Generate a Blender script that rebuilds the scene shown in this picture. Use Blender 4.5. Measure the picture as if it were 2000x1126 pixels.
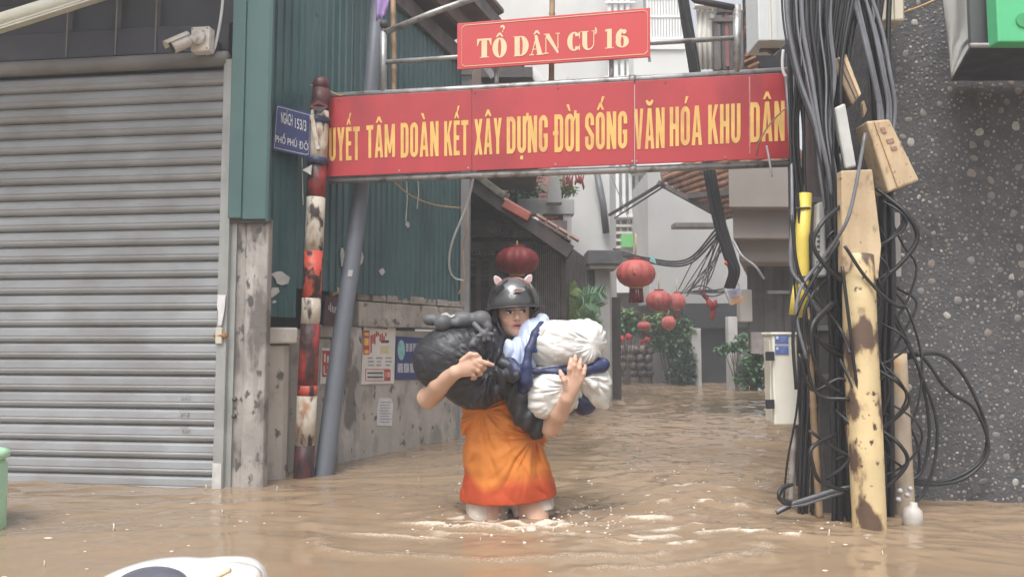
import bpy, bmesh, math, random
import numpy as np
from mathutils import Vector, Matrix
for _o in list(bpy.data.objects): bpy.data.objects.remove(_o)
S = bpy.context.scene
COL = S.collection
rnd = random.Random(7)

# ------------------------------------------------------------------ camera, sky, sun, exposure
FPX = 1450.0; CAMZ = 0.77; PITCH = math.radians(4.02)
cd = bpy.data.cameras.new("camera"); cam = bpy.data.objects.new("camera", cd); COL.objects.link(cam)
cd.sensor_width = 36.0; cd.lens = FPX / 2000 * 36.0; cd.clip_end = 500; cd.clip_start = 0.05
cam.location = (0, 0, CAMZ); cam.rotation_euler = (math.pi/2 + PITCH, 0, 0)
cd.dof.use_dof = True; cd.dof.focus_distance = 3.6; cd.dof.aperture_fstop = 5.6
S.camera = cam
SUN_EL = math.radians(62); SUN_AZ = math.radians(200)
w = bpy.data.worlds.new("World"); S.world = w; w.use_nodes = True
nt = w.node_tree; bg = nt.nodes["Background"]
sky = nt.nodes.new("ShaderNodeTexSky"); sky.sky_type = 'NISHITA'; sky.sun_disc = False
sky.sun_elevation = SUN_EL; sky.sun_rotation = SUN_AZ; sky.air_density = 1.0; sky.dust_density = 5.0; sky.ozone_density = 1.0
hs = nt.nodes.new("ShaderNodeHueSaturation"); hs.inputs['Saturation'].default_value = 0.18
nt.links.new(sky.outputs[0], hs.inputs['Color']); nt.links.new(hs.outputs[0], bg.inputs[0])
bg.inputs[1].default_value = 0.15
sd = bpy.data.lights.new("sun", 'SUN'); sd.energy = 1.2; sd.angle = math.radians(25); sd.color = (1, .97, .93)
sun = bpy.data.objects.new("sun", sd); COL.objects.link(sun)
_sd = Vector((math.sin(SUN_AZ)*math.cos(SUN_EL), math.cos(SUN_AZ)*math.cos(SUN_EL), math.sin(SUN_EL)))
sun.rotation_euler = _sd.to_track_quat('Z', 'Y').to_euler(); sun.location = (0, -3, 12)
vs = S.view_settings; vs.view_transform = 'Standard'; vs.look = 'None'; vs.gamma = 1; vs.exposure = 0.82
S.render.resolution_x = 1024; S.render.resolution_y = 576

# ------------------------------------------------------------------ helpers
cT, sT = math.cos(PITCH), math.sin(PITCH)
def ray(px, py):
    u = (px-1000)/FPX; v = (563-py)/FPX
    return Vector((u, cT - v*sT, sT + v*cT))
def at(px, py, Y):
    r = ray(px, py); k = Y/r.y
    return Vector((r.x*k, Y, CAMZ + r.z*k))
def on_plane(px, py, pl):
    P, n = pl; r = ray(px, py); O = Vector((0, 0, CAMZ))
    k = (P-O).dot(n)/r.dot(n)
    return O + r*k
def mm(px, Y): return px*Y/FPX       # pixels at depth Y -> metres

def wloc(o):
    v = Vector((0, 0, 0))
    while o is not None:
        v = v + Vector(o.location); o = o.parent
    return v
def tag(o, label=None, cat=None, group=None, kind=None):
    if label: o['label'] = label
    if cat: o['category'] = cat
    if group: o['group'] = group
    if kind: o['kind'] = kind
    return o
def thing(name, label, cat, loc, group=None):
    o = bpy.data.objects.new(name, None); COL.objects.link(o); o.location = loc; o.empty_display_size = .05
    return tag(o, label, cat, group)
def link_mesh(name, me, m, parent, V, smooth):
    if smooth: me.polygons.foreach_set('use_smooth', [True]*len(me.polygons))
    o = bpy.data.objects.new(name, me); COL.objects.link(o)
    if m is not None: me.materials.append(m)
    if parent is not None: o.parent = parent
    else: o.location = V
    me.update()
    return o
def mesh_obj(name, verts, faces, m, parent=None, smooth=False, origin=None):
    A = np.array([tuple(v) for v in verts], dtype=np.float64)
    if parent is not None: V = wloc(parent)
    elif origin is not None: V = Vector(origin)
    else: V = Vector(((A[:, 0].min()+A[:, 0].max())/2, (A[:, 1].min()+A[:, 1].max())/2, A[:, 2].min()))
    A = A - np.array(V)
    me = bpy.data.meshes.new(name); me.from_pydata(A.tolist(), [], faces)
    return link_mesh(name, me, m, parent, V, smooth)
def np_obj(name, A, Q, m, parent=None, smooth=True, origin=None):
    A = np.asarray(A, dtype=np.float64); Q = np.asarray(Q, dtype=np.int32)
    if parent is not None: V = wloc(parent)
    elif origin is not None: V = Vector(origin)
    else: V = Vector(((A[:, 0].min()+A[:, 0].max())/2, (A[:, 1].min()+A[:, 1].max())/2, A[:, 2].min()))
    A = A - np.array(V)
    k = Q.shape[1]; me = bpy.data.meshes.new(name)
    me.vertices.add(len(A)); me.vertices.foreach_set('co', A.astype(np.float32).ravel())
    me.loops.add(Q.size); me.loops.foreach_set('vertex_index', Q.ravel())
    me.polygons.add(len(Q)); me.polygons.foreach_set('loop_start', np.arange(0, Q.size, k, dtype=np.int32))
    me.polygons.foreach_set('loop_total', np.full(len(Q), k, dtype=np.int32)); me.update(calc_edges=True)
    return link_mesh(name, me, m, parent, V, smooth)
def set_col(o, C, attr='Col'):
    a = o.data.attributes.new(attr, 'FLOAT_COLOR', 'POINT')
    C = np.asarray(C, dtype=np.float32)
    if C.shape[1] == 3: C = np.hstack([C, np.ones((len(C), 1), np.float32)])
    a.data.foreach_set('color', C.ravel())
def copy_part(o, parent, delta):
    c = o.copy(); COL.objects.link(c); c.parent = parent; c.location = Vector(o.location) + Vector(delta); return c

def catmull(P, n=8):
    P = [Vector(p) for p in P]
    if len(P) < 3: return P
    Q = [P[0]*2-P[1]] + P + [P[-1]*2-P[-2]]; out = []
    for i in range(1, len(Q)-2):
        for j in range(n):
            t = j/n; a, b, c, d = Q[i-1], Q[i], Q[i+1], Q[i+2]
            out.append(.5*((2*b)+(c-a)*t+(2*a-5*b+4*c-d)*t*t+(3*b-a-3*c+d)*t**3))
    out.append(P[-1]); return out

class MB:
    def __init__(s): s.v = []; s.f = []
    def add(s, V, F):
        b = len(s.v); s.v += [Vector(x) for x in V]; s.f += [[i+b for i in f] for f in F]; return s
    def box(s, lo, hi):
        x0, y0, z0 = lo; x1, y1, z1 = hi
        return s.add([(x0,y0,z0),(x1,y0,z0),(x1,y1,z0),(x0,y1,z0),(x0,y0,z1),(x1,y0,z1),(x1,y1,z1),(x0,y1,z1)],
              [(0,3,2,1),(4,5,6,7),(0,1,5,4),(1,2,6,5),(2,3,7,6),(3,0,4,7)])
    def obox(s, c, ax, ay, az, sx, sy, sz):
        c = Vector(c); ax = Vector(ax).normalized()*sx/2; ay = Vector(ay).normalized()*sy/2; az = Vector(az).normalized()*sz/2
        V = [c+i*ax+j*ay+k*az for k in (-1, 1) for (i, j) in ((-1,-1),(1,-1),(1,1),(-1,1))]
        return s.add(V, [(0,3,2,1),(4,5,6,7),(0,1,5,4),(1,2,6,5),(2,3,7,6),(3,0,4,7)])
    def bar(s, a, b, wx, wy, up=(0, 0, 1)):
        a = Vector(a); b = Vector(b); d = (b-a); L = d.length; d.normalize()
        u = Vector(up)
        if abs(u.dot(d)) > .95: u = Vector((0, 1, 0))
        sd = d.cross(u).normalized(); u2 = sd.cross(d)
        return s.obox((a+b)/2, d, sd, u2, L, wx, wy)
    def prism(s, pts, vec):
        pts = [Vector(p) for p in pts]; vec = Vector(vec); n = len(pts)
        V = pts + [p+vec for p in pts]
        F = [list(range(n))[::-1], list(range(n, 2*n))] + [[i, (i+1) % n, n+(i+1) % n, n+i] for i in range(n)]
        return s.add(V, F)
    def tube(s, path, r, n=8, cap=True):
        P = [Vector(p) for p in path]; m = len(P)
        R = r if isinstance(r, (list, tuple)) else [r]*m
        V = []; F = []; pu = None
        for i in range(m):
            d = (P[min(i+1, m-1)]-P[max(i-1, 0)])
            if d.length < 1e-9: d = Vector((0, 0, 1))
            d.normalize()
            if pu is None:
                pu = Vector((0, 0, 1)) if abs(d.z) < .9 else Vector((1, 0, 0))
            u = (pu - d*pu.dot(d)).normalized(); pu = u; v = d.cross(u)
            for k in range(n):
                a = 2*math.pi*k/n; V.append(P[i]+(u*math.cos(a)+v*math.sin(a))*R[i])
        for i in range(m-1):
            for k in range(n):
                F.append((i*n+k, i*n+(k+1) % n, (i+1)*n+(k+1) % n, (i+1)*n+k))
        if cap: F.append(list(range(n))[::-1]); F.append(list(range((m-1)*n, m*n)))
        return s.add(V, F)
    def lathe(s, c, prof, n=20, ax=(0, 0, 1), rib=0, ribn=0):
        c = Vector(c); az = Vector(ax).normalized(); q = az.to_track_quat('Z', 'Y').to_matrix()
        V = []; F = []
        for (r, z) in prof:
            for k in range(n):
                a = 2*math.pi*k/n; rr = r*(1+rib*(abs(math.cos(ribn*a/2))-.6)) if rib else r
                V.append(c+q@Vector((rr*math.cos(a), rr*math.sin(a), z)))
        m = len(prof)
        for i in range(m-1):
            for k in range(n): F.append((i*n+k, i*n+(k+1) % n, (i+1)*n+(k+1) % n, (i+1)*n+k))
        F.append(list(range(n))[::-1]); F.append(list(range((m-1)*n, m*n)))
        return s.add(V, F)
    def sphere(s, c, r, n=10, sq=(1, 1, 1)):
        c = Vector(c); V = []; F = []; m = n//2+1
        for i in range(m+1):
            t = math.pi*i/m
            for k in range(n):
                a = 2*math.pi*k/n
                V.append(c+Vector((r*sq[0]*math.sin(t)*math.cos(a), r*sq[1]*math.sin(t)*math.sin(a), r*sq[2]*math.cos(t))))
        for i in range(m):
            for k in range(n): F.append(((i+1)*n+k, (i+1)*n+(k+1) % n, i*n+(k+1) % n, i*n+k))
        return s.add(V, F)
    def build(s, name, m, parent=None, smooth=False, bev=0, origin=None):
        o = mesh_obj(name, s.v, s.f, m, parent, smooth, origin)
        if bev:
            b = o.modifiers.new('bevel', 'BEVEL'); b.width = bev; b.segments = 2; b.limit_method = 'ANGLE'
        return o

def base_of(*mbs):
    A = np.array([tuple(v) for mb in mbs for v in mb.v])
    return Vector(((A[:,0].min()+A[:,0].max())/2, (A[:,1].min()+A[:,1].max())/2, A[:,2].min()))

# ------------------------------------------------------------------ materials
MATS = {}
def M(name, col, rough=.6, var=.18, vsc=5, bump=.1, bs=70, metal=0, spec=.5, streak=0, stc=(.03,.028,.025), ssc=(14, 14, .9),
      patches=(), coat=0, attr=None, alpha=1, trans=0):
    if name in MATS: return MATS[name]
    m = bpy.data.materials.new(name); m.use_nodes = True; t = m.node_tree; N = t.nodes; L = t.links
    b = N["Principled BSDF"]; b.inputs['Roughness'].default_value = rough; b.inputs['Metallic'].default_value = metal
    b.inputs['Specular IOR Level'].default_value = spec
    if coat == 1.0: b.inputs['Coat IOR'].default_value = 2.3
    if coat: b.inputs['Coat Weight'].default_value = coat; b.inputs['Coat Roughness'].default_value = .06
    if trans: b.inputs['Transmission Weight'].default_value = trans
    if alpha < 1: b.inputs['Alpha'].default_value = alpha
    g = N.new('ShaderNodeNewGeometry'); pos = g.outputs['Position']
    def noise(scale, det=4, vec=None, sc=None):
        n = N.new('ShaderNodeTexNoise'); n.inputs['Scale'].default_value = scale; n.inputs['Detail'].default_value = det
        v = pos
        if sc is not None:
            mp = N.new('ShaderNodeMapping'); mp.inputs['Scale'].default_value = sc; L.new(v, mp.inputs[0]); v = mp.outputs[0]
        L.new(v, n.inputs['Vector']); return n.outputs['Fac']
    def mix(fac, a, bcol, blend='MIX'):
        x = N.new('ShaderNodeMix'); x.data_type = 'RGBA'; x.blend_type = blend
        if isinstance(fac, (int, float)): x.inputs['Factor'].default_value = fac
        else: L.new(fac, x.inputs['Factor'])
        for sock, val in ((6, a), (7, bcol)):
            if isinstance(val, tuple): x.inputs[sock].default_value = (*val[:3], 1)
            else: L.new(val, x.inputs[sock])
        return x.outputs[2]
    def ramp(fac, lo, hi):
        r = N.new('ShaderNodeMapRange'); r.inputs['From Min'].default_value = lo; r.inputs['From Max'].default_value = hi; r.clamp = True
        L.new(fac, r.inputs['Value']); return r.outputs[0]
    if attr:
        a = N.new('ShaderNodeAttribute'); a.attribute_name = attr; c = a.outputs['Color']
        f = ramp(noise(vsc), .3, .7); c = mix(f, mix(1.0, c, (1-var,)*3, 'MULTIPLY'), c)
    else:
        f = ramp(noise(vsc), .3, .7)
        c = mix(f, tuple(x*(1-var) for x in col), tuple(min(1, x*(1+var)) for x in col))
    for (pc, psc, thr, soft, st) in patches:
        c = mix(ramp(noise(psc, 6, sc=st), thr-soft, thr+soft), c, pc)
    if streak:
        f2 = ramp(noise(1.0, 5, sc=ssc), .45, .75)
        mu = N.new('ShaderNodeMath'); mu.operation = 'MULTIPLY'; mu.inputs[1].default_value = streak; L.new(f2, mu.inputs[0])
        c = mix(mu.outputs[0], c, stc)
    L.new(c, b.inputs['Base Color'])
    if bump:
        bn = N.new('ShaderNodeBump'); bn.inputs['Strength'].default_value = bump; bn.inputs['Distance'].default_value = .01
        L.new(noise(bs, 5), bn.inputs['Height']); L.new(bn.outputs[0], b.inputs['Normal'])
    rr = ramp(noise(vsc*2.3), .25, .8)
    mr = N.new('ShaderNodeMapRange'); mr.inputs['To Min'].default_value = max(.02, rough*.75); mr.inputs['To Max'].default_value = min(1, rough*1.25)
    L.new(rr, mr.inputs['Value']); L.new(mr.outputs[0], b.inputs['Roughness'])
    MATS[name] = m; return m

galv = M('galvanised_slat', (.315,.322,.332), .45, .14, 2.2, .08, 90, metal=.25, streak=.25, stc=(.17,.16,.145), ssc=(3, 3, 1.2), patches=(((.24,.235,.23), 2.6, .58, .12, (1,1,2.5)),))
galvd = M('galvanised_rail', (.36,.37,.36), .5, .2, 5, .15, 60, metal=.2, streak=.4, stc=(.15,.13,.11))
steel = M('dull_steel_pipe', (.36,.36,.36), .42, .22, 9, .15, 80, metal=.45, patches=(((.17,.14,.12), 14, .6, .08, (1,1,1)),))
darksteel = M('dark_steel', (.07,.065,.07), .5, .25, 9, .15, 80, metal=.3)
concrete = M('peeling_concrete', (.40,.37,.345), .85, .22, 4, .5, 26, streak=.75, stc=(.14,.125,.115), ssc=(9, 9, .7),
             patches=(((.50,.47,.44), 7, .57, .03, (1,1,.4)), ((.17,.15,.14), 9, .57, .04, (1,1,.35)), ((.10,.09,.085), 19, .63, .03, (1,1,.6))))
plaster = M('stained_plaster', (.46,.425,.38), .85, .16, 3, .35, 30, streak=.35, stc=(.2,.18,.16), ssc=(7, 7, .6),
            patches=(((.29,.265,.24), 6, .57, .06, (1,1,.6)), ((.12,.105,.095), 14, .645, .03, (1,1,.7))))
plasterd = M('old_stone', (.38,.345,.31), .9, .25, 6, .5, 30, streak=.3, patches=(((.13,.12,.11), 14, .62, .05, (1,1,1)),))
brickm = M('mortared_brick', (.36,.32,.285), .9, .25, 9, .5, 40, patches=(((.2,.17,.15), 12, .6, .06, (1,1,1)),))
green = M('green_painted_sheet', (.055,.122,.13), .36, .14, 3, .05, 50, streak=.25, stc=(.15,.2,.2), ssc=(10, 10, .5),
          patches=(((.025,.06,.068), 3, .64, .12, (1,1,.4)),))
greenf = M('green_flashing', (.085,.165,.158), .4, .12, 3, .05, 50, streak=.15, stc=(.03,.07,.07), ssc=(10, 10, .5))
peel = M('peeled_paper', (.55,.55,.53), .9, .15, 20, .2, 60)
fascia = M('dark_fascia', (.055,.055,.066), .6, .2, 2.5, .1, 60, streak=.2, stc=(.13,.13,.13), ssc=(5, 5, .5))
grimy = M('grimy_lintel', (.2,.19,.185), .6, .2, 4, .15, 60, metal=.1)
canvas = M('rolled_canvas', (.52,.51,.43), .8, .12, 5, .2, 60)
cream = M('cream_plastic', (.62,.58,.47), .45, .1, 5, .05, 60, streak=.12, stc=(.3,.25,.17))
whitep = M('white_plastic', (.74,.74,.70), .4, .06, 5, .04, 60)
camw = M('aged_white_housing', (.62,.58,.53), .5, .14, 16, .1, 60, patches=(((.25,.2,.17), 22, .66, .06, (1,1,1)),))
black = M('black_rubber', (.018,.018,.02), .42, .2, 12, .1, 90)
greyc = M('grey_sheen_cable', (.16,.165,.185), .33, .2, 9, .05, 90)  # lighter grey-blue paints a sheen into the upper strands
whitec = M('white_cable_sheath', (.6,.6,.6), .45, .1, 9, .05, 90)
orangec = M('tan_cord', (.5,.34,.17), .7, .15, 9, .1, 90)
redpaint = M('red_pole_paint', (.34,.035,.035), .5, .3, 8, .4, 40,
             patches=(((.045,.02,.02), 9, .50, .05, (1,1,.45)), ((.14,.05,.03), 28, .60, .05, (1,1,1))))
brightred = M('bright_red_pole_paint', (.62,.09,.06), .5, .2, 8, .3, 40,
             patches=(((.04,.022,.02), 14, .53, .03, (1,1,.6)), ((.3,.1,.05), 26, .62, .04, (1,1,1))))
maroon = M('maroon_pole_paint', (.10,.028,.032), .5, .3, 8, .3, 40, patches=(((.03,.02,.02), 15, .55, .05, (1,1,.6)),))
whitepaint = M('white_pole_paint', (.6,.54,.45), .55, .14, 8, .3, 40,
             patches=(((.05,.03,.025), 12, .585, .03, (1,1,.5)), ((.32,.16,.08), 16, .62, .08, (1,1,.5))))
slatepipe = M('slate_grey_pipe', (.15,.165,.195), .5, .1, 5, .1, 60, streak=.2, stc=(.08,.08,.09))
signred = M('red_sign_enamel', (.44,.04,.048), .42, .10, 2.2, .06, 40, patches=(((.30,.03,.04), 3.5, .62, .12, (1,1,.5)),))
signred2 = M('bright_red_sign_enamel', (.55,.055,.06), .42, .07, 2.0, .06, 40)
letter = M('yellow_lettering', (.72,.45,.13), .6, .12, 12, 0, patches=(((.52,.27,.12), 9, .66, .1, (1,1,.4)),))
letterc = M('cream_lettering', (.76,.58,.36), .6, .06, 12, 0)
blue = M('blue_enamel', (.035,.05,.17), .45, .12, 6, .05, 60)
whitel = M('white_lettering', (.68,.68,.66), .6, .08, 20, 0)
bamboo = M('bamboo_cane', (.33,.22,.13), .6, .25, 12, .2, 60, streak=.3)
purple = M('violet_cloth', (.38,.26,.55), .8, .1, 10, .2, 60)
paper = M('white_paper', (.68,.67,.68), .85, .08, 14, .15, 50)
posterm = M('poster_white', (.70,.675,.64), .7, .08, 9, .1, 50)
redprint = M('red_print', (.5,.06,.05), .7, .2, 25, 0)
yelprint = M('yellow_print', (.75,.5,.1), .7, .1, 25, 0)
darkprint = M('dark_print', (.1,.09,.09), .7, .3, 30, 0)
greyprint = M('grey_print', (.34,.34,.36), .7, .3, 30, 0)
aquaprint = M('aqua_print', (.25,.5,.5), .7, .2, 30, 0)
darkwood = M('dark_timber', (.07,.06,.058), .7, .3, 7, .3, 50)
midwood = M('weathered_timber', (.13,.11,.105), .8, .3, 7, .4, 50, streak=.3)
brownw = M('brown_board', (.17,.12,.105), .75, .2, 4, .2, 40)
palewall = M('pale_render', (.60,.60,.58), .85, .06, 1.2, .15, 30, streak=.18, stc=(.36,.36,.35), ssc=(3, 3, .25))
greywall = M('grey_render', (.38,.38,.375), .85, .07, 1.5, .15, 30, streak=.2, stc=(.3,.3,.29), ssc=(3, 3, .25))
lightwall = M('light_panel', (.70,.70,.70), .8, .05, 1.5, .1, 30)
whitemetal = M('white_painted_bar', (.78,.78,.76), .5, .06, 6, .05, 50)
bluebar = M('blue_painted_frame', (.08,.2,.36), .5, .1, 6, .05, 50)
greenbox = M('lime_green_panel', (.16,.5,.15), .6, .08, 6, .05, 50)
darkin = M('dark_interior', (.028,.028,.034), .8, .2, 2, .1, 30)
terr = M('terracotta_tile', (.40,.21,.135), .8, .3, 16, .3, 60, patches=(((.13,.09,.075), 10, .6, .08, (1,1,1)),))
redtile = M('red_ridge_tile', (.40,.12,.09), .7, .2, 12, .25, 60)
browntile = M('brown_scale_tile', (.17,.085,.07), .8, .35, 22, .4, 60)
pinktile = M('pinkish_tile_edge', (.52,.35,.31), .8, .2, 22, .3, 60)
beigeslab = M('beige_slab', (.31,.275,.25), .85, .08, 2, .15, 40, streak=.2, stc=(.2,.18,.16), ssc=(4, 4, .4))
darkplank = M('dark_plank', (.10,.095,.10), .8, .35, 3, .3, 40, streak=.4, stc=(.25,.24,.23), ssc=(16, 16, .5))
colm = M('pale_column', (.42,.41,.40), .85, .12, 4, .2, 40, streak=.3, stc=(.2,.2,.19))
stonem = M('brown_rubble', (.19,.15,.14), .9, .3, 5, .5, 20)
lanternred = M('red_lantern_silk', (.46,.10,.09), .6, .14, 9, .1, 80)
lanterndark = M('dark_red_lantern_silk', (.20,.018,.02), .55, .2, 9, .1, 80)
gold = M('gold_trim', (.55,.36,.14), .5, .2, 20, .1, 80)
tassel = M('dark_red_tassel', (.2,.035,.04), .8, .3, 40, .2, 90)
cream_pole = M('flaking_cream_paint', (.66,.52,.29), .55, .12, 5, .3, 30,
    patches=(((.46,.31,.16), 9, .56, .1, (1,1,.5)), ((.12,.075,.05), 9, .545, .03, (1,1,.5)), ((.075,.05,.035), 30, .66, .03, (1,1,.8))))
tan_box = M('tan_meter_box', (.58,.45,.29), .55, .16, 5, .2, 40, streak=.55, stc=(.36,.2,.09), ssc=(16, 16, 1.2), patches=(((.3,.2,.12), 18, .62, .05, (1,1,.6)), ((.12,.09,.07), 40, .68, .03, (1,1,1))))
yellowp = M('yellow_conduit', (.78,.62,.12), .45, .08, 9, .05, 60)
postdark = M('dark_concrete_post', (.135,.125,.13), .8, .2, 5, .3, 30, streak=.3)
pebm = M('pebble_wall_mortar', (.078,.077,.083), .75, .3, 4, .7, 55, patches=(((.1,.095,.095), 16, .55, .08, (1,1,1)),))
PEB = [M('pebble_stone_%s' % k, c, .6, .2, 30, .15, 90) for k, c in
       (('white', (.38,.37,.35)), ('tan', (.24,.215,.19)), ('grey', (.21,.205,.20)), ('charcoal', (.12,.115,.118)))]
slatebox = M('slate_metal_tray', (.042,.05,.068), .5, .15, 4, .1, 40)
signgreen = M('green_sign_face', (.10,.52,.24), .5, .05, 4, .03, 40)
tarp = M('grey_white_tarpaulin', (.45,.45,.43), .6, .1, 4, .2, 20)
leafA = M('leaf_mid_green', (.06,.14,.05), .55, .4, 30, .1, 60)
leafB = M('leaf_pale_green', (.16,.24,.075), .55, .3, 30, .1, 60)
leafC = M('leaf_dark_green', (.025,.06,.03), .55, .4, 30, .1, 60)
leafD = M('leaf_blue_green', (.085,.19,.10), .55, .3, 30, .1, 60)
twig = M('twig_bark', (.09,.07,.055), .85, .3, 30, .3, 60)

# ------------------------------------------------------------------ signed-distance modelling (for soft bodies and cloth)
def _hash(i, j, k):
    n = (i*374761393 + j*668265263 + k*2147483647 + 1013904223).astype(np.int64) & 0xffffffff
    n = ((n ^ (n >> 13))*1274126177) & 0xffffffff
    return ((n ^ (n >> 16)) & 0xffff).astype(np.float32)/65535.0
def vnoise(x, y, z):
    x, y, z = np.broadcast_arrays(x, y, z)
    xi, yi, zi = np.floor(x).astype(np.int64), np.floor(y).astype(np.int64), np.floor(z).astype(np.int64)
    fx, fy, fz = (x-xi), (y-yi), (z-zi)
    fx = fx*fx*(3-2*fx); fy = fy*fy*(3-2*fy); fz = fz*fz*(3-2*fz)
    r = 0
    for a in (0, 1):
        for b in (0, 1):
            for c in (0, 1):
                r = r + _hash(xi+a, yi+b, zi+c)*(fx if a else 1-fx)*(fy if b else 1-fy)*(fz if c else 1-fz)
    return r*2-1
class Vol:
    def __init__(s, lo, hi, h):
        s.lo = np.array(lo, float); s.h = h
        s.n = np.ceil((np.array(hi, float)-s.lo)/h).astype(int)+1
        s.D = np.full(s.n, .2, np.float32)
    def blk(s, lo, hi, pad):
        a = np.clip(np.floor((np.array(lo)-pad-s.lo)/s.h).astype(int), 0, s.n)
        b = np.clip(np.ceil((np.array(hi)+pad-s.lo)/s.h).astype(int)+1, 0, s.n)
        ax = [(s.lo[i]+s.h*np.arange(a[i], b[i])).astype(np.float32) for i in range(3)]
        return tuple(slice(a[i], b[i]) for i in range(3)), ax[0][:, None, None], ax[1][None, :, None], ax[2][None, None, :]
    def _mix(s, sl, d, k, sub):
        D = s.D[sl]
        if sub:
            d = -d; h = np.maximum(k-np.abs(D-d), 0)/k; s.D[sl] = np.maximum(D, d)+h*h*k*.25
        else:
            h = np.maximum(k-np.abs(D-d), 0)/k; s.D[sl] = np.minimum(D, d)-h*h*k*.25
    def cap(s, a, b, ra, rb=None, k=.02, sub=False):
        rb = ra if rb is None else rb; a = np.array(a, float); b = np.array(b, float)
        lo = np.minimum(a-ra, b-rb); hi = np.maximum(a+ra, b+rb)
        sl, X, Y, Z = s.blk(lo, hi, k+.02); ba = b-a; L = max(float(ba@ba), 1e-9)
        px, py, pz = X-a[0], Y-a[1], Z-a[2]
        t = np.clip((px*ba[0]+py*ba[1]+pz*ba[2])/L, 0, 1)
        d = np.sqrt((px-t*ba[0])**2+(py-t*ba[1])**2+(pz-t*ba[2])**2)-(ra+(rb-ra)*t)
        s._mix(sl, d.astype(np.float32), k, sub)
    def chain(s, P, R, k=.02):
        for i in range(len(P)-1): s.cap(P[i], P[i+1], R[i], R[i+1], k)
    def ell(s, c, r, k=.02, R=None, sub=False):
        c = np.array(c, float); r = np.array(r, float); m = float(r.max())
        ext = np.full(3, m) if R is not None else r
        sl, X, Y, Z = s.blk(c-ext, c+ext, k+.02)
        px, py, pz = X-c[0], Y-c[1], Z-c[2]
        if R is not None:
            R = np.array(R); px, py, pz = (px*R[0,0]+py*R[1,0]+pz*R[2,0], px*R[0,1]+py*R[1,1]+pz*R[2,1], px*R[0,2]+py*R[1,2]+pz*R[2,2])
        k0 = np.sqrt((px/r[0])**2+(py/r[1])**2+(pz/r[2])**2); k1 = np.sqrt((px/r[0]**2)**2+(py/r[1]**2)**2+(pz/r[2]**2)**2)
        d = k0*(k0-1)/np.maximum(k1, 1e-6)
        s._mix(sl, d.astype(np.float32), k, sub)
    def warp(s, fn):
        sl = tuple(slice(0, n) for n in s.n)
        X, Y, Z = [(s.lo[i]+s.h*np.arange(s.n[i])).astype(np.float32) for i in range(3)]
        idx = np.argwhere(np.abs(s.D) < .045)
        x, y, z = X[idx[:, 0]], Y[idx[:, 1]], Z[idx[:, 2]]
        s.D[idx[:, 0], idx[:, 1], idx[:, 2]] += fn(x, y, z).astype(np.float32)
    def cut(s, P, n, k=.006):
        X, Y, Z = [(s.lo[i]+s.h*np.arange(s.n[i])).astype(np.float32) for i in range(3)]
        n = np.array(n, float); n /= np.linalg.norm(n)
        d = ((X-P[0])*n[0])[:, None, None]+((Y-P[1])*n[1])[None, :, None]+((Z-P[2])*n[2])[None, None, :]
        s.D = np.maximum(s.D, d.astype(np.float32))
    def mesh(s):
        D = s.D; S_ = D < 0; nx, ny, nz = D.shape
        c = np.zeros((nx-1, ny-1, nz-1), np.uint8)
        for a in (0, 1):
            for b in (0, 1):
                for e in (0, 1): c += S_[a:nx-1+a, b:ny-1+b, e:nz-1+e]
        act = (c > 0) & (c < 8); idx = np.argwhere(act); vid = np.full(act.shape, -1, np.int32); vid[act] = np.arange(len(idx))
        acc = np.zeros((len(idx), 3)); cnt = np.zeros(len(idx))
        cor = [(a, b, e) for a in (0, 1) for b in (0, 1) for e in (0, 1)]
        val = {q: D[idx[:, 0]+q[0], idx[:, 1]+q[1], idx[:, 2]+q[2]].astype(np.float64) for q in cor}
        for q in cor:
            for ax in range(3):
                if q[ax] == 0:
                    p = list(q); p[ax] = 1; p = tuple(p); va, vb = val[q], val[p]; cr = (va < 0) != (vb < 0)
                    t = np.where(cr, va/np.where(cr, va-vb, 1), 0)
                    for j in range(3): acc[:, j] += cr*(q[j]+t*(p[j]-q[j]))
                    cnt += cr
        V = s.lo+s.h*(idx+acc/cnt[:, None]); F = []
        def cells(I, o): return vid[I[:, 0]+o[0], I[:, 1]+o[1], I[:, 2]+o[2]]
        for ax, offs in ((0, ((0,-1,-1),(0,0,-1),(0,0,0),(0,-1,0))), (1, ((-1,0,-1),(-1,0,0),(0,0,0),(0,0,-1))), (2, ((-1,-1,0),(0,-1,0),(0,0,0),(-1,0,0)))):
            a = [slice(1, -1)]*3; b = [slice(1, -1)]*3; a[ax] = slice(0, -1); b[ax] = slice(1, None)
            A = S_[tuple(a)]; B = S_[tuple(b)]
            for flip, msk in ((False, A & ~B), (True, ~A & B)):
                I = np.argwhere(msk); I = I+np.array([0 if j == ax else 1 for j in range(3)])
                if len(I):
                    q = np.stack([cells(I, o) for o in offs], 1); F.append(q[:, ::-1] if flip else q)
        F = np.vstack(F); F = F[(F >= 0).all(1)]
        return V, F

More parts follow.
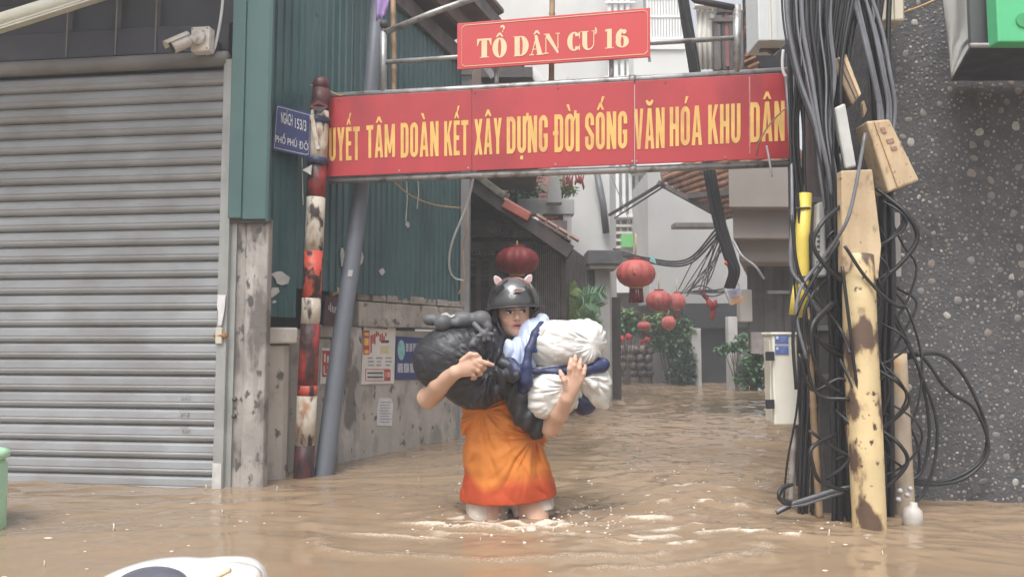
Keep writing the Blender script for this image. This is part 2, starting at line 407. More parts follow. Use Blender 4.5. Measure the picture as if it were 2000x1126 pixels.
# ------------------------------------------------------------------ lettering
_tc = {}
def text2d(body, off=0.0, sh=0.0):
    key = (body, off)
    if key in _tc: return _tc[key]
    cu = bpy.data.curves.new('lettering', 'FONT'); cu.body = body; cu.size = 1; cu.offset = off; cu.resolution_u = 3
    cu.space_character = 1.0 + off*1.5
    o = bpy.data.objects.new('lettering', cu); COL.objects.link(o)
    dg = bpy.context.evaluated_depsgraph_get(); dg.update(); me = bpy.data.meshes.new_from_object(o.evaluated_get(dg))
    V = [tuple(v.co) for v in me.vertices]; F = [list(p.vertices) for p in me.polygons]
    bpy.data.objects.remove(o); bpy.data.curves.remove(cu); bpy.data.meshes.remove(me)
    _tc[key] = (V, F); return V, F
def put_text(mb, body, TL, TR, BL, BR, n, off, bold=.02):
    """caps of the text fill the quad TL..BR (baseline to cap height); accents rise above it"""
    V, F = text2d(body, bold); H, _ = text2d('H', bold)
    cap0 = min(v[1] for v in H); cap1 = max(v[1] for v in H)
    x0 = min(v[0] for v in V); x1 = max(v[0] for v in V)
    W = []
    for v in V:
        u = (v[0]-x0)/(x1-x0); t = (v[1]-cap0)/(cap1-cap0)
        W.append((BL.lerp(BR, u))*(1-t)+(TL.lerp(TR, u))*t+n*off)
    nn = None
    mb.add(W, F)
_rc = lambda x0, y0, x1, y1: ([(x0,y0),(x1,y0),(x1,y1),(x0,y1)], [(0,1,2,3)])
_pg = lambda *p: (list(p), [tuple(range(len(p)))])
def _rg(cx, cy, rx0, ry0, rx1, ry1, a0, a1, n=8):
    V = []; F = []
    for i in range(n+1):
        a = math.pi*(a0+(a1-a0)*i/n); V += [(cx+rx0*math.cos(a), cy+ry0*math.sin(a)), (cx+rx1*math.cos(a), cy+ry1*math.sin(a))]
    return V, [(2*i, 2*i+1, 2*i+3, 2*i+2) for i in range(n)]
_tr = _rg(.5,.8,.12,.07,.5,.2,0,1,12); _br = _rg(.5,.2,.12,.07,.5,.2,1,2,12); _L = _rc(0,.2,.38,.8); _R = _rc(.62,.2,1,.8)
COND = {   # condensed poster capitals on a unit cell: (relative width, pieces)
 'U': (1, [_rc(0,.2,.38,1), _rc(.62,.2,1,1), _br]), 'O': (1, [_L, _R, _tr, _br]), 'Q': (1, [_L, _R, _tr, _br, _pg((.45,.25),(.7,.25),(1.05,-.08),(.8,-.08))]),
 'Y': (1.05, [_pg((0,1),(.37,1),(.52,.66),(.52,.38),(.31,.42)), _pg((1,1),(.63,1),(.48,.66),(.48,.38),(.69,.42)), _rc(.31,0,.69,.42)]),
 'E': (.82, [_rc(0,0,.44,1), _rc(.44,.87,1,1), _rc(.44,.44,.92,.57), _rc(.44,0,1,.13)]), 'T': (.95, [_rc(0,.86,1,1), _rc(.30,0,.70,.86)]),
 'A': (1.12, [_pg((0,0),(.33,0),(.56,1),(.31,1)), _pg((.67,0),(1,0),(.69,1),(.44,1)), _rc(.24,.2,.76,.32)]),
 'V': (1.08, [_pg((0,1),(.34,1),(.56,0),(.33,0)), _pg((.66,1),(1,1),(.67,0),(.44,0))]),
 'M': (1.4, [_rc(0,0,.27,1), _rc(.73,0,1,1), _pg((.0,1),(.29,1),(.58,.12),(.42,.12)), _pg((.71,1),(1,1),(.58,.12),(.42,.12))]),
 'D': (1, [_rc(0,0,.38,1), _rc(.38,.87,.6,1), _rc(.38,0,.6,.13), _rc(.62,.2,1,.8), _rg(.56,.8,.06,.07,.44,.2,0,.5), _rg(.56,.2,.06,.07,.44,.2,1.5,2)]),
 'N': (1.05, [_rc(0,0,.35,1), _rc(.65,0,1,1), _pg((0,1),(.36,1),(1,0),(.64,0))]), 'H': (1, [_rc(0,0,.38,1), _rc(.62,0,1,1), _rc(.38,.43,.62,.57)]),
 'K': (1.08, [_rc(0,0,.36,1), _pg((.36,.34),(.36,.58),(.66,1),(1,1)), _pg((.40,.50),(.66,.64),(1.02,0),(.66,0))]),
 'X': (1.08, [_pg((0,1),(.36,1),(1,0),(.64,0)), _pg((.64,1),(1,1),(.36,0),(0,0))]), 'I': (.42, [_rc(0,0,1,1)]),
 'G': (1, [_L, _tr, _br, _rc(.62,.2,1,.5), _rc(.52,.39,.62,.5), _rc(.62,.66,1,.8)]),
 'S': (.98, [_tr, _br, _rc(0,.6,.38,.8), _rc(.62,.66,1,.8), _rc(.62,.2,1,.42), _rc(0,.2,.38,.36), _pg((0,.62),(.38,.66),(1,.40),(.62,.34))])}
_hat = _pg((.10,1.06),(.32,1.06),(.5,1.15),(.68,1.06),(.90,1.06),(.62,1.25),(.38,1.25))
_ac = lambda dx, dy: _pg((.40+dx,1.07+dy),(.58+dx,1.07+dy),(.86+dx,1.25+dy),(.56+dx,1.25+dy)); _gr = lambda dx, dy: _pg((.44+dx,1.07+dy),(.62+dx,1.07+dy),(.44+dx,1.25+dy),(.14+dx,1.25+dy))
_brv = _rg(.5,1.22,.20,.06,.42,.16,1.05,1.95,8); _dot = _rc(.34,-.17,.66,-.07); _horn = _pg((.96,.86),(1.0,.78),(1.24,.92),(1.3,1.08),(1.04,1.08))
ACC = {'Ế': ('E', [_hat, _ac(.12,.17)]), 'Ố': ('O', [_hat, _ac(.12,.17)]), 'Â': ('A', [_hat]), 'À': ('A', [_gr(0,0)]), 'Ă': ('A', [_brv]), 'Ó': ('O', [_ac(0,0)]),
       'Ự': ('U', [_horn, _dot]), 'Ờ': ('O', [_horn, _gr(0,0)]), 'Đ': ('D', [_rc(-.16,.45,.46,.56)])}
def cond_word(word, x0, ya0, yb0, x1, ya1, yb1, pl, off):
    mb = MB(); gap = .2; W = sum(COND[ACC.get(c, (c,))[0]][0] for c in word)+gap*(len(word)-1); x = 0
    TL, TR, BL, BR = on_plane(x0, ya0, pl), on_plane(x1, ya1, pl), on_plane(x0, yb0, pl), on_plane(x1, yb1, pl); n = pl[1]
    for c in word:
        b, extra = ACC.get(c, (c, [])); w_, pcs = COND[b]
        for j, (V, F) in enumerate(list(pcs)+list(extra)):
            P = []
            for (gx, gy) in V:
                u = (x+gx*w_)/W; P.append(BL.lerp(BR, u)*(1-gy)+TL.lerp(TR, u)*gy+n*(off+.00025*j))
            mb.add(P, F)
        x += w_+gap
    return mb
def text_px(mb, body, x0, y0a, y0b, x1, y1a, y1b, pl, off, bold=.02):
    """left edge x0 (cap top y0a, baseline y0b), right edge x1 (y1a, y1b), in photo pixels on plane pl"""
    put_text(mb, body, on_plane(x0, y0a, pl), on_plane(x1, y1a, pl), on_plane(x0, y0b, pl), on_plane(x1, y1b, pl), pl[1], off, bold)
def quad_px(mb, c, pl, off, th=.002):
    """prism on plane pl over photo corners c (anticlockwise)"""
    n = pl[1]; P = [on_plane(x, y, pl)+n*off for (x, y) in c]
    mb.prism(P, n*th); return mb
def rect_px(mb, x0, y0, x1, y1, pl, off, th=.002):
    return quad_px(mb, [(x0, y1), (x1, y1), (x1, y0), (x0, y0)], pl, off, th)

def vert_plane(P, d):
    d = Vector((d[0], d[1], 0)).normalized(); return (Vector((P[0], P[1], 0)), Vector((d.y, -d.x, 0)))
class Line:
    """a vertical wall line on plan: start, direction; normal faces the viewer's side"""
    def __init__(s, A, B):
        s.A = Vector((A[0], A[1], 0)); d = Vector((B[0]-A[0], B[1]-A[1], 0)); s.L = d.length; s.d = d.normalized(); s.n = Vector((s.d.y, -s.d.x, 0))
        s.pl = (s.A, s.n)
    def p(s, t, off, z): v = s.A+s.d*t+s.n*off; return Vector((v.x, v.y, z))
    def t(s, px, py=600): return (on_plane(px, py, s.pl)-s.A).dot(s.d)
    def box(s, mb, t0, t1, o0, o1, z0, z1):
        V = [s.p(t0,o1,z0), s.p(t1,o1,z0), s.p(t1,o0,z0), s.p(t0,o0,z0), s.p(t0,o1,z1), s.p(t1,o1,z1), s.p(t1,o0,z1), s.p(t0,o0,z1)]
        return mb.add(V, [(0,3,2,1),(4,5,6,7),(0,1,5,4),(1,2,6,5),(2,3,7,6),(3,0,4,7)])

def leaf_cloud(name, blobs, n, size, m, parent, seed, flat=.4):
    r = random.Random(seed); mb = MB()
    for i in range(n):
        c, rad = blobs[r.randrange(len(blobs))]
        while True:
            q = Vector((r.uniform(-1, 1), r.uniform(-1, 1), r.uniform(-1, 1)))
            if .25 < q.length < 1: break
        p = Vector(c)+Vector((q.x*rad[0], q.y*rad[1], q.z*rad[2]))
        s = size*r.uniform(.6, 1.3); d = Vector((r.uniform(-1, 1), r.uniform(-1, 1), r.uniform(-1, .5))).normalized()
        sd = d.cross(Vector((r.uniform(-.4, .4), r.uniform(-.4, .4), 1))).normalized()*s*.32; up = sd.cross(d).normalized()
        mb.add([p, p+d*s*.45+sd+up*s*.05, p+d*s-up*s*.12, p+d*s*.45-sd+up*s*.05], [(0, 1, 2), (0, 2, 3)])
    o = mb.build(name, m, parent); return o

# ================================================================== SETTING
o = MB().add([(-60,-60,-.6),(60,-60,-.6),(60,60,-.6),(-60,60,-.6)], [(0,1,2,3)]).build('ground', M('silt_ground', (.12,.095,.07), .9), origin=(0,0,-.6)); tag(o, kind='structure')

PX, PY = -.005, 3.33       # where the wading person stands
def axis(segs):
    a = [segs[0][0]]
    for lo, hi, st in segs:
        n = max(1, int(round((hi-lo)/st))); a += list(lo+(hi-lo)*(np.arange(n)+1)/n)
    return np.array(a)
xs = axis([(-60,-6,9),(-6,-2.2,.05),(-2.2,2.4,.0125),(2.4,5,.04),(5,60,9)])
ys = axis([(-60,-1,8),(-1,1.2,.05),(1.2,4.6,.0125),(4.6,8,.022),(8,15,.05),(15,60,9)])
GX, GY = np.meshgrid(xs, ys, indexing='ij')
def fbm(x, y, o=3):
    r = 0; a = 1
    for i in range(o): r = r+a*vnoise(x*2**i, y*2**i, np.full_like(x, 3.7*i)); a *= .5
    return r
wx = GX+.22*fbm(GX*.9, GY*.9, 2); wy = GY+.22*fbm(GX*.9+7, GY*.9+3, 2)
calm = .3+.7*np.clip((GY-2.5)/1.0, 0, 1)
Z = .011*fbm(wx*1.1, wy*2.4, 2)+calm*.0055*fbm(wx*4.2+9, wy*9, 3)
chop = np.clip((GX+.35)/1.2, 0, 1)*np.clip((GY-2.4)/1.2, 0, 1)
Z += chop*(.0105*fbm(wx*6.5, wy*13+2, 3)+.009*(1-np.abs(vnoise(wx*3.3, wy*8, wx*0)))**3)
dx, dy = GX-PX, GY-PY; rr = np.sqrt(dx*dx+dy*dy); ang = np.arctan2(dy, dx)
foam_glint = np.zeros_like(Z)
def ring(r0, wd, amp, a0, a1, fo, sq=1.0, jit=.04):
    """a raised wake ridge, centred on the person, between two angles"""
    global Z, foam_glint
    q = np.sqrt(dx*dx+(dy*sq)**2)+jit*fbm(GX*3+r0*9, GY*3, 2)
    m = np.clip((ang-a0)/.35, 0, 1)*np.clip((a1-ang)/.35, 0, 1)
    b = np.exp(-((q-r0)/wd)**2)*m
    Z += amp*b*(1+.4*vnoise(GX*30, GY*30, GX*0)); foam_glint = np.maximum(foam_glint, fo*b)
ring(.26, .03, .016, -2.9, -.2, .8, 1.5, .015)
ring(.58, .032, .014, -3.0, -.5, .66, 2.3, .02)
ring(.90, .04, .012, -2.95, -1.9, .5, 2.2, .03)
ring(.40, .05, .012, -3.1, -.1, .30, 1.5)
ring(.60, .035, .012, -2.7, -1.0, .40, 1.7)
ring(.95, .06, .010, -2.9, -.5, .26, 1.4, .1)
ring(1.25, .08, .010, -1.5, -.15, .28, 1.6, .1)
churn = np.exp(-(rr/.42)**2)
Z += churn*(.016*fbm(GX*11, GY*13, 3)); foam_glint = np.maximum(foam_glint, churn*np.clip(fbm(GX*13+4, GY*17, 3)*1.3-.15, 0, 1)*.95)
# breaking crests along the lane, right of the person; pale tint also paints glints
for (qx, qy, sx, sy, am) in ((.85, 3.55, .30, .05, .03), (.55, 3.3, .22, .04, .018), (.98, 3.9, .25, .05, .018), (.35, 2.95, .35, .05, .014), (.45, 2.86, .24, .03, .014), (1.05, 2.98, .36, .022, .010), (.7, 3.1, .2, .03, .012), (.62, 3.75, .16, .03, .014), (.25, 3.55, .1, .03, .012), (.48, 4.1, .25, .05, .012)):
    b = np.exp(-((GX-qx)/sx)**2-((GY-qy-.05*np.sin(GX*9))/sy)**2)*(1+.5*vnoise(GX*16, GY*22, GX*0)); Z += am*b
    foam_glint = np.maximum(foam_glint, np.clip(b*(.22+.8*fbm(GX*15, GY*20, 3)), 0, .62))
far = np.exp(-np.maximum(0, np.abs(GX)-5)**2)*np.exp(-np.maximum(0, GY-14)**2)*np.exp(-np.maximum(0, -GY)**2)
Z *= far; Zw = Z.copy()
n1, n2 = len(xs), len(ys)
I = np.arange(n1*n2).reshape(n1, n2)
Q = np.stack([I[:-1, :-1].ravel(), I[1:, :-1].ravel(), I[1:, 1:].ravel(), I[:-1, 1:].ravel()], 1)
wm = bpy.data.materials.new('muddy_flood_water'); wm.use_nodes = True; t = wm.node_tree; N = t.nodes; L = t.links; b = N['Principled BSDF']
b.inputs['Roughness'].default_value = .06; b.inputs['IOR'].default_value = 1.33; b.inputs['Specular IOR Level'].default_value = .5
geo = N.new('ShaderNodeNewGeometry'); ns = N.new('ShaderNodeTexNoise'); ns.inputs['Scale'].default_value = .9; ns.inputs['Detail'].default_value = 4
L.new(geo.outputs['Position'], ns.inputs['Vector'])
mx = N.new('ShaderNodeMix'); mx.data_type = 'RGBA'; mx.inputs[6].default_value = (.24,.170,.108,1); mx.inputs[7].default_value = (.33,.240,.158,1); L.new(ns.outputs[0], mx.inputs[0])
at_ = N.new('ShaderNodeAttribute'); at_.attribute_name = 'foam_glint'
mx2 = N.new('ShaderNodeMix'); mx2.data_type = 'RGBA'; mx2.inputs[7].default_value = (.66,.58,.48,1); nf = N.new('ShaderNodeTexNoise'); nf.inputs['Scale'].default_value = 105; nf.inputs['Detail'].default_value = 5; L.new(geo.outputs['Position'], nf.inputs['Vector'])
md_ = N.new('ShaderNodeMath'); md_.operation = 'MULTIPLY_ADD'; md_.inputs[1].default_value = 1.7; md_.inputs[2].default_value = 0.0; L.new(at_.outputs['Fac'], md_.inputs[0])
ms_ = N.new('ShaderNodeMath'); ms_.operation = 'SUBTRACT'; L.new(md_.outputs[0], ms_.inputs[0]); L.new(nf.outputs[0], ms_.inputs[1])
mr_ = N.new('ShaderNodeMapRange'); mr_.inputs['From Min'].default_value = -.14; mr_.inputs['From Max'].default_value = .55; L.new(ms_.outputs[0], mr_.inputs['Value'])
L.new(mr_.outputs[0], mx2.inputs[0]); L.new(mx.outputs[2], mx2.inputs[6]); L.new(mx2.outputs[2], b.inputs['Base Color'])
mp = N.new('ShaderNodeMapping'); mp.inputs['Scale'].default_value = (1, 1.5, 1); L.new(geo.outputs['Position'], mp.inputs[0])
n3 = N.new('ShaderNodeTexNoise'); n3.inputs['Scale'].default_value = 16; n3.inputs['Detail'].default_value = 2; L.new(mp.outputs[0], n3.inputs['Vector'])
bp = N.new('ShaderNodeBump'); bp.inputs['Strength'].default_value = .07; bp.inputs['Distance'].default_value = .01; L.new(n3.outputs[0], bp.inputs['Height']); L.new(bp.outputs[0], b.inputs['Normal'])
water = np_obj('water', np.stack([GX.ravel(), GY.ravel(), Z.ravel()], 1), Q, wm, origin=(0, 0, 0)); tag(water, kind='structure')
fa = water.data.attributes.new('foam_glint', 'FLOAT', 'POINT'); fa.data.foreach_set('value', foam_glint.astype(np.float32).ravel())

# ================================================================== SHUTTERED SHOP (left)
PR = at(432, 600, 3.97); PL = at(0, 600, 4.13)
sh = Line((PL.x, PL.y), (PR.x, PR.y)); u = sh.d
sh_end = sh.L
shop = thing('shop_building', 'shuttered shop building with dark fascia boards above its grey roller shutter', 'building', (sh.p(0, -1.2, -.6)))
mb = MB(); sh.box(mb, -3.5, sh_end+.03, -4.0, -.16, -.6, 4.6); mb.build('wall', fascia, shop)
for k, (z0, z1, of) in enumerate(((2.36,2.53,-.02),(2.53,2.72,-.06),(2.72,2.93,-.09),(2.93,3.2,-.12),(3.2,3.6,-.14))):
    mb = MB(); sh.box(mb, -3.4, sh_end-.01, -.158, of, z0+.006, z1-.006); mb.build('fascia_board', fascia, shop, bev=.006)
mb = MB(); a = sh.p(-3.4, .0, 2.31); b_ = sh.p(sh_end, .0, 2.31); mb.tube([a, b_], .042, 12); mb.build('lintel_tube', grimy, shop, smooth=True)
for t_ in (.32, .62, .86):
    mb = MB(); sh.box(mb, t_, t_+.008, -.05, -.012, 2.37, 3.5); mb.build('hanger_wire', grimy, shop)

rs = thing('roller_shutter', 'grey steel roller shutter closing the shop front, its foot in the floodwater', 'roller shutter', sh.p(sh_end/2, -.05, -.3))
prof = [(-.012,0),(.0,.004),(.010,.012),(.0135,.024),(.012,.030),(.009,.034),(.011,.040),(.004,.070),(-.004,.083),(-.012,.0875)]
mb = MB(); V = []; F = []
np_ = len(prof); tt = [-2.0+.5*i for i in range(9) if -2.0+.5*i < sh_end]+[sh_end]
for t_ in tt:
    for (of, z) in prof: V.append(sh.p(t_, of-.02, z-.30))
for i in range(len(tt)-1):
    for j in range(np_-1): F.append((i*np_+j, (i+1)*np_+j, (i+1)*np_+j+1, i*np_+j+1))
mb.add(V, F); sl0 = mb.build('slat', galv, rs)
NS = 29
for i in range(1, NS): copy_part(sl0, rs, (0, 0, .0883*i)).rotation_euler = (rnd.uniform(-.004, .004), 0, rnd.uniform(-.0008, .0008))
mb = MB(); sh.box(mb, sh_end-.012, sh_end+.045, -.05, .022, -.6, 2.3); mb.build('guide_rail', galvd, rs, bev=.004)
mb = MB(); sh.box(mb, sh_end+.045, sh_end+.075, -.06, -.005, -.6, 2.3); mb.build('rail_flange', galvd, rs)
mb = MB(); c = on_plane(434, 655, sh.pl); mb.obox(c+sh.n*.03, sh.d, (0,0,1), sh.n, .035, .085, .02); lt = mb.build('latch', cream, rs, bev=.003)
mb = MB(); mb.tube([c+sh.n*.03-sh.d*.03, c+sh.n*.035+sh.d*.035], .009, 8); mb.sphere(c+sh.n*.035+sh.d*.036, .016, 8); mb.build('bolt', M('rust', (.3,.14,.06), .8, .4, 30), lt)
mb = MB(); sh.box(mb, sh_end-.01, sh_end+.04, .023, .027, -.05, .13); mb.build('paint_patch', peel, rs)
# faint printed phone stamps on the slats
for (sx, sy) in ((360, 776), (357, 806), (360, 840)):
    mb = MB()
    for q in range(3):
        x = sx-8+q*6+rnd.uniform(-1, 1); rect_px(mb, x, sy-6+rnd.uniform(-1,2), x+4, sy-3, sh.pl, -.004, .001); rect_px(mb, x+1, sy-1, x+5, sy+rnd.uniform(1,5), sh.pl, -.004, .001)
    mb.build('ink_stamp', greyprint, rs)
mb = MB(); P = [on_plane(x, y, sh.pl)+sh.n*(.036+.006*math.sin(y)) for (x, y) in ((431,576),(447,576),(446,600),(443,615),(440,635),(433,635),(434,610),(432,598))]; mb.prism(P[::-1], sh.n*.003)
tag(mb.build('paper_strip', paper), 'folded white paper strip tucked on the shutter rail above its latch', 'paper')

# unseen canopy above the frame, added to darken the shutter
cn = thing('added_canopy', 'unseen canopy added to shade the shuttered shop front', 'canopy', sh.p(.3, .5, 3.25))
mb = MB(); sh.box(mb, -3.4, sh_end+.02, -.1, 1.25, 3.30, 3.34); mb.build('added_canopy_sheet', fascia, cn)
for t_ in (-2.2, -.9, .4): mb = MB(); mb.bar(sh.p(t_, 0, 3.28), sh.p(t_, 1.2, 3.28), .03, .03); mb.build('added_canopy_arm', darksteel, cn)
# CCTV
cp = at(396, 80, 3.86)-sh.n*.09; cc = thing('security_camera', 'white bullet security camera on a square box under the dark fascia', 'camera', cp+sh.n*.02+Vector((0,0,-.08)))
mb = MB(); mb.obox(cp+sh.n*.09, sh.d, (0,0,1), sh.n, .105, .135, .06); mbx = mb.build('junction_box', camw, cc, bev=.008)
mb = MB(); mb.obox(cp+sh.n*.005, sh.d, (0,0,1), sh.n, .06, .07, .12); mb.build('wall_bracket', darksteel, cc)
j0 = cp+sh.n*.125; mb = MB(); mb.lathe(j0, [(.036,0),(.036,.012),(.028,.02)], 16, sh.n); mb.build('mount_plate', camw, cc, True)
mb = MB(); j1 = at(374, 79, 3.80); mb.tube([j0+sh.n*.015, j1], .017, 12); mb.sphere(j1, .027, 12); mb.build('swivel_joint', camw, cc, True)
e0 = at(369, 78, 3.78); e1 = at(336, 92, 3.74); mb = MB(); mb.tube([e0, e0.lerp(e1, .06), e0.lerp(e1, .95), e1], [.026, .034, .034, .032], 18); body_ = mb.build('camera_body', camw, cc, True)
mb = MB(); dv = (e1-e0).normalized(); mb.lathe(e1-dv*.004, [(.029,0),(.029,.006),(.02,.007)], 16, dv); mb.build('lens', darkin, body_, True)
up = Vector((0,0,1)); sdv = dv.cross(up).normalized(); u2 = sdv.cross(dv)
mb = MB(); V = []; F = []
for i, q in enumerate((-.1, 1.25)):
    for k in range(9):
        a = math.radians(20+140*k/8); V.append(e0.lerp(e1, q)+(sdv*math.cos(a)+u2*math.sin(a))*.039)
for k in range(8): F.append((k, k+1, 10+k, 9+k))
mb.add(V, F); hd = mb.build('sun_hood', camw, cc, True); md = hd.modifiers.new('s', 'SOLIDIFY'); md.thickness = .004
for (qx, qz) in ((.042,.055),(.042,-.055),(-.042,.055)):
    mb = MB(); mb.lathe(cp+sh.n*.12+sh.d*qx+Vector((0,0,qz)), [(.004,0),(.004,.002)], 8, sh.n); mb.build('screw', darkprint, mbx)
mb = MB(); mb.tube(catmull([at(x, y, 3.9) for (x, y) in ((402,106),(416,100),(424,74),(432,30),(438,-30))]), .008, 8)
tag(mb.build('camera_cable', whitec, None, True), 'white cable rising from the security camera box', 'cable')
# rolled awning
a = at(-70, 68, 3.3); b_ = at(215, -22, 3.45); mb = MB(); ax_ = (b_-a).normalized()
mb.tube([a, b_], .042, 14); aw = thing('rolled_awning', 'rolled pale canvas awning slanting across the dark fascia', 'awning', a)
mb.build('canvas_roll', canvas, aw, True)
for q in (-1, 0, 1):
    mb = MB(); of = Vector((0, -.03, -.034+.012*q)); mb.bar(a+of, b_+of, .012, .008); mb.build('awning_slat', canvas, aw)
mb = MB(); mb.bar(a, Vector((a.x, a.y, 3.3)), .03, .03); mb.build('awning_arm', darksteel, aw)

# concrete pillar between shutter and lane
pz = 1.43; pil = thing('concrete_pillar', 'peeling grey concrete pillar beside the roller shutter', 'pillar', at(484, 900, 4.03)*1)
PLn = Line((at(447, 600, 3.985).x, 3.985), (at(523, 600, 3.965).x, 3.965))
mb = MB(); PLn.box(mb, .0, PLn.L*.42, -.10, .0, -.6, pz+.02); mb.build('narrow_pier', concrete, pil, bev=.006)
mb = MB(); PLn.box(mb, PLn.L*.42, PLn.L, -.05, .014, -.6, pz); mb.build('wide_pier', concrete, pil, bev=.01)
for (px_, py_) in ((460,778),(459,811)):
    mb = MB(); mb.sphere(on_plane(px_, py_, PLn.pl)+PLn.n*.012, .014, 10); mb.build('bolt_head', darkprint, pil, True)

# ================================================================== GREEN CORRUGATED BUILDING along the lane
GA = at(514, 600, 4.12); GB = at(892, 600, 5.95); G = Line((GA.x, GA.y), (GB.x, GB.y))
gb = thing('green_metal_building', 'green corrugated metal building standing over the concrete lane wall', 'building', G.p(.2, -.4, .88))
FN = Line((at(441, 600, 3.93).x, 3.93), (at(519, 600, 3.91).x, 3.91))
mb = MB(); FN.box(mb, 0, .075, -.02, .012, 1.42, 4.6); mb.build('edge_flashing', greenf, gb, bev=.006)
mb = MB(); FN.box(mb, .075, FN.L-.012, -.02, .0, 1.415, 4.6); mb.build('front_sheet', greenf, gb, bev=.004)
mb = MB(); FN.box(mb, FN.L-.012, FN.L+.004, -.02, .004, 1.40, 4.6); mb.build('corner_flashing', green, gb, bev=.003)
mb = MB(); FN.box(mb, .0, FN.L, -.05, -.022, 1.40, 1.425); mb.build('base_trim', darkprint, gb)
def corr(t0, t1, z0, z1f, off, pitch=.062, h=.011):
    """trapezoid-ribbed sheet on the green wall line; z1f gives the top"""
    V = []; F = []; t_ = t0; pts = []
    while t_ < t1:
        for (q, hh) in ((0,0),(.62,0),(.72,h),(.86,h),(.98,0)):
            if t_+q*pitch <= t1: pts.append((t_+q*pitch, hh))
        t_ += pitch
    for (t_, hh) in pts: V += [G.p(t_, off+hh, z0), G.p(t_, off+hh, z1f(t_))]
    for i in range(len(pts)-1): F.append((2*i, 2*i+2, 2*i+3, 2*i+1))
    return MB().add(V, F)
roofA = on_plane(762, -12, G.pl); roofB = on_plane(900, 118, G.pl)
tA, tB = (roofA-G.A).dot(G.d), (roofB-G.A).dot(G.d)
def ztop(t_): return min(4.6, roofA.z+(roofB.z-roofA.z)*(t_-tA)/(tB-tA))
edges = [(-.12, .235, .905, 0.0), (.2355, .70, 1.075, .004), (.70, 1.26, 1.075, 0), (1.26, G.L+.03, 1.06, .004)]
for (t0, t1, z0, of) in edges:
    q = corr(t0, t1+.02, z0, ztop, of).build('corrugated_sheet', green, gb); md = q.modifiers.new('s', 'SOLIDIFY'); md.thickness = .0015
mb = MB(); G.box(mb, -.1, G.L, -2.4, -.03, 1.1, 2.6); mb.build('inner_wall', fascia, gb)
# paper scraps and paint scabs left on the green sheet
for (x0, y0, x1, y1) in ((525,523,563,560),(522,557,542,582),(658,478,672,528),(693,486,706,518),(735,520,749,542),(786,428,798,446),(527,585,538,592)):
    mb = MB(); k = 9; P = []
    for i in range(k):
        a = 2*math.pi*i/k; s_ = rnd.uniform(.5, 1.1); P.append(on_plane((x0+x1)/2+(x1-x0)/2*math.cos(a)*s_, (y0+y1)/2-(y1-y0)/2*math.sin(a)*s_, G.pl)+G.n*.0155)
    mb.prism(P, G.n*.001); mb.build('paper_scrap', peel, gb)
for (x, y0, y1) in ((790,345,432),(812,345,408)):
    mb = MB(); mb.tube([on_plane(x, y0, G.pl)+G.n*.016, on_plane(x+2, (y0+y1)/2, G.pl)+G.n*.016, on_plane(x-1, y1, G.pl)+G.n*.016], .004, 5); mb.build('hanging_thread', peel, gb)
# sloping roof edge over the sheets
rf = thing('lean_to_roof', 'dark timber-edged roof sloping down over the green sheeting', 'roof', G.p(tB, 0, roofB.z))
d_ = (roofB-roofA).normalized(); ext = roofA-d_*.8; exb = roofB+d_*.12
for k, (of, dz, w_, h_, m_) in enumerate(((.03, .0, .03, .13, midwood), (.16, .16, .04, .12, brownw), (.30, .30, .03, .11, midwood))):
    mb = MB(); o_ = G.n*of+Vector((0, 0, dz)); mb.bar(ext+o_, exb+o_, w_, h_); mb.build('barge_board', m_, rf)
mb = MB(); o_ = Vector((0,0,.12)); q0 = ext+o_-G.n*.6; q1 = exb+o_-G.n*.6; q2 = exb+G.n*.34+Vector((0,0,.40)); q3 = ext+G.n*.34+Vector((0,0,.40)); mb.prism([q0, q1, q2, q3], (0, 0, .03)); mb.build('roof_sheet', brownw, rf)
# steel column at the end of the green wall
cxy = at(903, 600, 6.05); gc = thing('steel_column', 'grey square column at the far end of the green wall', 'column', (cxy.x, 6.05, -.6))
mb = MB(); mb.box((cxy.x-.062, 5.99, -.6), (cxy.x+.062, 6.11, 2.95)); mb.build('shaft', M('grey_column_paint', (.21,.22,.24), .6, .12, 6, .1), gc, bev=.006)
mb = MB(); mb.box((cxy.x-.01, 5.975, -.6), (cxy.x+.055, 5.988, 2.9)); mb.build('pale_strip', M('column_strip', (.3,.3,.31), .6, .12, 6, .1), gc)
mb = MB(); mb.bar((cxy.x+.03, 6.03, 3.25), (cxy.x+.25, 6.03, 2.95), .03, .05); mb.build('corner_brace', steel, gc)
mb = MB(); mb.box((cxy.x-.05, 5.99, 2.96), (cxy.x+.07, 6.1, 3.6)); mb.build('cap_post', colm, gc)

# ================================================================== CONCRETE LANE WALL under the green sheeting
WA = at(578, 600, 4.46); WB = at(905, 600, 6.06); Wl = Line((WA.x, WA.y), (WB.x, WB.y))
lw = thing('lane_wall', 'stained plaster lane wall with posters under the green sheeting', 'wall', Wl.p(.6, -.1, -.6))
tp = Wl.t(700)
mb = MB(); Wl.box(mb, -.05, Wl.L, -.25, 0, -.6, .84); mb.build('plaster_face', plaster, lw)
mb = MB(); Wl.box(mb, Wl.t(652), tp, .0, .035, -.6, .86); mb.build('pier', concrete, lw, bev=.008)
mb = MB(); Wl.box(mb, Wl.t(690), Wl.L, -.25, .05, .862, 1.03); mb.build('wall_beam', plasterd, lw, bev=.01)
t_ = Wl.t(690)
while t_ < Wl.L-.05:
    L_ = rnd.uniform(.13, .2); mb = MB(); Wl.box(mb, t_, min(t_+L_-.012, Wl.L), -.1, .045+rnd.uniform(-.012, .012), 1.036, 1.085+rnd.uniform(-.008, .006)); mb.build('brick', brickm, lw, bev=.006); t_ += L_
mb = MB(); Wl.box(mb, Wl.t(618), Wl.t(656), -.1, .045, .79, .87); mb.build('stone_block', plasterd, lw, bev=.01)
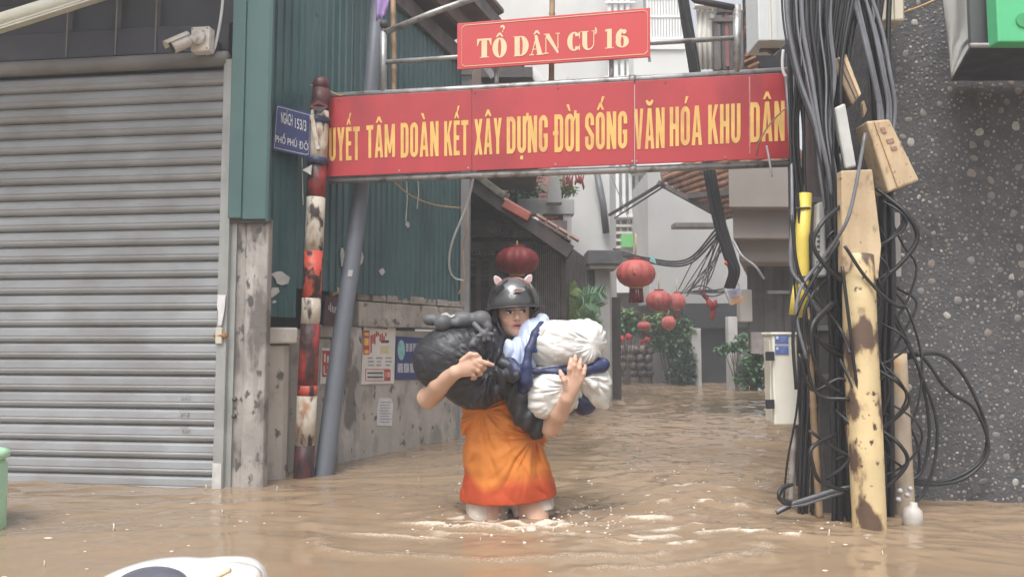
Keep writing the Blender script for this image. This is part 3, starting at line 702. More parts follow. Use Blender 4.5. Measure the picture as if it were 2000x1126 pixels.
mb = MB(); Wl.box(mb, Wl.t(612), Wl.t(650), -.02, .03, -.6, .787); mb.build('low_pier', plaster, lw, bev=.01)
ck = thing('plaster_pilaster', 'low rounded plaster pilaster with a chipped cap beside the rusty red pole', 'pilaster', at(548, 900, 4.25))
PPn = Line((at(508, 600, 4.135).x, 4.135), (at(577, 600, 4.25).x, 4.25))
P = [PPn.p(0, -.2, -.6), PPn.p(0, 0, -.6), PPn.p(PPn.L*.7, 0.0, -.6), PPn.p(PPn.L*.88, -.02, -.6), PPn.p(PPn.L, -.07, -.6), PPn.p(PPn.L, -.2, -.6)]
mb = MB(); mb.prism(P[::-1], (0,0,1.345)); mb.build('shaft', plaster, ck, bev=.006)
mb = MB(); PPn.box(mb, .01, PPn.L+.01, -.2, .03, .753, .845); mb.build('cap_stone', M('chipped_cap', (.5,.46,.41), .85, .15, 8, .4, 30, patches=(((.13,.11,.1), 11, .62, .03, (1,1,1)),)), ck, bev=.012)

# posters and plates
pl0 = (Wl.A, Wl.n)
def poster(name, label, cat, c, m, off=.004, th=.005):
    mb = quad_px(MB(), c, pl0, off, th); r = thing(name, label, cat, base_of(mb)); mb.build('sheet', m, r); return r
r = poster('wall_poster', 'white advert poster with red and yellow blocks on the plaster wall', 'poster', [(703,750),(767,748),(771,634),(709,626)], posterm, .005)
def block(r, x0, y0, x1, y1, m, name='printed_block', off=.0115): rect_px(MB(), x0, y0, x1, y1, pl0, off, .0008).build(name, m, r)
block(r, 707, 645, 719, 692, redprint); block(r, 708.5, 660, 717, 674, yelprint, off=.0127); block(r, 709, 649, 717, 655, yelprint, off=.0127); block(r, 709, 683, 717, 690, yelprint, off=.0127)
mb = MB()
for k in range(10): rect_px(mb, 714+k*4.1, 633+k*.45, 717+k*4.1, 639+k*.4, pl0, .0115, .0008)
mb.build('heading', darkprint, r)
mb = MB()
for k in range(9):
    x = 721+k*3.6; y = 650+rnd.uniform(-4, 6); rect_px(mb, x, y, x+2.6, y+rnd.uniform(10, 40) if k < 4 else y+rnd.uniform(4, 14), pl0, .0115, .0008)
mb.build('red_figures', redprint, r)
block(r, 742, 664, 757, 669, darkprint); block(r, 741, 675, 757, 690, M('cream_print', (.72,.6,.36), .7), 'house_print')
mb = MB()
for row in range(3):
    for k in range(3): x = 716+k*17; y = 697+row*7; rect_px(mb, x+rnd.uniform(-1,1), y, x+rnd.uniform(8, 13), y+3, pl0, .0115, .0008)
mb.build('small_print', greyprint, r)
mb = MB()
for (x0, y0, x1, y1) in ((712,720,758,721.2),(712,742,758,743.2),(711,720,712.2,743),): rect_px(mb, x0, y0, x1, y1, pl0, .0115, .0008)
mb.build('red_border', redprint, r); block(r, 748, 721, 760, 743, redprint)
mb = MB(); text_px(mb, '118', 750, 726, 736, 758, 726, 736, pl0, .0135, .03); mb.build('number', posterm, r)
mb = MB()
for y in (726, 734): rect_px(mb, 715, y, 745, y+3.5, pl0, .0115, .0008)
mb.build('phone_line', darkprint, r)
r = poster('blue_plate', 'dark blue wall plate with white lettering beside the advert poster', 'plate', [(770,741),(834,740),(834,660),(772,656)], blue, .006)
mb = MB(); k = 14; mb.prism([on_plane(781+7*math.cos(2*math.pi*i/k), 683-20*math.sin(2*math.pi*i/k), pl0)+Wl.n*.0125 for i in range(k)], Wl.n*.0008); mb.build('emblem', aquaprint, r)
mb = MB()
for k in range(6): rect_px(mb, 790+k*7, 670, 795+k*7, 686, pl0, .0125, .0008)
mb.build('lettering', M('grey_white_lettering', (.42,.43,.5), .7, .3, 60, 0), r); mb = MB()
for k in range(5): rect_px(mb, 774+k*12, 709, 784+k*12, 727, pl0, .0125, .0008)
mb.build('lettering', M('grey_white_lettering', (.42,.43,.5), .7, .3, 60, 0), r)
r = poster('paper_notice', 'small white paper notice glued low on the plaster wall', 'notice', [(735,830),(764,831),(767,790),(763,777),(740,776),(736,796)], paper, .003, .002)
mb = MB()
for k in range(8): rect_px(mb, 739+rnd.uniform(0,2), 784+k*5.5, 757+rnd.uniform(0,6), 785.6+k*5.5, pl0, .0065, .0006)
mb.build('print_lines', greyprint, r)
r = poster('red_handbill', 'small white handbill with red lettering on the wall between the two poles', 'poster', [(616,749),(643,748),(647,680),(620,679)], posterm, .034)
mb = MB(); rect_px(mb, 620, 684, 641, 735, pl0, .0405, .0008); mb.build('red_panel', redprint, r)
mb = MB()
for (x0, y0, x1, y1) in ((622,714,624,731),(624.5,728,628,731),(629.5,714,631,731),(633,714,634.5,731),(631,714,633,717),(631,728,633,731),(636.5,714,639,731),(623,690,626,706),(629,694,632,708),(634,688,636,700)): rect_px(mb, x0, y0, x1, y1, pl0, .0425, .0008)
mb.build('lettering', posterm, r)
r = poster('maroon_board', 'maroon board with white handwriting behind the slate grey pipe', 'board', [(618,636),(664,636),(664,580),(622,577)], M('maroon_board_paint', (.085,.03,.035), .6, .25, 14, .2, 50), .05, .012)
mb = MB(); 
for k in range(11):
    x = 627+k*3.3; y = 596+rnd.uniform(-5, 4); rect_px(mb, x, y, x+1.4, y+rnd.uniform(8, 18), pl0, .0635, .0006)
mb.build('handwriting', whitel, r)
v = Vol(at(625,590,4.4)-Vector((.03,.12,.02)), at(660,545,4.6)+Vector((.05,.2,.05)), .004)
c0 = on_plane(641, 566, pl0)+Wl.n*.05
for (dx_, dz_, r_) in ((0,0,.028),(-.018,.012,.018),(.018,-.008,.02),(.006,.03,.018),(-.012,-.024,.02)): v.ell(c0+Vector((dx_,0,dz_)), (r_,r_*.8,r_), .01)
A_, Q_ = v.mesh(); tag(np_obj('plastic_bag', A_, Q_, M('pale_yellow_plastic', (.6,.55,.33), .5, .2, 30, .3, 60)), 'crumpled pale yellow bag on top of the maroon board', 'bag')

# ================================================================== POLES
def pole_bands(root, P0, P1, r0, r1, bands):
    for (f0, f1, m_, nm) in bands:
        mb = MB(); n_ = max(2, int((f1-f0)*30)); pts = [P0.lerp(P1, f0+(f1-f0)*i/n_) for i in range(n_+1)]
        mb.tube(pts, [r0+(r1-r0)*(f0+(f1-f0)*i/n_) for i in range(n_+1)], 18); mb.build(nm, m_, root, True)
rb, rt = at(594, 900, 4.27), at(627, 175, 4.27)
rp = thing('rusty_red_white_pole', 'rusty gate pole painted in flaking red and white bands', 'pole', Vector((rb.x-.012, 4.27, -.6)))
P0 = rb+(rb-rt)*((rb.z+.6)/(rt.z-rb.z))
def fr(py): return (at(600, py, 4.27).z+.6)/(rt.z+.6)
bd = [(0, fr(868), maroon, 'dark_band'), (fr(868), fr(772), whitepaint, 'white_band'), (fr(772), fr(752), brightred, 'red_band'), (fr(752), fr(632), redpaint, 'red_band'),
      (fr(632), fr(582), whitepaint, 'white_band'), (fr(582), fr(490), brightred, 'red_band'), (fr(490), fr(386), whitepaint, 'white_band'), (fr(386), fr(322), redpaint, 'red_band'),
      (fr(322), fr(218), whitepaint, 'white_band'), (fr(218), 1.0, maroon, 'dark_band')]
pole_bands(rp, P0, rt, .058, .052, bd)
mb = MB(); mb.sphere(rt+Vector((0,0,.03)), .05, 16); mb.build('ball_cap', maroon, rp, True)
for py_ in (237, 316):
    f_ = fr(py_); c = P0.lerp(rt, f_); mb = MB(); mb.lathe(c-Vector((0,0,.018)), [(.058,0),(.062,.002),(.062,.034),(.058,.036)], 18); mb.build('blue_clamp', M('navy_tape', (.03,.045,.11), .5), rp, True)
mb = MB(); c = P0.lerp(rt, fr(270)); mb.bar(at(609,225,4.205), at(622,292,4.2), .022, .014); mb.build('sign_bracket', whitepaint, rp)
for i in range(3):
    mb = MB(); c = P0.lerp(rt, fr(205)); a = [at(603+i*4,208,4.2), at(622,188+i*8,4.19), at(640,206+i*2,4.2), at(625,222,4.195)]; mb.prism(a, (0,-.004-.003*i,0)); mb.build('torn_wrap', maroon if i != 1 else M('faded_red_cloth', (.3,.09,.1), .8, .2, 20), rp)
gpts = [(630,960,4.33),(634,920,4.35),(663,680,4.44),(692,480,4.52),(709,340,4.58),(728,130,4.66),(742,-60,4.74)]
mb = MB(); pts = [at(*q) for q in gpts]; pts[0] = pts[1]+(pts[1]-pts[2])*((pts[1].z+.6)/(pts[2].z-pts[1].z))
mb.tube(pts, [.057,.056,.054,.05,.047,.045,.044], 20); gp = thing('slate_grey_pipe', 'thick slate grey pipe leaning against the green sheeting', 'pipe', Vector((pts[0].x, pts[0].y, -.6)))
mb.build('pipe_shaft', slatepipe, gp, True)
mb = MB(); c = pts[3].lerp(pts[2], .28); dd = (pts[3]-pts[2]).normalized(); mb.obox(c+Vector((.012,-.0535,0)), (1,.25,0), dd, (0,1,0), .026, .04, .004); mb.build('tape_mark', M('beige_tape', (.42,.42,.42), .7), gp)

# ================================================================== GATE ARCH WITH BANNERS
g0, g1 = at(606, 270, 4.34), at(1552, 230, 3.92); GT = Line((g0.x, g0.y), (g1.x, g1.y)); gpl = GT.pl
gz0, gz1 = on_plane(640, 345, gpl).z, on_plane(640, 190, gpl).z
gate = thing('gate_arch', 'steel pipe gate frame spanning the flooded lane entrance', 'gate', GT.p(GT.L/2, .0, gz0-.05))
def gpt(x, y, off=0): return on_plane(x, y, gpl)+GT.n*off
def gpipe(name, P, r=.018, m=steel, off=-.03, n=12):
    mb = MB(); mb.tube([gpt(x, y, off) for (x, y) in P], r, n); return mb.build(name, m, gate, True)
gpipe('top_pipe', [(612,187),(900,171),(1200,154),(1556,134)], .021)
gpipe('bottom_pipe', [(640,351),(900,341),(1200,330),(1556,316)], .020)
gpipe('upright_post', [(746,182),(746,58)], .020)
mb = MB(); mb.sphere(gpt(747, 44, -.03), .027, 14); mb.sphere(gpt(747, 58, -.03), .021, 10); mb.build('ball_finial', darksteel, gate, True)
gpipe('slanting_pipe', [(752,58),(840,22),(935,-12)], .018)
gpipe('cross_pipe', [(750,118),(893,108),(1270,80),(1440,70)], .014)
gpipe('upright_strut', [(968,168),(968,130)], .013)
gpipe('upright_strut', [(1194,156),(1194,112)], .013)
gpipe('upright_post', [(1441,140),(1441,6)], .022)
gpipe('head_pipe', [(1442,12),(1360,-4),(1330,-30)], .018, darksteel)
mb = MB(); b0 = gpt(1549, 316, -.03); mb.tube([Vector((b0.x+.02, b0.y, -.6)), Vector((b0.x, b0.y, 0.5)), gpt(1549, 100, -.03)], .032, 12); mb.build('gate_post', darksteel, gate, True)
for (x, y) in ((620,182),(1235,152),(1236,328)):
    mb = MB(); mb.tube([gpt(x-7, y, -.03), gpt(x+7, y, -.03)], .026, 12); mb.build('pipe_collar', steel, gate, True)

bn = thing('red_slogan_banner', 'long red slogan sign with yellow capitals hung between the gate pipes', 'sign', GT.p(GT.L/2, 0, gz0))
def edge_y(x, x0, ya, x1, yb): return ya+(yb-ya)*(x-x0)/(x1-x0)
def btop(x): return edge_y(x, 640, 191, 1540, 142)
def bbot(x): return edge_y(x, 640, 345, 1545, 308)
for (x0, x1) in ((608, 921.5), (922.5, 1239), (1240, 1546)):
    mb = quad_px(MB(), [(x0, bbot(x0)), (x1, bbot(x1)), (x1, btop(x1)), (x0, btop(x0))], gpl, -.008, .01); mb.build('sign_panel', signred, bn, bev=.002)
mb = quad_px(MB(), [(1463, 300), (1465.5, 300), (1465, 150), (1462.5, 150)], gpl, .0035, .001); mb.build('tape_seam', M('worn_tape', (.5,.2,.19), .7, .3, 30), bn)
for x in (915, 1085, 1235, 1416, 780, 1243): mb = MB(); mb.lathe(gpt(x, bbot(x)-6, .002), [(.006,0),(.006,.003)], 8, GT.n); mb.build('rivet', steel, bn)
for x in (662, 928, 1090, 1300): mb = MB(); mb.lathe(gpt(x, btop(x)+7, .002), [(.005,0),(.005,.003)], 8, GT.n); mb.build('rivet', darksteel, bn)
words = [('Q',610,638,253,318),('UYẾT',643,703,249,314),('TÂM',716,772,244,308),('DOÀN',783,857,239,307),('KẾT',868,915,236,304),('XÂY',927,980,232,302),('DỰNG',990,1070,227,299),
         ('ĐỜI',1083,1132,223,297),('SỐNG',1143,1225,219,292),('VĂN',1239,1298,212,291),('HÓA',1308,1371,208,285),('KHU',1383,1446,204,281),('DÂN',1465,1532,199,277)]
for (wd, x0, x1, ya, yb) in words:
    sl_ = -.052*(x1-x0); cond_word(wd, x0, ya-sl_/2, yb-sl_*.42, x1, ya+sl_/2, yb+sl_*.42, gpl, .0045).build('lettering', letter, bn)

ss = thing('small_red_sign', 'small red sign with cream serif lettering above the slogan banner', 'sign', gpt(1080, 130, .02))
pls = (GT.A+GT.n*.03, GT.n)
quad_px(MB(), [(893,136),(1270,111),(1270,15),(893,46)], pls, -.012, .012).build('sign_panel', signred2, ss, bev=.002)
def strip(P, w_):
    mb = MB()
    for i in range(len(P)-1):
        a = on_plane(*P[i], pls)+GT.n*.0018; b = on_plane(*P[i+1], pls)+GT.n*.0018; mb.bar(a, b, .0012, w_, up=(0,0,1))
    return mb
strip([(902,55),(908,50),(1259,21),(1265,25),(1265,100),(1259,106),(908,130),(902,126),(902,55)], .0035).build('border_line', letterc, ss)
# fat-face serif capitals drawn by hand
def ell_strip(cx, cy, rx0, ry0, rx1, ry1, a0, a1, n=20):
    V = []; F = []
    for i in range(n+1):
        a = a0+(a1-a0)*i/n; V += [(cx+rx0*math.cos(a), cy+ry0*math.sin(a)), (cx+rx1*math.cos(a), cy+ry1*math.sin(a))]
    for i in range(n): F.append((2*i, 2*i+1, 2*i+3, 2*i+2))
    return V, F
def rc(x0, y0, x1, y1): return [(x0,y0),(x1,y0),(x1,y1),(x0,y1)], [(0,1,2,3)]
def pg(*p): return list(p), [tuple(range(len(p)))]
PI = math.pi
GL = {
 'T': (.78, [rc(.24,.04,.54,.90), rc(.14,0,.64,.04), rc(0,.90,.78,1.0), pg((0,.62),(.03,.62),(.14,.90),(0,.90)), pg((.75,.62),(.78,.62),(.78,.90),(.64,.90))]),
 'O': (.80, [ell_strip(.40,.5,.09,.43,.40,.5,0,2*PI,32)]),
 'D': (.80, [rc(.06,.04,.34,.96), rc(0,0,.34,.04), rc(0,.96,.34,1), ell_strip(.40,.5,.10,.44,.42,.5,-PI/2,PI/2,20), rc(.34,0,.40,.06), rc(.34,.94,.40,1)]),
 'A': (.92, [pg((.33,1),(.48,1),(.80,.05),(.50,.05),(.36,.62)), pg((.12,.05),(.17,.05),(.36,.62),(.33,.74)), rc(.44,0,.92,.05), rc(.0,0,.28,.05), pg((.20,.27),(.42,.27),(.40,.32),(.22,.32))]),
 'N': (.92, [pg((.10,.96),(.34,.96),(.84,0),(.78,0),(.16,.80)), pg((.34,.96),(.36,.92),(.86,.10),(.84,0)), rc(0,.96,.34,1), rc(.10,.05,.15,.82), rc(0,0,.28,.05), rc(.80,.22,.85,.96), rc(.68,.96,.94,1)]),
 'C': (.78, [ell_strip(.40,.5,.10,.43,.40,.5,.20*PI,1.80*PI,26), pg((.66,.98),(.74,.98),(.74,.64),(.70,.64)), pg((.66,.02),(.74,.02),(.74,.30),(.70,.30))]),
 'U': (.92, [rc(.10,.34,.38,.96), rc(0,.96,.46,1), ell_strip(.44,.36,.06,.30,.34,.37,PI,1.5*PI,12), ell_strip(.44,.36,.30,.30,.35,.37,1.5*PI,2*PI,12), rc(.74,.36,.79,.96), rc(.64,.96,.86,1)]),
 '1': (.50, [rc(.12,.04,.40,1), rc(0,0,.52,.04), pg((0,.86),(.12,.9),(.12,1),(.0,.95))]),
 '6': (.78, [ell_strip(.40,.30,.09,.26,.39,.31,0,2*PI,28), ell_strip(.52,.52,.19,.40,.50,.48,.62*PI,1.06*PI,14), ell_strip(.52,.80,.0,.0,.13,.12,-PI,PI,14)]),
}
HAT = pg((0,0),(.10,0),(.22,.10),(.34,0),(.44,0),(.28,.20),(.16,.20))
lay = [('T',932,960,76,113,'',),('O',962,990,74,113,'hook'),('D',1003,1032,71,110,''),('A',1034,1063,69,108,'hat'),('N',1062,1093,66,105,''),
       ('C',1108,1134,63,100,''),('U',1134,1165,61,98,'horn'),('1',1182,1198,57,95,''),('6',1202,1228,55,93,'')]
def glyph(parts, wd, x0, x1, ya, yb, dx=0, dy=0, sc=1, lift=0):
    sl_ = -.07*(x1-x0)
    for (V, F) in parts:
        W = []
        for (gx, gy) in V:
            u_ = (gx*sc+dx)/wd; t_ = gy*sc+dy; x = x0+(x1-x0)*u_; y = yb+(ya-yb)*t_+sl_*(u_-.5)
            W.append(on_plane(x, y, pls)+GT.n*(.0018+lift))
        mb.add(W, F)
for i, (ch, x0, x1, ya, yb, acc) in enumerate(lay):
    if i in (0, 2, 5, 7): mb = MB()
    wd, parts = GL[ch]
    for j, prt in enumerate(parts): glyph([prt], wd, x0, x1, ya, yb, lift=.0004*j)
    if acc in ('hat', 'hook'): glyph([HAT], wd, x0, x1, ya, yb, dx=wd/2-.22, dy=1.04)
    if acc == 'hook': glyph([ell_strip(.1,.12,.03,.04,.13,.14,-.35*PI,.95*PI,10), rc(.08,-.10,.14,-.02)], wd, x0, x1, ya, yb, dx=wd/2+.06, dy=1.36, lift=.001)
    if acc == 'horn': glyph([ell_strip(0,0,.05,.06,.13,.2,-.5*PI,.45*PI,8)], wd, x0, x1, ya, yb, dx=.82, dy=.98, lift=.001)
    if i in (1, 4, 6, 8): mb.build('lettering', letterc, ss)
quad_px(MB(), [(1266,117),(1272,117),(1272,110),(1266,110)], pls, -.03, .01).build('edge_tab', steel, ss)

# bamboo canes, cloth, hook
def cane(label, P, r, m=bamboo, name='bamboo_cane', group=None, nodes=True):
    P = [at(*q) for q in P]; d = P[-1]-P[0]; L_ = d.length; mb = MB(); pts = []; R_ = []
    n_ = max(3, int(L_/.16)) if nodes else 3
    for i in range(n_):
        for q, k in ((0, 1.22), (.06, 1.0), (.94, 1.0)):
            f = (i+q)/n_; j = min(int(f*(len(P)-1)), len(P)-2); pts.append(P[j].lerp(P[j+1], f*(len(P)-1)-j)); R_.append(r*k)
    pts.append(P[-1]); R_.append(r); mb.tube(pts, R_, 10); return tag(mb.build(name, m, None, True), label, 'cane', group)
cane('bamboo cane tied upright beside the ball finial of the gate', [(769,182,4.36),(769,90,4.36),(767,-40,4.36)], .016)
cane('bamboo cane rising behind the small red sign', [(1077,158,4.2),(1078,60,4.2),(1079,-40,4.2)], .016)
mb = MB(); V = []; F = []
for i in range(7):
    for j in range(5):
        x = 734+(i/6)*32-(j/4)*(i/6)*14; y = -22+j*16-(i*2 if j == 4 else 0); p = at(x, y, 4.42+.012*math.sin(i*1.7+j)); V.append(p)
for i in range(6):
    for j in range(4): F.append((i*5+j, i*5+j+1, i*5+j+6, i*5+j+5))
mb.add(V, F); q = mb.build('violet_cloth', purple, None, True); q.modifiers.new('s', 'SOLIDIFY').thickness = .003; tag(q, 'violet cloth scrap hanging at the top of the bamboo cane', 'cloth')
mb = MB(); mb.tube(catmull([gpt(1526, 105, .05), gpt(1524, 128, .055), gpt(1526, 148, .055), gpt(1534, 160, .055), gpt(1544, 157, .05)]), .0085, 8); tag(mb.build('wire_hook', whitec, None, True), 'white hooked wire curling over the right end of the banner', 'wire')
mb = MB(); mb.tube(catmull([gpt(613, 172, .05), gpt(640, 178, .03), gpt(662, 186, .0), gpt(672, 184, -.005)]), .004, 6); tag(mb.build('tan_string', orangec, None, True), 'tan cord tying the top pipe to the red and white pole', 'cord')

# street name plate on the red pole
sp0, sp1 = at(533, 250, 4.12), at(612, 250, 4.24); SP = Line((sp0.x, sp0.y), (sp1.x, sp1.y)); spl = SP.pl
sn = thing('street_name_plate', 'blue street name plate with white lettering clamped to the rusty pole', 'sign', on_plane(570, 300, spl))
quad_px(MB(), [(532,292),(606,308),(606,220),(540,203)], spl, -.006, .006).build('plate', blue, sn, bev=.002)
mb = MB(); P = [(536,288),(598,302),(603,300),(605,225),(543,208),(541,212),(536,288)]
for i in range(len(P)-1): mb.bar(on_plane(*P[i], spl)+SP.n*.0012, on_plane(*P[i+1], spl)+SP.n*.0012, .001, .0032)
mb.build('border_line', whitel, sn)
for wd_ in (('NGÁCH', 549, 219, 240, 571, 224, 247), ('153/3', 576, 231, 250, 598, 236, 257), ('PHỐ PHÚ', 538, 264, 277, 580, 274, 288), ('ĐÔ', 584, 276, 290, 602, 280, 294)):
    mb = MB(); text_px(mb, *wd_, spl, .0015, .012 if wd_[0] != 'ĐÔ' else 0); mb.build('lettering', whitel, sn)
mb = MB(); mb.tube([at(590, 308, 4.215), at(592, 400, 4.215)], .003, 6); mb.tube([at(588,300,4.21), at(600,300,4.24)], .008, 8); mb.build('stay_wire', steel, sn)
mb = MB(); c = at(601, 332, 4.21); mb.prism([c+Vector((-.03,0,0)), c+Vector((.02,0,-.03)), c+Vector((.025,0,.03))], (0,-.004,0)); mb.build('torn_tag', peel, sn)

# wires in front of the green wall
def wire(label, P, r, m, name='wire', cat='wire', group=None, n=6):
    mb = MB(); mb.tube(catmull([at(*q) for q in P], 10), r, n); return tag(mb.build(name, m, None, True), label, cat, group)
wire('tan wire sagging from the banner pipe to the grey column', [(768,352,4.4),(800,380,4.7),(850,400,5.2),(912,407,5.9)], .005, orangec)
wire('white wire hanging down in front of the grey column', [(925,345,5.6),(912,400,5.7),(884,470,5.75),(877,515,5.8),(885,540,5.85),(905,548,5.9)], .009, whitec)
wire('tan wire drooping beside the grey column', [(913,405,5.85),(912,450,5.85),(905,480,5.9),(906,548,5.9),(895,575,5.9)], .006, orangec)

# ================================================================== OLD HOUSE WITH TILED EAVE (left side of lane)
YH = 6.75
oh = thing('old_tiled_house', 'dark timber house with a tiled eave beyond the green building', 'house', at(1010, 760, 7.6)*1)
e0, e1 = at(905, 338, YH), at(1118, 480, YH); dv = e1-e0
mb = MB(); mb.prism([e0+Vector((-.25,0,.13)), e1+Vector((.0,0,-.0)), e1+Vector((.0,0,-.05)), e0+Vector((-.25,0,.05))], (0, 2.3, 0)); roof = mb.build('eave_roof', darkwood, oh)
mb = MB(); mb.bar(e0+Vector((0,-.02,-.05)), e1+Vector((-.02,-.02,-.06)), .05, .12); mb.build('verge_board', darkwood, oh)
mb = MB(); mb.bar(e0+Vector((0,-.03,.05)), at(985,392,YH)+Vector((0,-.03,.03)), .09, .07); mb.build('mossy_ridge', M('mossy_mortar', (.17,.16,.13), .9, .4, 18, .6, 40), oh, bev=.015)
mb = MB(); a, b_ = at(984,398,YH-.04), at(1034,426,YH-.04); mb.bar(a, b_, .12, .085); mb.build('red_ridge_cap', redtile, oh, bev=.012)
mb = MB(); a, b_ = at(984,389,YH-.04), at(1034,417,YH-.04); mb.bar(a, b_, .10, .02); mb.build('ridge_cap_top', pinktile, oh)
t0, t1 = at(1034, 424, YH-.03), at(1117, 474, YH-.03); NTL = 15; tdir = (t1-t0).normalized(); tn = Vector((-tdir.z, 0, tdir.x))
mb = MB(); s_ = (t1-t0).length/NTL*.55
for j in range(12):
    a = math.pi*j/11; 
V = []; F = []
for yy in (0, 1.6):
    for rr_ in (s_, s_*.6):
        for j in range(8): a = math.pi*j/7; V.append(t0+tdir*(rr_*math.cos(a))+tn*(rr_*math.sin(a)*1.2)+Vector((0, yy, 0)))
for k in (0, 16):
    for j in range(7): F.append((k+j, k+j+1, k+8+j+1, k+8+j) if k == 0 else (k+8+j, k+8+j+1, k+j+1, k+j))
for j in range(7): F.append((j+1, j, 16+j, 16+j+1)); F.append((8+j, 8+j+1, 24+j+1, 24+j))
tl0 = MB().add(V, F).build('roof_tile', pinktile, roof)
for i in range(1, NTL): copy_part(tl0, roof, tdir*((t1-t0).length*i/NTL))
for i in range(4):
    mb = MB(); a = t0.lerp(t1, .1+.26*i)+tn*.05; mb.bar(a, a+tdir*.1, .12, .018); mb.build('verge_tile', pinktile, roof)
# walls below
wl_y = 7.55; xL = at(895,600,wl_y).x; xR = at(1104,600,wl_y).x
mb = MB(); q_ = [at(x_, y_, wl_y+.06) for (x_, y_) in ((860,760),(1104,760),(1104,474),(905,352),(860,352))]; q_[0].z = q_[1].z = -.6; mb.prism(q_, (.35,1.4,0)); mb.build('house_wall', darkwood, oh)
mb = MB(); mb.box((xL-.1, wl_y-.05, at(0,462,wl_y).z), (xR+.02, wl_y+.05, at(0,432,wl_y).z)); mb.build('tie_beam', midwood, oh)
mb = MB(); mb.box((xL-.1, wl_y-.08, at(0,490,wl_y).z), (at(1040,0,wl_y).x, wl_y+.02, at(0,474,wl_y).z)); mb.build('lower_beam', midwood, oh)
for px_ in (905, 934, 960, 1040, 1100):
    mb = MB(); x = at(px_,600,wl_y).x; mb.box((x-.028, wl_y-.04, -.6), (x+.028, wl_y+.055, at(0,476,wl_y).z)); mb.build('wall_post', midwood, oh, bev=.004)
for (xa, xb) in ((907, 932), (936, 958)):
    for k in range(6):
        y = 497+k*10.5; mb = MB(); z = at(0,y,wl_y).z; mb.obox(((at(xa,0,wl_y).x+at(xb,0,wl_y).x)/2, wl_y-.01, z), (1,0,0), (0,1,-.6), (0,.6,1), mm(xb-xa,wl_y), .05, .012); mb.build('louvre_slat', midwood, oh)
for k in range(13):
    x = at(908+k*4.1,0,wl_y).x; mb = MB(); mb.box((x-.006, wl_y-.02, -.2), (x+.006, wl_y, at(0,562,wl_y).z)); mb.build('lattice_bar', midwood, oh)
for k in range(15):
    x = at(1042+k*4.0,0,wl_y).x; mb = MB(); mb.box((x-.0065, wl_y-.02, .2), (x+.0065, wl_y, at(0,470+k*1.2,wl_y).z)); mb.build('window_bar', M('pale_grey_bar', (.25,.245,.24), .7, .25, 12), oh)
for k in range(7):
    mb = MB(); c = at(918+k*7+(3 if k > 3 else 0), 492, wl_y-.04); mb.tube(catmull([c+Vector((.012*math.cos(a), 0, .03*math.sin(a))) for a in (0,1.2,2.4,3.6,4.8,5.8)], 4), .004, 5); mb.build('scroll_iron', M('pale_iron', (.3,.3,.3), .6), oh)
for k in range(9):
    mb = MB(); c = at(1003+k*4, 462+abs(k-4)*.5, YH+.1); mb.bar(c, c+Vector((.006, 0, .06)), .005, .008); mb.build('hanging_bead', M('pale_bead', (.3,.29,.24), .6), oh)
mb = MB(); c = at(975,455,YH+.2); 
for k in range(3): mb.tube(catmull([c+Vector((-.1+.05*k,0,.05)), c+Vector((-.02,0,-.03)), c+Vector((.06,0,.01)), c+Vector((.1,0,.05+.02*k))], 5), .018, 6)
mb.build('carved_bracket', darkwood, oh, True)
for k in range(4):
    mb = MB(); f = .1+.22*k; a = e0.lerp(e1, f)+Vector((0, .1+.0, -.11)); mb.bar(a, a+Vector((0, 2.0, 0)), .05, .07); mb.build('purlin', darkwood, oh)

# rear roof of small brown tiles with a plant on it
rr_y = 9.4
rrf = thing('rear_tiled_roof', 'brown scale-tiled roof slope behind the dark eave', 'roof', at(1000, 400, rr_y))
a, b_, c, d = at(915,400,rr_y-.3), at(1075,400,rr_y-.3), at(1075,300,rr_y+.9), at(915,300,rr_y+.9)
mb = MB(); mb.prism([a, b_, c, d], (0, .05, -.06)); mb.build('roof_deck', browntile, rrf)
mb = MB(); nrm = (b_-a).cross(d-a).normalized()
if nrm.y > 0: nrm = -nrm
for i in range(15):
    for j in range(26):
        f, g = (j+.5*(i % 2))/26, i/15; p = a+(b_-a)*f+(d-a)*g; wv = (b_-a)/26*.46; uv = (d-a)/15
        lift = nrm*(.012+rnd.uniform(0, .012)); mb.add([p-wv+uv*1.1+nrm*.002, p-wv+uv*.3+lift, p-wv*.3+lift*1.1-uv*.05, p+wv*.3+lift*1.1-uv*.05, p+wv+uv*.3+lift, p+wv+uv*1.1+nrm*.002], [(0,1,2,3,4,5)])
q = mb.build('scale_tiles', browntile, rrf); q['kind'] = 'stuff'
q = thing('roof_plant', 'leafy plant growing on the brown tiled roof', 'plant', at(1022, 388, 9.0))
leaf_cloud('foliage', [(at(1010,372,9.0),(.12,.1,.1)),(at(1032,366,9.0),(.16,.1,.12)),(at(1022,384,9.0),(.2,.1,.06))], 260, .09, leafD, q, 3)
mb = MB()
for k in range(5): mb.tube([at(1020+k*2,392,9.1), at(1000+k*12,362,9.0)], .007, 5)
mb.build('stem', twig, q)
q = thing('roof_shrub', 'small yellow-green shrub behind the red tassels', 'plant', at(1100, 400, 9.1))
leaf_cloud('foliage', [(at(1095,362,9.1),(.12,.1,.14)),(at(1112,372,9.1),(.09,.1,.07))], 200, .07, leafB, q, 4)
mb = MB(); mb.tube([at(1098,392,9.2), at(1100,360,9.1)], .01, 5); mb.build('stem', twig, q)
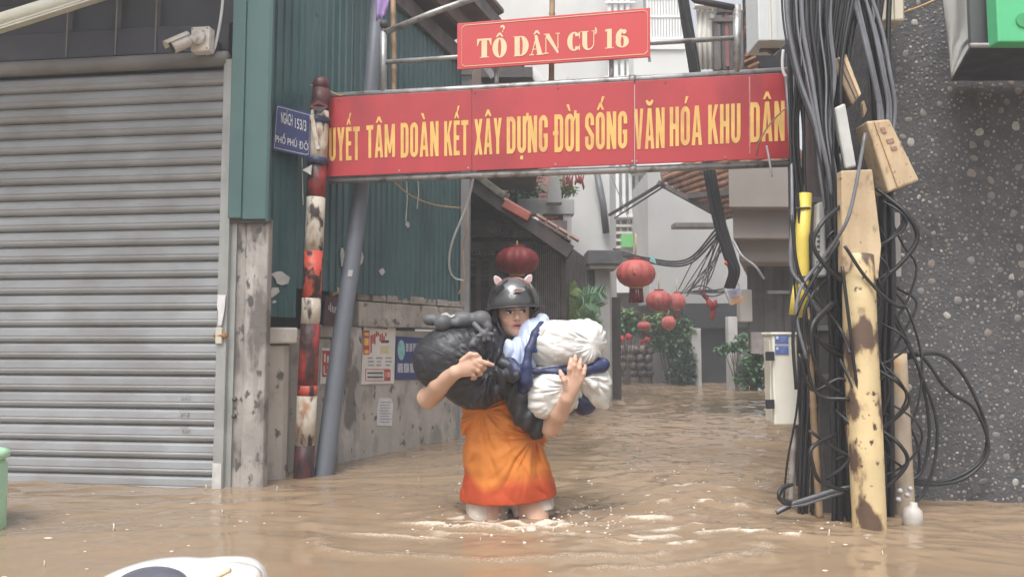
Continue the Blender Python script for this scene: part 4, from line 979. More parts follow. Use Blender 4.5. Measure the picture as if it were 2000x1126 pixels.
# low concrete parapet frame behind the eave
cf = thing('concrete_frame', 'grey concrete roof frame behind the tiled eave', 'frame', at(1075, 470, 8.9))
mb = MB(); y = 8.9; mb.box((at(1010,0,y).x, y-.1, at(0,421,y).z), (at(1118,0,y).x, y+.1, at(0,391,y).z)); mb.build('beam', greywall, cf, bev=.01)
mb = MB(); mb.box((at(1050,0,y).x, y-.12, at(0,436,y).z), (at(1058,0,y).x, y-.101, at(0,398,y).z)); mb.build('short_post', greywall, cf)
mb = MB(); mb.box((at(1097,0,y).x, y-.08, -.6), (at(1113,0,y).x, y+.08, at(0,421,y).z)); mb.build('corner_post', colm, cf)
mb = MB(); mb.box((at(1060,0,y).x, y-.02, 1.7), (at(1097,0,y).x, y+.12, at(0,421,y).z)); mb.build('tile_backing', stonem, cf)
for i in range(5):
    for j in range(3): mb = MB(); c = at(1062+j*11+(i % 2)*3, 450-i*6, y-.06); mb.obox(c, (1,0,.25), (0,1,0), (-.25,0,1), .08, .1, .022); mb.build('stacked_tile', redtile, cf)
mb = MB(); mb.prism([at(1068,395,8.5), at(1098,395,8.5), at(1092,345,8.5), at(1075,345,8.5)], (0,.2,0)); mb.build('roof_stub', greywall, cf)

# lower-gable roof further up (white verge) left of the pale house
gr = thing('white_verge_roof', 'small gable roof with a white verge above the red sign', 'roof', at(1000, 160, 7.4))
a, b_ = at(928,-25,7.4), at(1062,172,7.4); mb = MB(); mb.bar(a, b_, .06, .09); mb.build('verge_edge', M('white_verge_paint', (.7,.7,.7), .6), gr)
mb = MB(); o_ = Vector((-.08,-.01,-.10)); mb.bar(a+o_, b_+o_, .05, .10); mb.build('verge_board', midwood, gr)
mb = MB(); mb.prism([at(915,0,7.45), at(1052,166,7.45), at(1052,325,7.45), at(915,325,7.45)], (0,1.2,0)); mb.build('gable_wall', brownw, gr)
mb = MB(); mb.box((at(940,0,7.3).x, 7.28, at(0,152,7.3).z), (at(1040,0,7.3).x, 7.44, at(0,132,7.3).z)); mb.build('dark_beam', darkwood, gr)  # dark timber bar across the gable wall
mb = MB(); mb.prism([a+Vector((0,0,.03)), b_+Vector((0,0,.03)), b_+Vector((0,1.3,.03)), a+Vector((0,1.3,.03))], (0,0,.04)); mb.build('roof_sheet', steel, gr)
mb = MB(); mb.lathe(at(873,28,5.6), [(.012,0),(.04,.03),(.05,.10),(.03,.12)], 14, (-.3,-.2,1)); tag(mb.build('glass_shade', M('milk_glass', (.55,.6,.66), .2), None, True), 'small pale glass lamp shade under the lean-to rafters', 'lamp shade')

# ================================================================== PALE HOUSE (lane side, mid-distance)
ph = thing('pale_side_house', 'pale rendered house side with a dark door hood over the lane', 'house', at(1145, 760, 9.9))
mb = MB(); mb.prism([(at(1108,0,9.6).x,9.6,-.6), (at(1187,0,9.6).x,9.6,-.6), (at(1187,0,9.6).x+.35,11.5,-.6), (at(1108,0,9.6).x-.2,11.5,-.6)], (0,0,at(0,150,9.6).z+.6)); mb.build('side_wall', palewall, ph)
mb = MB(); mb.tube([at(1166,338,9.5), at(1178,400,9.5), at(1184,455,9.5)], .045, 8); mb.build('drain_pipe', M('dark_pipe', (.12,.12,.13), .5), ph, True)
y = 9.2; mb = MB(); mb.box((at(1143,0,y).x, y-.05, at(0,516,y).z), (at(1210,0,y).x, y+.45, at(0,489,y).z)); mb.build('door_hood', M('dark_hood', (.09,.09,.095), .8, .2, 6, .2), ph, bev=.01)
mb = MB(); mb.box((at(1148,0,y).x, y-.02, at(0,524,y).z), (at(1200,0,y).x, y+.4, at(0,516.5,y).z)); mb.build('hood_soffit', M('tan_soffit', (.28,.24,.2), .8), ph)
y = 9.35; mb = MB(); mb.box((at(1158,0,y).x, y, -.6), (at(1186,0,y).x, y+.2, at(0,524.5,y).z)); mb.build('porch_column', colm, ph, bev=.01)
mb = MB(); mb.box((at(1145,0,y).x, y+.02, -.6), (at(1157,0,y).x, y+.2, at(0,524.5,y).z)); mb.build('door_jamb', darkwood, ph)
y = 9.9; mb = MB(); mb.box((at(1189,0,y).x, y, -.6), (at(1206,0,y).x, y+.2, at(0,580,y).z)); mb.build('gate_post', darkwood, ph)

# ================================================================== BACK HOUSES at the end of the lane
def sbox(mb, x0, y0, x1, y1, Y, depth, sh_, z0=None):
    """like pbox, but the left flank runs off to the right as the lane does"""
    a = at(x0, y1, Y); b = at(x1, y0, Y); za = a.z if z0 is None else z0
    return mb.prism([(a.x, Y, za), (b.x, Y, za), (b.x+sh_*depth, Y+depth, za), (a.x+sh_*depth, Y+depth, za)], (0, 0, b.z-za))
def pbox(mb, x0, y0, x1, y1, Y, depth, z0=None):
    """box whose front face covers photo rect at depth Y"""
    a = at(x0, y1, Y); b = at(x1, y0, Y); return mb.box((a.x, Y, a.z if z0 is None else z0), (b.x, Y+depth, b.z))
bh = thing('back_apartment_house', 'tall pale apartment house closing the view behind the lane', 'house', at(1180, 740, 16)*1)
pbox(MB(), 930, -150, 1275, 610, 15.6, 4, -.6).build('main_wall', palewall, bh)
pbox(MB(), 1186, 300, 1262, 425, 15.3, .28).build('window_recess', M('dim_window', (.33,.36,.36), .4, .15, 3), bh)
gl = pbox(MB(), 1184, 418, 1258, 424, 15.1, .12).build('window_grille', whitemetal, bh)
for k in range(6):
    mb = MB(); x = at(1190+k*12.4+(k*k*.05),0,15.1).x; mb.box((x-.032, 15.12, at(0,421,15.1).z), (x+.032, 15.18, at(0,300,15.1).z)); mb.build('grille_bar', whitemetal, gl)
bw = pbox(MB(), 1184, 425, 1256, 500, 15.25, .2).build('vent_block_wall', M('pale_block', (.6,.57,.55), .8, .08), bh)
for r_ in range(5):
    for k in range(5):
        if r_ > 2 and k > 1: continue
        pbox(MB(), 1188+k*13.5, 430+r_*14, 1197+k*13.5, 437+r_*14, 15.235, .02).build('vent_opening', M('vent_dark', (.16,.16,.16), .8), bw)
for r_ in range(6): pbox(MB(), 1184, 424+r_*14, 1256, 428.5+r_*14, 15.17, .07).build('block_course', M('pinkish_block', (.62,.57,.54), .8, .08), bw)
pbox(MB(), 1214, 457, 1271, 482, 15.1, .06).build('green_panel', greenbox, bh)
pbox(MB(), 1254, 345, 1258, 500, 15.05, .1).build('conduit', greywall, bh)
fb = pbox(MB(), 1261, 349, 1269, 412, 15.1, .06).build('blue_frame', M('pale_blue_frame', (.4,.55,.62), .5), bh); pbox(MB(), 1265.5, 353, 1267.5, 408, 15.08, .018).build('blue_bar', bluebar, fb)
# upper balcony with close white bars
bal = pbox(MB(), 1262, 73, 1338, 77, 14.4, .08).build('balcony_rail', whitemetal, bh)
pbox(MB(), 1262, 30, 1338, 34, 14.4, .07).build('middle_rail', whitemetal, bal); pbox(MB(), 1262, -8, 1338, -2, 14.4, .07).build('top_rail', whitemetal, bal)
b0_ = pbox(MB(), 1264, -4, 1266.4, 73, 14.42, .03).build('baluster', whitemetal, bal)
stp = at(1269.6,0,14.4).x-at(1264,0,14.4).x
for k in range(1, 13): copy_part(b0_, bal, (stp*k, 0, 0))
pbox(MB(), 1262, -40, 1338, 73, 15.0, .3).build('balcony_window', M('dim_glass', (.30,.31,.32), .35, .2, 2), bh)
pbox(MB(), 1262, 77.5, 1338, 96, 14.35, 1.2).build('balcony_slab', lightwall, bh)
# second window with bars left of the small sign
pbox(MB(), 1190, -60, 1232, 150, 15.35, .26).build('tall_window', M('dim_glass2', (.38,.4,.42), .35, .15, 2), bh)
for k in range(4): pbox(MB(), 1188+k*12, -60, 1193+k*12, 150, 15.25, .06).build('window_mullion', whitemetal, bh)
for y_ in (2, 112, 148): pbox(MB(), 1182, y_, 1240, y_+4, 15.2, .045).build('window_rail', whitemetal, bh)
pbox(MB(), 1240, 96.5, 1345, 330, 14.4, .6).build('front_bay', M('greenish_white_render', (.62,.63,.61), .85, .05, 2), bh)

gh = thing('grey_back_house', 'plain grey rendered house wall at the right end of the lane', 'house', at(1370, 745, 13.6))
pbox(MB(), 1268, 335, 1470, 592, 13.4, 4).build('grey_wall', greywall, gh)
mb = MB(); pbox(mb, 1318, 434, 1402, 443, 12.4, .3); mb.build('projecting_beam', midwood, gh, bev=.01)
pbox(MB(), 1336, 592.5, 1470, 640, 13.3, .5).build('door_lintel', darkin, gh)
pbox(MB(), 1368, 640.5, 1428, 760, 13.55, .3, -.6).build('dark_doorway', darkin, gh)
mb = MB(); pbox(mb, 1352, 640.5, 1369, 760, 13.1, .3, -.6); mb.build('door_post', colm, gh, bev=.01)
pbox(MB(), 1429, 640.5, 1475, 760, 13.5, .4, -.6).build('side_panel', darkplank, gh)
cl = thing('lane_column', 'pale square column standing in water before the dark doorway', 'column', at(1432, 757, 12.3)*1)
mb = MB(); pbox(mb, 1424.5, 618, 1440, 760, 12.2, .16, -.6); mb.build('shaft', M('pale_lane_column', (.5,.49,.48), .8, .12, 4, .2, 40, streak=.3, stc=(.25,.25,.24)), cl, bev=.008)

# low recess under the house: white panel, soffit, rubble wall
lp = thing('low_porch', 'low recessed porch with a white fascia at the end of the lane', 'porch', at(1240, 745, 14.6))
pbox(MB(), 1180, 513, 1252, 571, 14.3, .3).build('white_fascia', lightwall, lp)
pbox(MB(), 1180, 571.5, 1340, 612, 14.6, .5).build('soffit', M('tan_porch_wall', (.24,.215,.2), .85), lp)  # one even tan for the porch soffit
pbox(MB(), 1180, 600, 1366, 760, 15.0, .4, -.6).build('back_panel', M('grey_porch_wall', (.3,.29,.29), .85), lp)  # one even grey for the porch back
ru = thing('rubble_wall', 'low brown rubble stone wall at the end of the lane', 'wall', at(1240, 747, 13.8))
pbox(MB(), 1203, 676, 1276, 760, 14.0, .4, -.6).build('mortar_core', M('rubble_mortar', (.09,.075,.07), .9, .3), ru)
r2 = random.Random(5); y_ = 752
while y_ > 678:
    x_ = 1202+r2.uniform(0, 6); h_ = r2.uniform(12, 19)
    while x_ < 1272:
        w_ = r2.uniform(12, 26); c = at(x_+w_/2, y_-h_/2, 13.98); mb = MB(); V = []
        mb.sphere(c, 1, 8, (mm(w_, 13.98)*.54, .09, mm(h_, 13.98)*.54)); 
        for vtx in mb.v: vtx += Vector((r2.uniform(-1,1), r2.uniform(-1,1), r2.uniform(-1,1)))*.012
        mb.build('rubble_stone', stonem, ru, True); x_ += w_
    y_ -= h_
pbox(MB(), 1276, 690, 1300, 760, 13.9, .3, -.6).build('end_block', greywall, ru)

# ================================================================== VEGETATION at the end of the lane
def bush(name, label, base, blobs, n, size, m1, m2, seed, cat='shrub'):
    q = thing(name, label, cat, base); leaf_cloud('foliage', blobs, n, size, m1, q, seed); leaf_cloud('second_foliage', blobs[:max(1, len(blobs)//2)], n//3, size, m2, q, seed+1)  # second leaf colour mixed into the first half of the blobs
    mb = MB(); r = random.Random(seed)
    for k in range(7):
        c, rad = blobs[r.randrange(len(blobs))]; e = Vector(c)+Vector((r.uniform(-.5,.5)*rad[0], 0, r.uniform(-.3,.5)*rad[2])); b = Vector(base); mb.tube(catmull([b, b.lerp(e, .5)+Vector((r.uniform(-.05,.05), 0, .1)), e], 5), [.014-.001*i for i in range(11)], 5)
    mb.build('stem', twig, q); return q
B = 13.3
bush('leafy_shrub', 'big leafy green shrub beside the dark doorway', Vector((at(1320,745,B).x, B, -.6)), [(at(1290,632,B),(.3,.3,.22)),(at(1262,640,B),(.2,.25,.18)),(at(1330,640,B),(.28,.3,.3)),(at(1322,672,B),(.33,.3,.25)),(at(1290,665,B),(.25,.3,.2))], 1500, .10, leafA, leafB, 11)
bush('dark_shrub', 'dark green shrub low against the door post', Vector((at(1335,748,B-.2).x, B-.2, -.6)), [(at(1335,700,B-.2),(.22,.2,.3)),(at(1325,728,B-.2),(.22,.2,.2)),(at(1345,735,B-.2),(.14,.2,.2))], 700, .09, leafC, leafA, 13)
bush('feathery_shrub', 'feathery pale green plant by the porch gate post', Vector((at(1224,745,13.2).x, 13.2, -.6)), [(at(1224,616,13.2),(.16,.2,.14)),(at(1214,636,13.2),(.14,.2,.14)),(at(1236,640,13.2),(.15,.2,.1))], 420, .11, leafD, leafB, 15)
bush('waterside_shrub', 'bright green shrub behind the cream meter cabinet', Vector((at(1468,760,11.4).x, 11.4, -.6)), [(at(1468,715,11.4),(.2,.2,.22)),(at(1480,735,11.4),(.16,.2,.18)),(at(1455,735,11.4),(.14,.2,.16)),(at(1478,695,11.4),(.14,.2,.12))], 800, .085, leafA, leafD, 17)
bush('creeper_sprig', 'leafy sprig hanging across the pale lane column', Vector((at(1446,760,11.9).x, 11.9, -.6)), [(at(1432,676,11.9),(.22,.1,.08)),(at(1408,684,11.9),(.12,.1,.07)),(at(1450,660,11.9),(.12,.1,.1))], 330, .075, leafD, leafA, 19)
# palm fronds in front of the pale house
pm = thing('palm_plant', 'feathery palm fronds arching beside the pale house', 'palm', Vector((at(1100,740,7.9).x, 7.9, -.6)))
r3 = random.Random(3)
fr_ = [[(1098,640),(1085,590),(1070,552)],[(1100,640),(1108,590),(1140,575),(1182,570)],[(1100,640),(1100,600),(1112,572),(1128,560)],[(1102,645),(1120,610),(1150,592),(1172,600)],[(1096,650),(1080,615),(1066,600)],[(1102,650),(1130,625),(1150,625),(1166,640)],[(1100,650),(1110,618),(1130,605),(1140,622)]]
for fi, fp in enumerate(fr_):
    pts = catmull([at(x, y, 7.9+.08*math.sin(fi*2)) for (x, y) in fp], 9); mb = MB(); mb.tube(pts, [.012*(1-.7*i/len(pts)) for i in range(len(pts))], 5)
    fo = mb.build('frond_rib', leafB, pm); mb = MB()
    for i in range(3, len(pts)):
        d = (pts[i]-pts[i-1]).normalized()
        for s_ in (-1, 1):
            for h in (0, .5):
                p = pts[i-1].lerp(pts[i], h); L_ = .17*(1-.5*i/len(pts))*r3.uniform(.7, 1.2); sv = Vector((-d.z*s_, r3.uniform(-.5,.5), d.x*s_-.35)).normalized(); tip = p+(d*.5+sv)*L_; wv = d*.0065
                mb.add([p-wv, p+(tip-p)*.5-wv*1.3, tip, p+(tip-p)*.5+wv*1.3, p+wv], [(0,1,2,3,4)])
    mb.build('leaflets', leafD if fi % 2 else leafB, fo)
mb = MB(); mb.tube([Vector((at(1100,740,7.9).x, 7.9, -.6)), at(1100,640,7.9)], [.05,.035], 8); mb.build('trunk', twig, pm)

# ================================================================== LANTERNS
def lantern(label, cx, cy, wpx, hpx, Y, m, tas=True, cord_to=None, gild=True, group='red silk lanterns strung along the lane'):
    c = at(cx, cy, Y); rx = mm(wpx/2, Y); rz = mm(hpx/2, Y)
    t_ = thing('silk_lantern', label, 'lantern', c-Vector((0,0,rz)), group)
    prof = [(rx*.34, -rz*.98)]+[(rx*max(.34, math.cos(a)**.75), rz*math.sin(a)) for a in [math.radians(x) for x in (-74,-58,-40,-20,0,20,40,58,74)]]+[(rx*.34, rz*.98)]
    mb = MB(); mb.lathe(c, prof, 48, (0,0,1), .09, 12); mb.build('lantern_body', m, t_, True)
    mb = MB(); mb.lathe(c+Vector((0,0,rz*.97)), [(rx*.36,0),(rx*.36,rz*.14)], 20); cp_ = mb.build('top_collar', tassel if m is not lanterndark else lanterndark, t_, True)
    mb = MB(); mb.lathe(c-Vector((0,0,rz*1.1)), [(rx*.36,0),(rx*.36,rz*.14)], 20); mb.build('bottom_collar', gold, t_, True)
    if gild:
        mb = MB(); q = c+Vector((-rx*.15,-rx*.96,rz*.1)); mb.sphere(q, rx*.2, 12, (1,.18,1)); mb.build('gilt_mark', M('gilt_print', (.45,.16,.09), .6, .3, 30), t_, True)
    if tas:
        th = thing_t = None; mb = MB(); ts = None
        for k in range(16):
            a = 2*math.pi*k/16; p = c+Vector((rx*.3*math.cos(a), rx*.3*math.sin(a), -rz*1.1)); mb.tube([p, p+Vector((rnd.uniform(-.008,.008), 0, -rz*.5)), p+Vector((rnd.uniform(-.015,.015), 0, -rz*1.0))], rx*.05, 5)
        mb.build('tassel', tassel, t_, True)
    if cord_to is not None: mb = MB(); mb.tube([c+Vector((0,0,rz*1.05)), at(cx, cord_to, Y)], .006, 6); mb.build('hanging_cord', gold, t_, True)
    return t_
lantern('large dark red lantern hanging under the tiled eave', 1010, 509, 84, 54, 6.5, lanterndark, False, 470, False, None)
for k, (sx) in enumerate((985, 1022, 1041)): pass
lantern('largest bright red lantern with a long tassel, hanging free in the lane', 1242, 534, 75, 54, 7.0, lanternred, True, 455, True, None)
lantern('oval red lantern overlapping a smaller one behind it', 1287, 587, 51, 40, 9.8, lanternred, False, 535, True, None)
lantern('red lantern with short tassel half hidden behind the oval one', 1322, 588, 34, 33, 11.6, lanternred, True, 545, False, None)
lantern('small round red lantern over the leafy shrub', 1306, 630, 28, 26, 12.2, lanternred, False, 606, False, None)
lantern('smallest flattened red lantern left of the leafy shrub', 1258, 636, 26, 17, 12.2, lanternred, True, 612, False, None)
def ribbons(name, label, P, m, n=6):
    mb = MB(); 
    for (x0, y0, x1, y1, Y, w_) in P: a, b_ = at(x0, y0, Y), at(x1, y1, Y); mb.tube([a, a.lerp(b_, .4)+Vector((rnd.uniform(-.02,.02),0,0)), a.lerp(b_, .8), b_], [w_*.5, w_, w_*.9, w_*.2], n)
    return tag(mb.build(name, m, None, True), label, 'decoration')
ribbons('red_tassels', 'red tassels dangling below the banner pipe', [(1102+k*5.5, 342, 1102+k*5.5+rnd.uniform(-2,2), 356+rnd.uniform(0,16), 7.0, .012) for k in range(8)], tassel)
ribbons('red_streamer', 'crumpled red streamer hanging over the dark doorway', [(1365,563,1385,588,9,.03),(1382,585,1396,605,9,.045),(1392,600,1390,625,9,.03),(1398,585,1400,600,9,.025)], redprint)
ribbons('orange_tag', 'small orange tag caught on the cable bundle', [(1418,508,1424,518,7.0,.028),(1424,508,1420,516,7.0,.02)], M('orange_plastic', (.75,.16,.07), .6))
ribbons('red_clip', 'small red clip below the cable bundle', [(1429,530,1430,542,7.0,.018)], redprint)
ribbons('red_flowers', 'red blossoms above the rubble wall', [(1212,655,1216,668,12.4,.06),(1224,652,1230,664,12.4,.06),(1260,660,1266,668,12.4,.06),(1252,664,1258,669,12.4,.05)], M('red_petals', (.55,.06,.07), .6, .3, 30))
ribbons('wall_pinwheel', 'small red and yellow trinket on the pale wall', [(1128,508,1131,520,9.3,.02),(1138,512,1134,522,9.3,.02)], redprint)
mb = MB(); c = at(1272, 505, 7.2); mb.prism([c+Vector((-.02,0,-.02)), c+Vector((.05,0,-.05)), c+Vector((.02,0,.05))], (0,.004,0)); tag(mb.build('teal_pennant', aquaprint), 'little teal pennant behind the largest red lantern', 'pennant')

# ================================================================== RIGHT SIDE HOUSES
rh = thing('beige_slab_house', 'house with stacked beige concrete overhangs on the right of the lane', 'house', at(1500, 760, 7.4))
sbox(MB(), 1424, 318, 1700, 405, 6.8, 3, .36).build('upper_overhang', beigeslab, rh, bev=.01)
sbox(MB(), 1432, 405.5, 1700, 466, 6.95, 3, .36).build('middle_overhang', beigeslab, rh, bev=.01)
sbox(MB(), 1444, 466.5, 1700, 511, 7.1, 3, .36).build('lower_overhang', beigeslab, rh, bev=.01)
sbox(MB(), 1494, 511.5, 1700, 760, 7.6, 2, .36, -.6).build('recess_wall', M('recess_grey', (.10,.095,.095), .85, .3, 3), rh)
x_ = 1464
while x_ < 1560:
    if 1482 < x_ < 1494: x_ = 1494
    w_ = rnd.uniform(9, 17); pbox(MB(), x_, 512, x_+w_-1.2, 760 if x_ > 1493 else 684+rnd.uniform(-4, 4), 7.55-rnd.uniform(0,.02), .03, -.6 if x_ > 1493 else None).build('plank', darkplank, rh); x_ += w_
pbox(MB(), 1500, 567, 1552, 573, 7.3, .05).build('rail', steel, rh)
pbox(MB(), 1468, 648, 1498, 690, 7.48, .03).build('notice_board', M('worn_notice', (.42,.38,.38), .8, .2, 12), rh)
mb = MB(); pbox(mb, 1446, 565, 1469, 628, 7.5, .12); tag(mb.build('white_meter_box', whitep, None, bev=.012), 'small white box on the planks beside the hanging printed bag', 'box')
mb = MB(); c = [at(1414,562,7.2), at(1428,596,7.15), at(1452,586,7.2), at(1444,556,7.2)]; mb.prism(c, (0,.05,0)); q = thing('printed_bag', 'white printed bag with an orange strip hanging from the cables', 'bag', c[1]); mb.build('bag_sheet', paper, q, bev=.008)
n_ = Vector((0,-1,0))
def bq(u0, v0, u1, v1):
    def f(u_, v_): return (c[0]*(1-u_)+c[3]*u_)*(1-v_)+(c[1]*(1-u_)+c[2]*u_)*v_+Vector((0,-.03,0))
    return [f(u0,v1), f(u1,v1), f(u1,v0), f(u0,v0)]
MB().prism(bq(.0,.8,1,1.0), (0,-.004,0)).build('orange_strip', M('orange_print', (.75,.35,.1), .6), q)
MB().prism(bq(.1,.2,.9,.36), (0,-.004,0)).build('blue_print_line', M('pale_blue_print', (.35,.42,.6), .6), q); MB().prism(bq(.1,.5,.9,.62), (0,-.004,0)).build('pink_print_line', M('pale_pink_print', (.6,.4,.42), .6), q)
mb = MB(); mb.tube(catmull([c[0], at(1430,545,7.2), c[3]], 6), .006, 5); mb.build('bag_handle', whitec, q)
# terracotta roof seen from below
tr = thing('terracotta_roof', 'terracotta barrel-tile roof edge seen from below on the right', 'roof', at(1390, 430, 8.2))
ra, rb_, rc_ = at(1292,352,8.4), at(1408,424,8.4), at(1470,340,7.6)
NR = 11
for i in range(NR):
    f = i/(NR-1); a = ra.lerp(rb_, f)+Vector((0,0,.0)); e = a+Vector((1.05, -.35, .38-.22*f)); mb = MB(); mb.tube([a, a.lerp(e,.33), a.lerp(e,.34), a.lerp(e,.66), a.lerp(e,.67), e], [.040,.034,.043,.036,.043,.038], 9); mb.build('barrel_tile', terr, tr, True)
mb = MB(); mb.bar(ra+Vector((-.05,-.03,-.03)), rb_+Vector((.05,-.03,-.03)), .05, .05); mb.build('fascia_board', midwood, tr)
mb = MB(); mb.bar(ra.lerp(rb_,.35)+Vector((.05,-.08,-.05)), ra.lerp(rb_,.35)+Vector((.9,-.4,-.03)), .05, .06); mb.build('batten', darkwood, tr)
mb = MB(); mb.prism([ra+Vector((0,.06,.06)), rb_+Vector((0,.06,.05)), rb_+Vector((1.2,-.35,.2)), ra+Vector((1.2,-.4,.5))], (0,.02,.05)); mb.build('roof_deck', browntile, tr)
mb = MB(); mb.bar(at(1296,356,8.3), at(1190,420,9.5), .03, .03); mb.bar(at(1300,362,8.3), at(1200,426,9.5), .014, .014); mb.build('stay_pipe', darksteel, tr)
# stack of tiles and gear above the banner, right
up = thing('tile_edge_stack', 'ragged terracotta tile edge beside the upper right gate post', 'tiles', at(1470, 135, 5.2))
for k in range(13):
    mb = MB(); c_ = at(1466+rnd.uniform(-3,4), 132-k*11, 5.2); mb.obox(c_, (1,-.2,.45), (.2,1,0), (-.45,0,1), .085, .12, .016); mb.build('broken_tile', terr, up)
pbox(MB(), 1474, -60, 1560, 132, 5.35, .25).build('dark_backing', darkin, up)
wb = thing('white_wall_unit', 'white ribbed wall unit above the right end of the banner', 'air unit', at(1510, 82, 4.7))
pbox(MB(), 1482, -60, 1537, 80, 4.6, .25).build('casing', M('cool_white_casing', (.68,.71,.71), .45, .05), wb, bev=.008)
for x_ in (1502, 1508, 1513): pbox(MB(), x_, -60, x_+1.5, 78, 4.592, .006).build('rib', whitep, wb)
bd_ = thing('broken_board', 'splintered brown board under the white wall unit', 'board', at(1508, 108, 4.7))
mb = MB(); mb.prism([at(1484,82,4.72), at(1486,100,4.72), at(1500,98,4.72), at(1512,106,4.72), at(1520,98,4.72), at(1532,90,4.72), at(1536,82,4.72)], (0,.03,0)); mb.build('board_sheet', brownw, bd_)
cu = thing('cream_screen', 'tall cream panel screen behind the right gate post', 'screen', at(1385, 140, 8.0))
V = []; F = []; n_ = 15
for i in range(n_+1):
    x = 1361+(1404-1361)*i/n_; of = .02*math.sin(i*1.9)
    for y in (10, 135): p = at(x, y, 8.0); V.append(p+Vector((0, of, 0)))
for i in range(n_): F.append((2*i, 2*i+1, 2*i+3, 2*i+2))
q = MB().add(V, F).build('screen_sheet', M('cream_sheet', (.62,.6,.54), .7, .06), cu, True); q.modifiers.new('s','SOLIDIFY').thickness = .01
pbox(MB(), 1387, 28, 1406, 36, 7.9, .05).build('hinge_bar', M('taupe_bar', (.3,.28,.26), .7), cu); pbox(MB(), 1358, 6, 1410, 11, 7.9, .1).build('head_rail', whitemetal, cu)
bk = thing('bracket_clutter', 'rusty steel bracket frame beside the cream screen', 'bracket', at(1415, 135, 6.5))
for (x0,y0,x1,y1,m_) in ((1396,38,1402,136,midwood),(1412,30,1417,136,darkwood),(1418,24,1423,130,M('dull_red_bar',(.28,.1,.09),.7)),(1425,34,1431,136,darkwood),(1394,34,1432,42,midwood),(1402,12,1436,24,darksteel)): pbox(MB(), x0, y0, x1, y1, 6.5+rnd.uniform(-.02,.02), .06).build('bracket_bar', m_, bk)
pbox(MB(), 1403, 20, 1480, 134, 7.0, .1).build('dark_panel', M('panel_grey', (.12,.11,.115), .8), bk)  # plain dark grey sheet behind the brackets

# ================================================================== CABLE BUNDLE AND FAN across the lane
def bundle(name, label, P, r, n, spread, m, seed):
    q = thing(name, label, 'cables', at(*P[-1])); r_ = random.Random(seed); B_ = [at(*p) for p in P]
    for k in range(n):
        a = r_.uniform(0, 6.28); s_ = spread*math.sqrt(r_.random()); ph = r_.uniform(0, 6)
        pts = [b+Vector((math.cos(a+.35*i)*s_, math.sin(a+.35*i)*s_*.8, 0)) for i, b in enumerate(B_)]; mb = MB(); mb.tube(catmull(pts, 6), r, 6); mb.build('cable_strand', m, q, True)
    return q
bundle('thick_cable_bundle', 'thick black cable bundle slanting down behind the gate', [(1326,-40,6.6),(1340,40,6.7),(1358,140,6.8),(1376,260,6.9),(1388,345,6.9),(1404,430,7.0),(1425,500,7.0),(1434,530,7.0),(1426,562,7.05)], .022, 12, .042, black, 5)
r4 = random.Random(9)
for k in range(13):
    x0, y0 = 1404+r4.uniform(-6, 14), 440+r4.uniform(0, 50); x1, y1 = 1330+r4.uniform(-12, 75), 560+r4.uniform(-10, 18)
    wire('thin grey wire fanning out below the black cable bundle', [(x0, y0, 7.1), ((x0+x1)/2+r4.uniform(-8, 8), (y0+y1)/2+r4.uniform(2, 20), 7.6), (x1, y1, 8.2)], .0055, greyc, group='wires fanned below the cable bundle')
for k in range(5):
    wire('grey wire knotted over the doorway lintel', [(1335+r4.uniform(-10,10), 570, 8.3), (1370, 565+r4.uniform(-8,14), 8.2), (1400+r4.uniform(-5,5), 572+r4.uniform(-8,10), 8.0), (1432, 556+r4.uniform(-6,10), 7.6)], .009, greyc, group='wires knotted over the doorway')
for k in range(3): wire('dark line sagging across the grey back wall', [(1198,486+k*4,9.4),(1260,503+k*4,9.0),(1340,507+k*5,8.2),(1405,440+k*10,7.1)], .011, black, group='lines sagging over the grey wall')
wire('thin slack line over the white window bars', [(1195,345,7.4),(1215,395,7.3),(1236,450,7.1),(1242,470,7.0)], .0045, greyc)
wire('pale looping wire under the beige overhang', [(1432,470,6.6),(1450,500,6.5),(1475,520,6.4),(1492,545,6.4)], .012, M('pale_grey_sheath', (.34,.34,.35), .5), n=6)
wire('thin brown wire curving across the last banner letters', [(1478,305,3.9),(1484,275,3.86),(1510,235,3.84),(1560,190,3.8),(1600,160,3.7)], .004, bamboo)
wire('short pale wire hanging off the banner end', [(1497,285,3.9),(1503,315,3.88),(1508,345,3.88)], .006, M('pale_grey_sheath', (.34,.34,.35), .5))

# ================================================================== PEBBLE WALL (right)
YW = 3.62
pw = thing('pebble_wall', 'dark pebble-dashed wall rising from the water at the right', 'wall', Vector((at(1900,0,YW).x, YW, -.6)))
x0w, x1w = at(1728,600,YW).x, at(1728,600,YW).x+2.6
MB().box((x0w, YW, -.6), (x1w, YW+.5, 3.4)).build('mortar_face', pebm, pw)
r5 = random.Random(21); protos = []
def pebble_mesh(r, seed):
    q = random.Random(seed); V = []; F = []; n = 7; ph = [q.uniform(.7, 1.15) for _ in range(n)]
    for (s_, h) in ((1, 0), (.82, .55), (.4, .9)):
        for k in range(n): a = 2*math.pi*k/n; V.append((r*s_*ph[k]*math.cos(a), -r*.42*h, r*s_*ph[k]*math.sin(a)))
    for i in range(2):
        for k in range(n): F.append((i*n+k, i*n+(k+1) % n, (i+1)*n+(k+1) % n, (i+1)*n+k))
    F.append(tuple(range(2*n, 3*n))); return V, F
for s_ in range(10):
    V, F = pebble_mesh(1, s_); pr = []
    for m_ in PEB:
        me = bpy.data.meshes.new('pebble'); me.from_pydata(V, [], F); me.materials.append(m_); me.polygons.foreach_set('use_smooth', [True]*len(me.polygons)); pr.append(me)
    protos.append(pr)
cells = {}; pebs = []
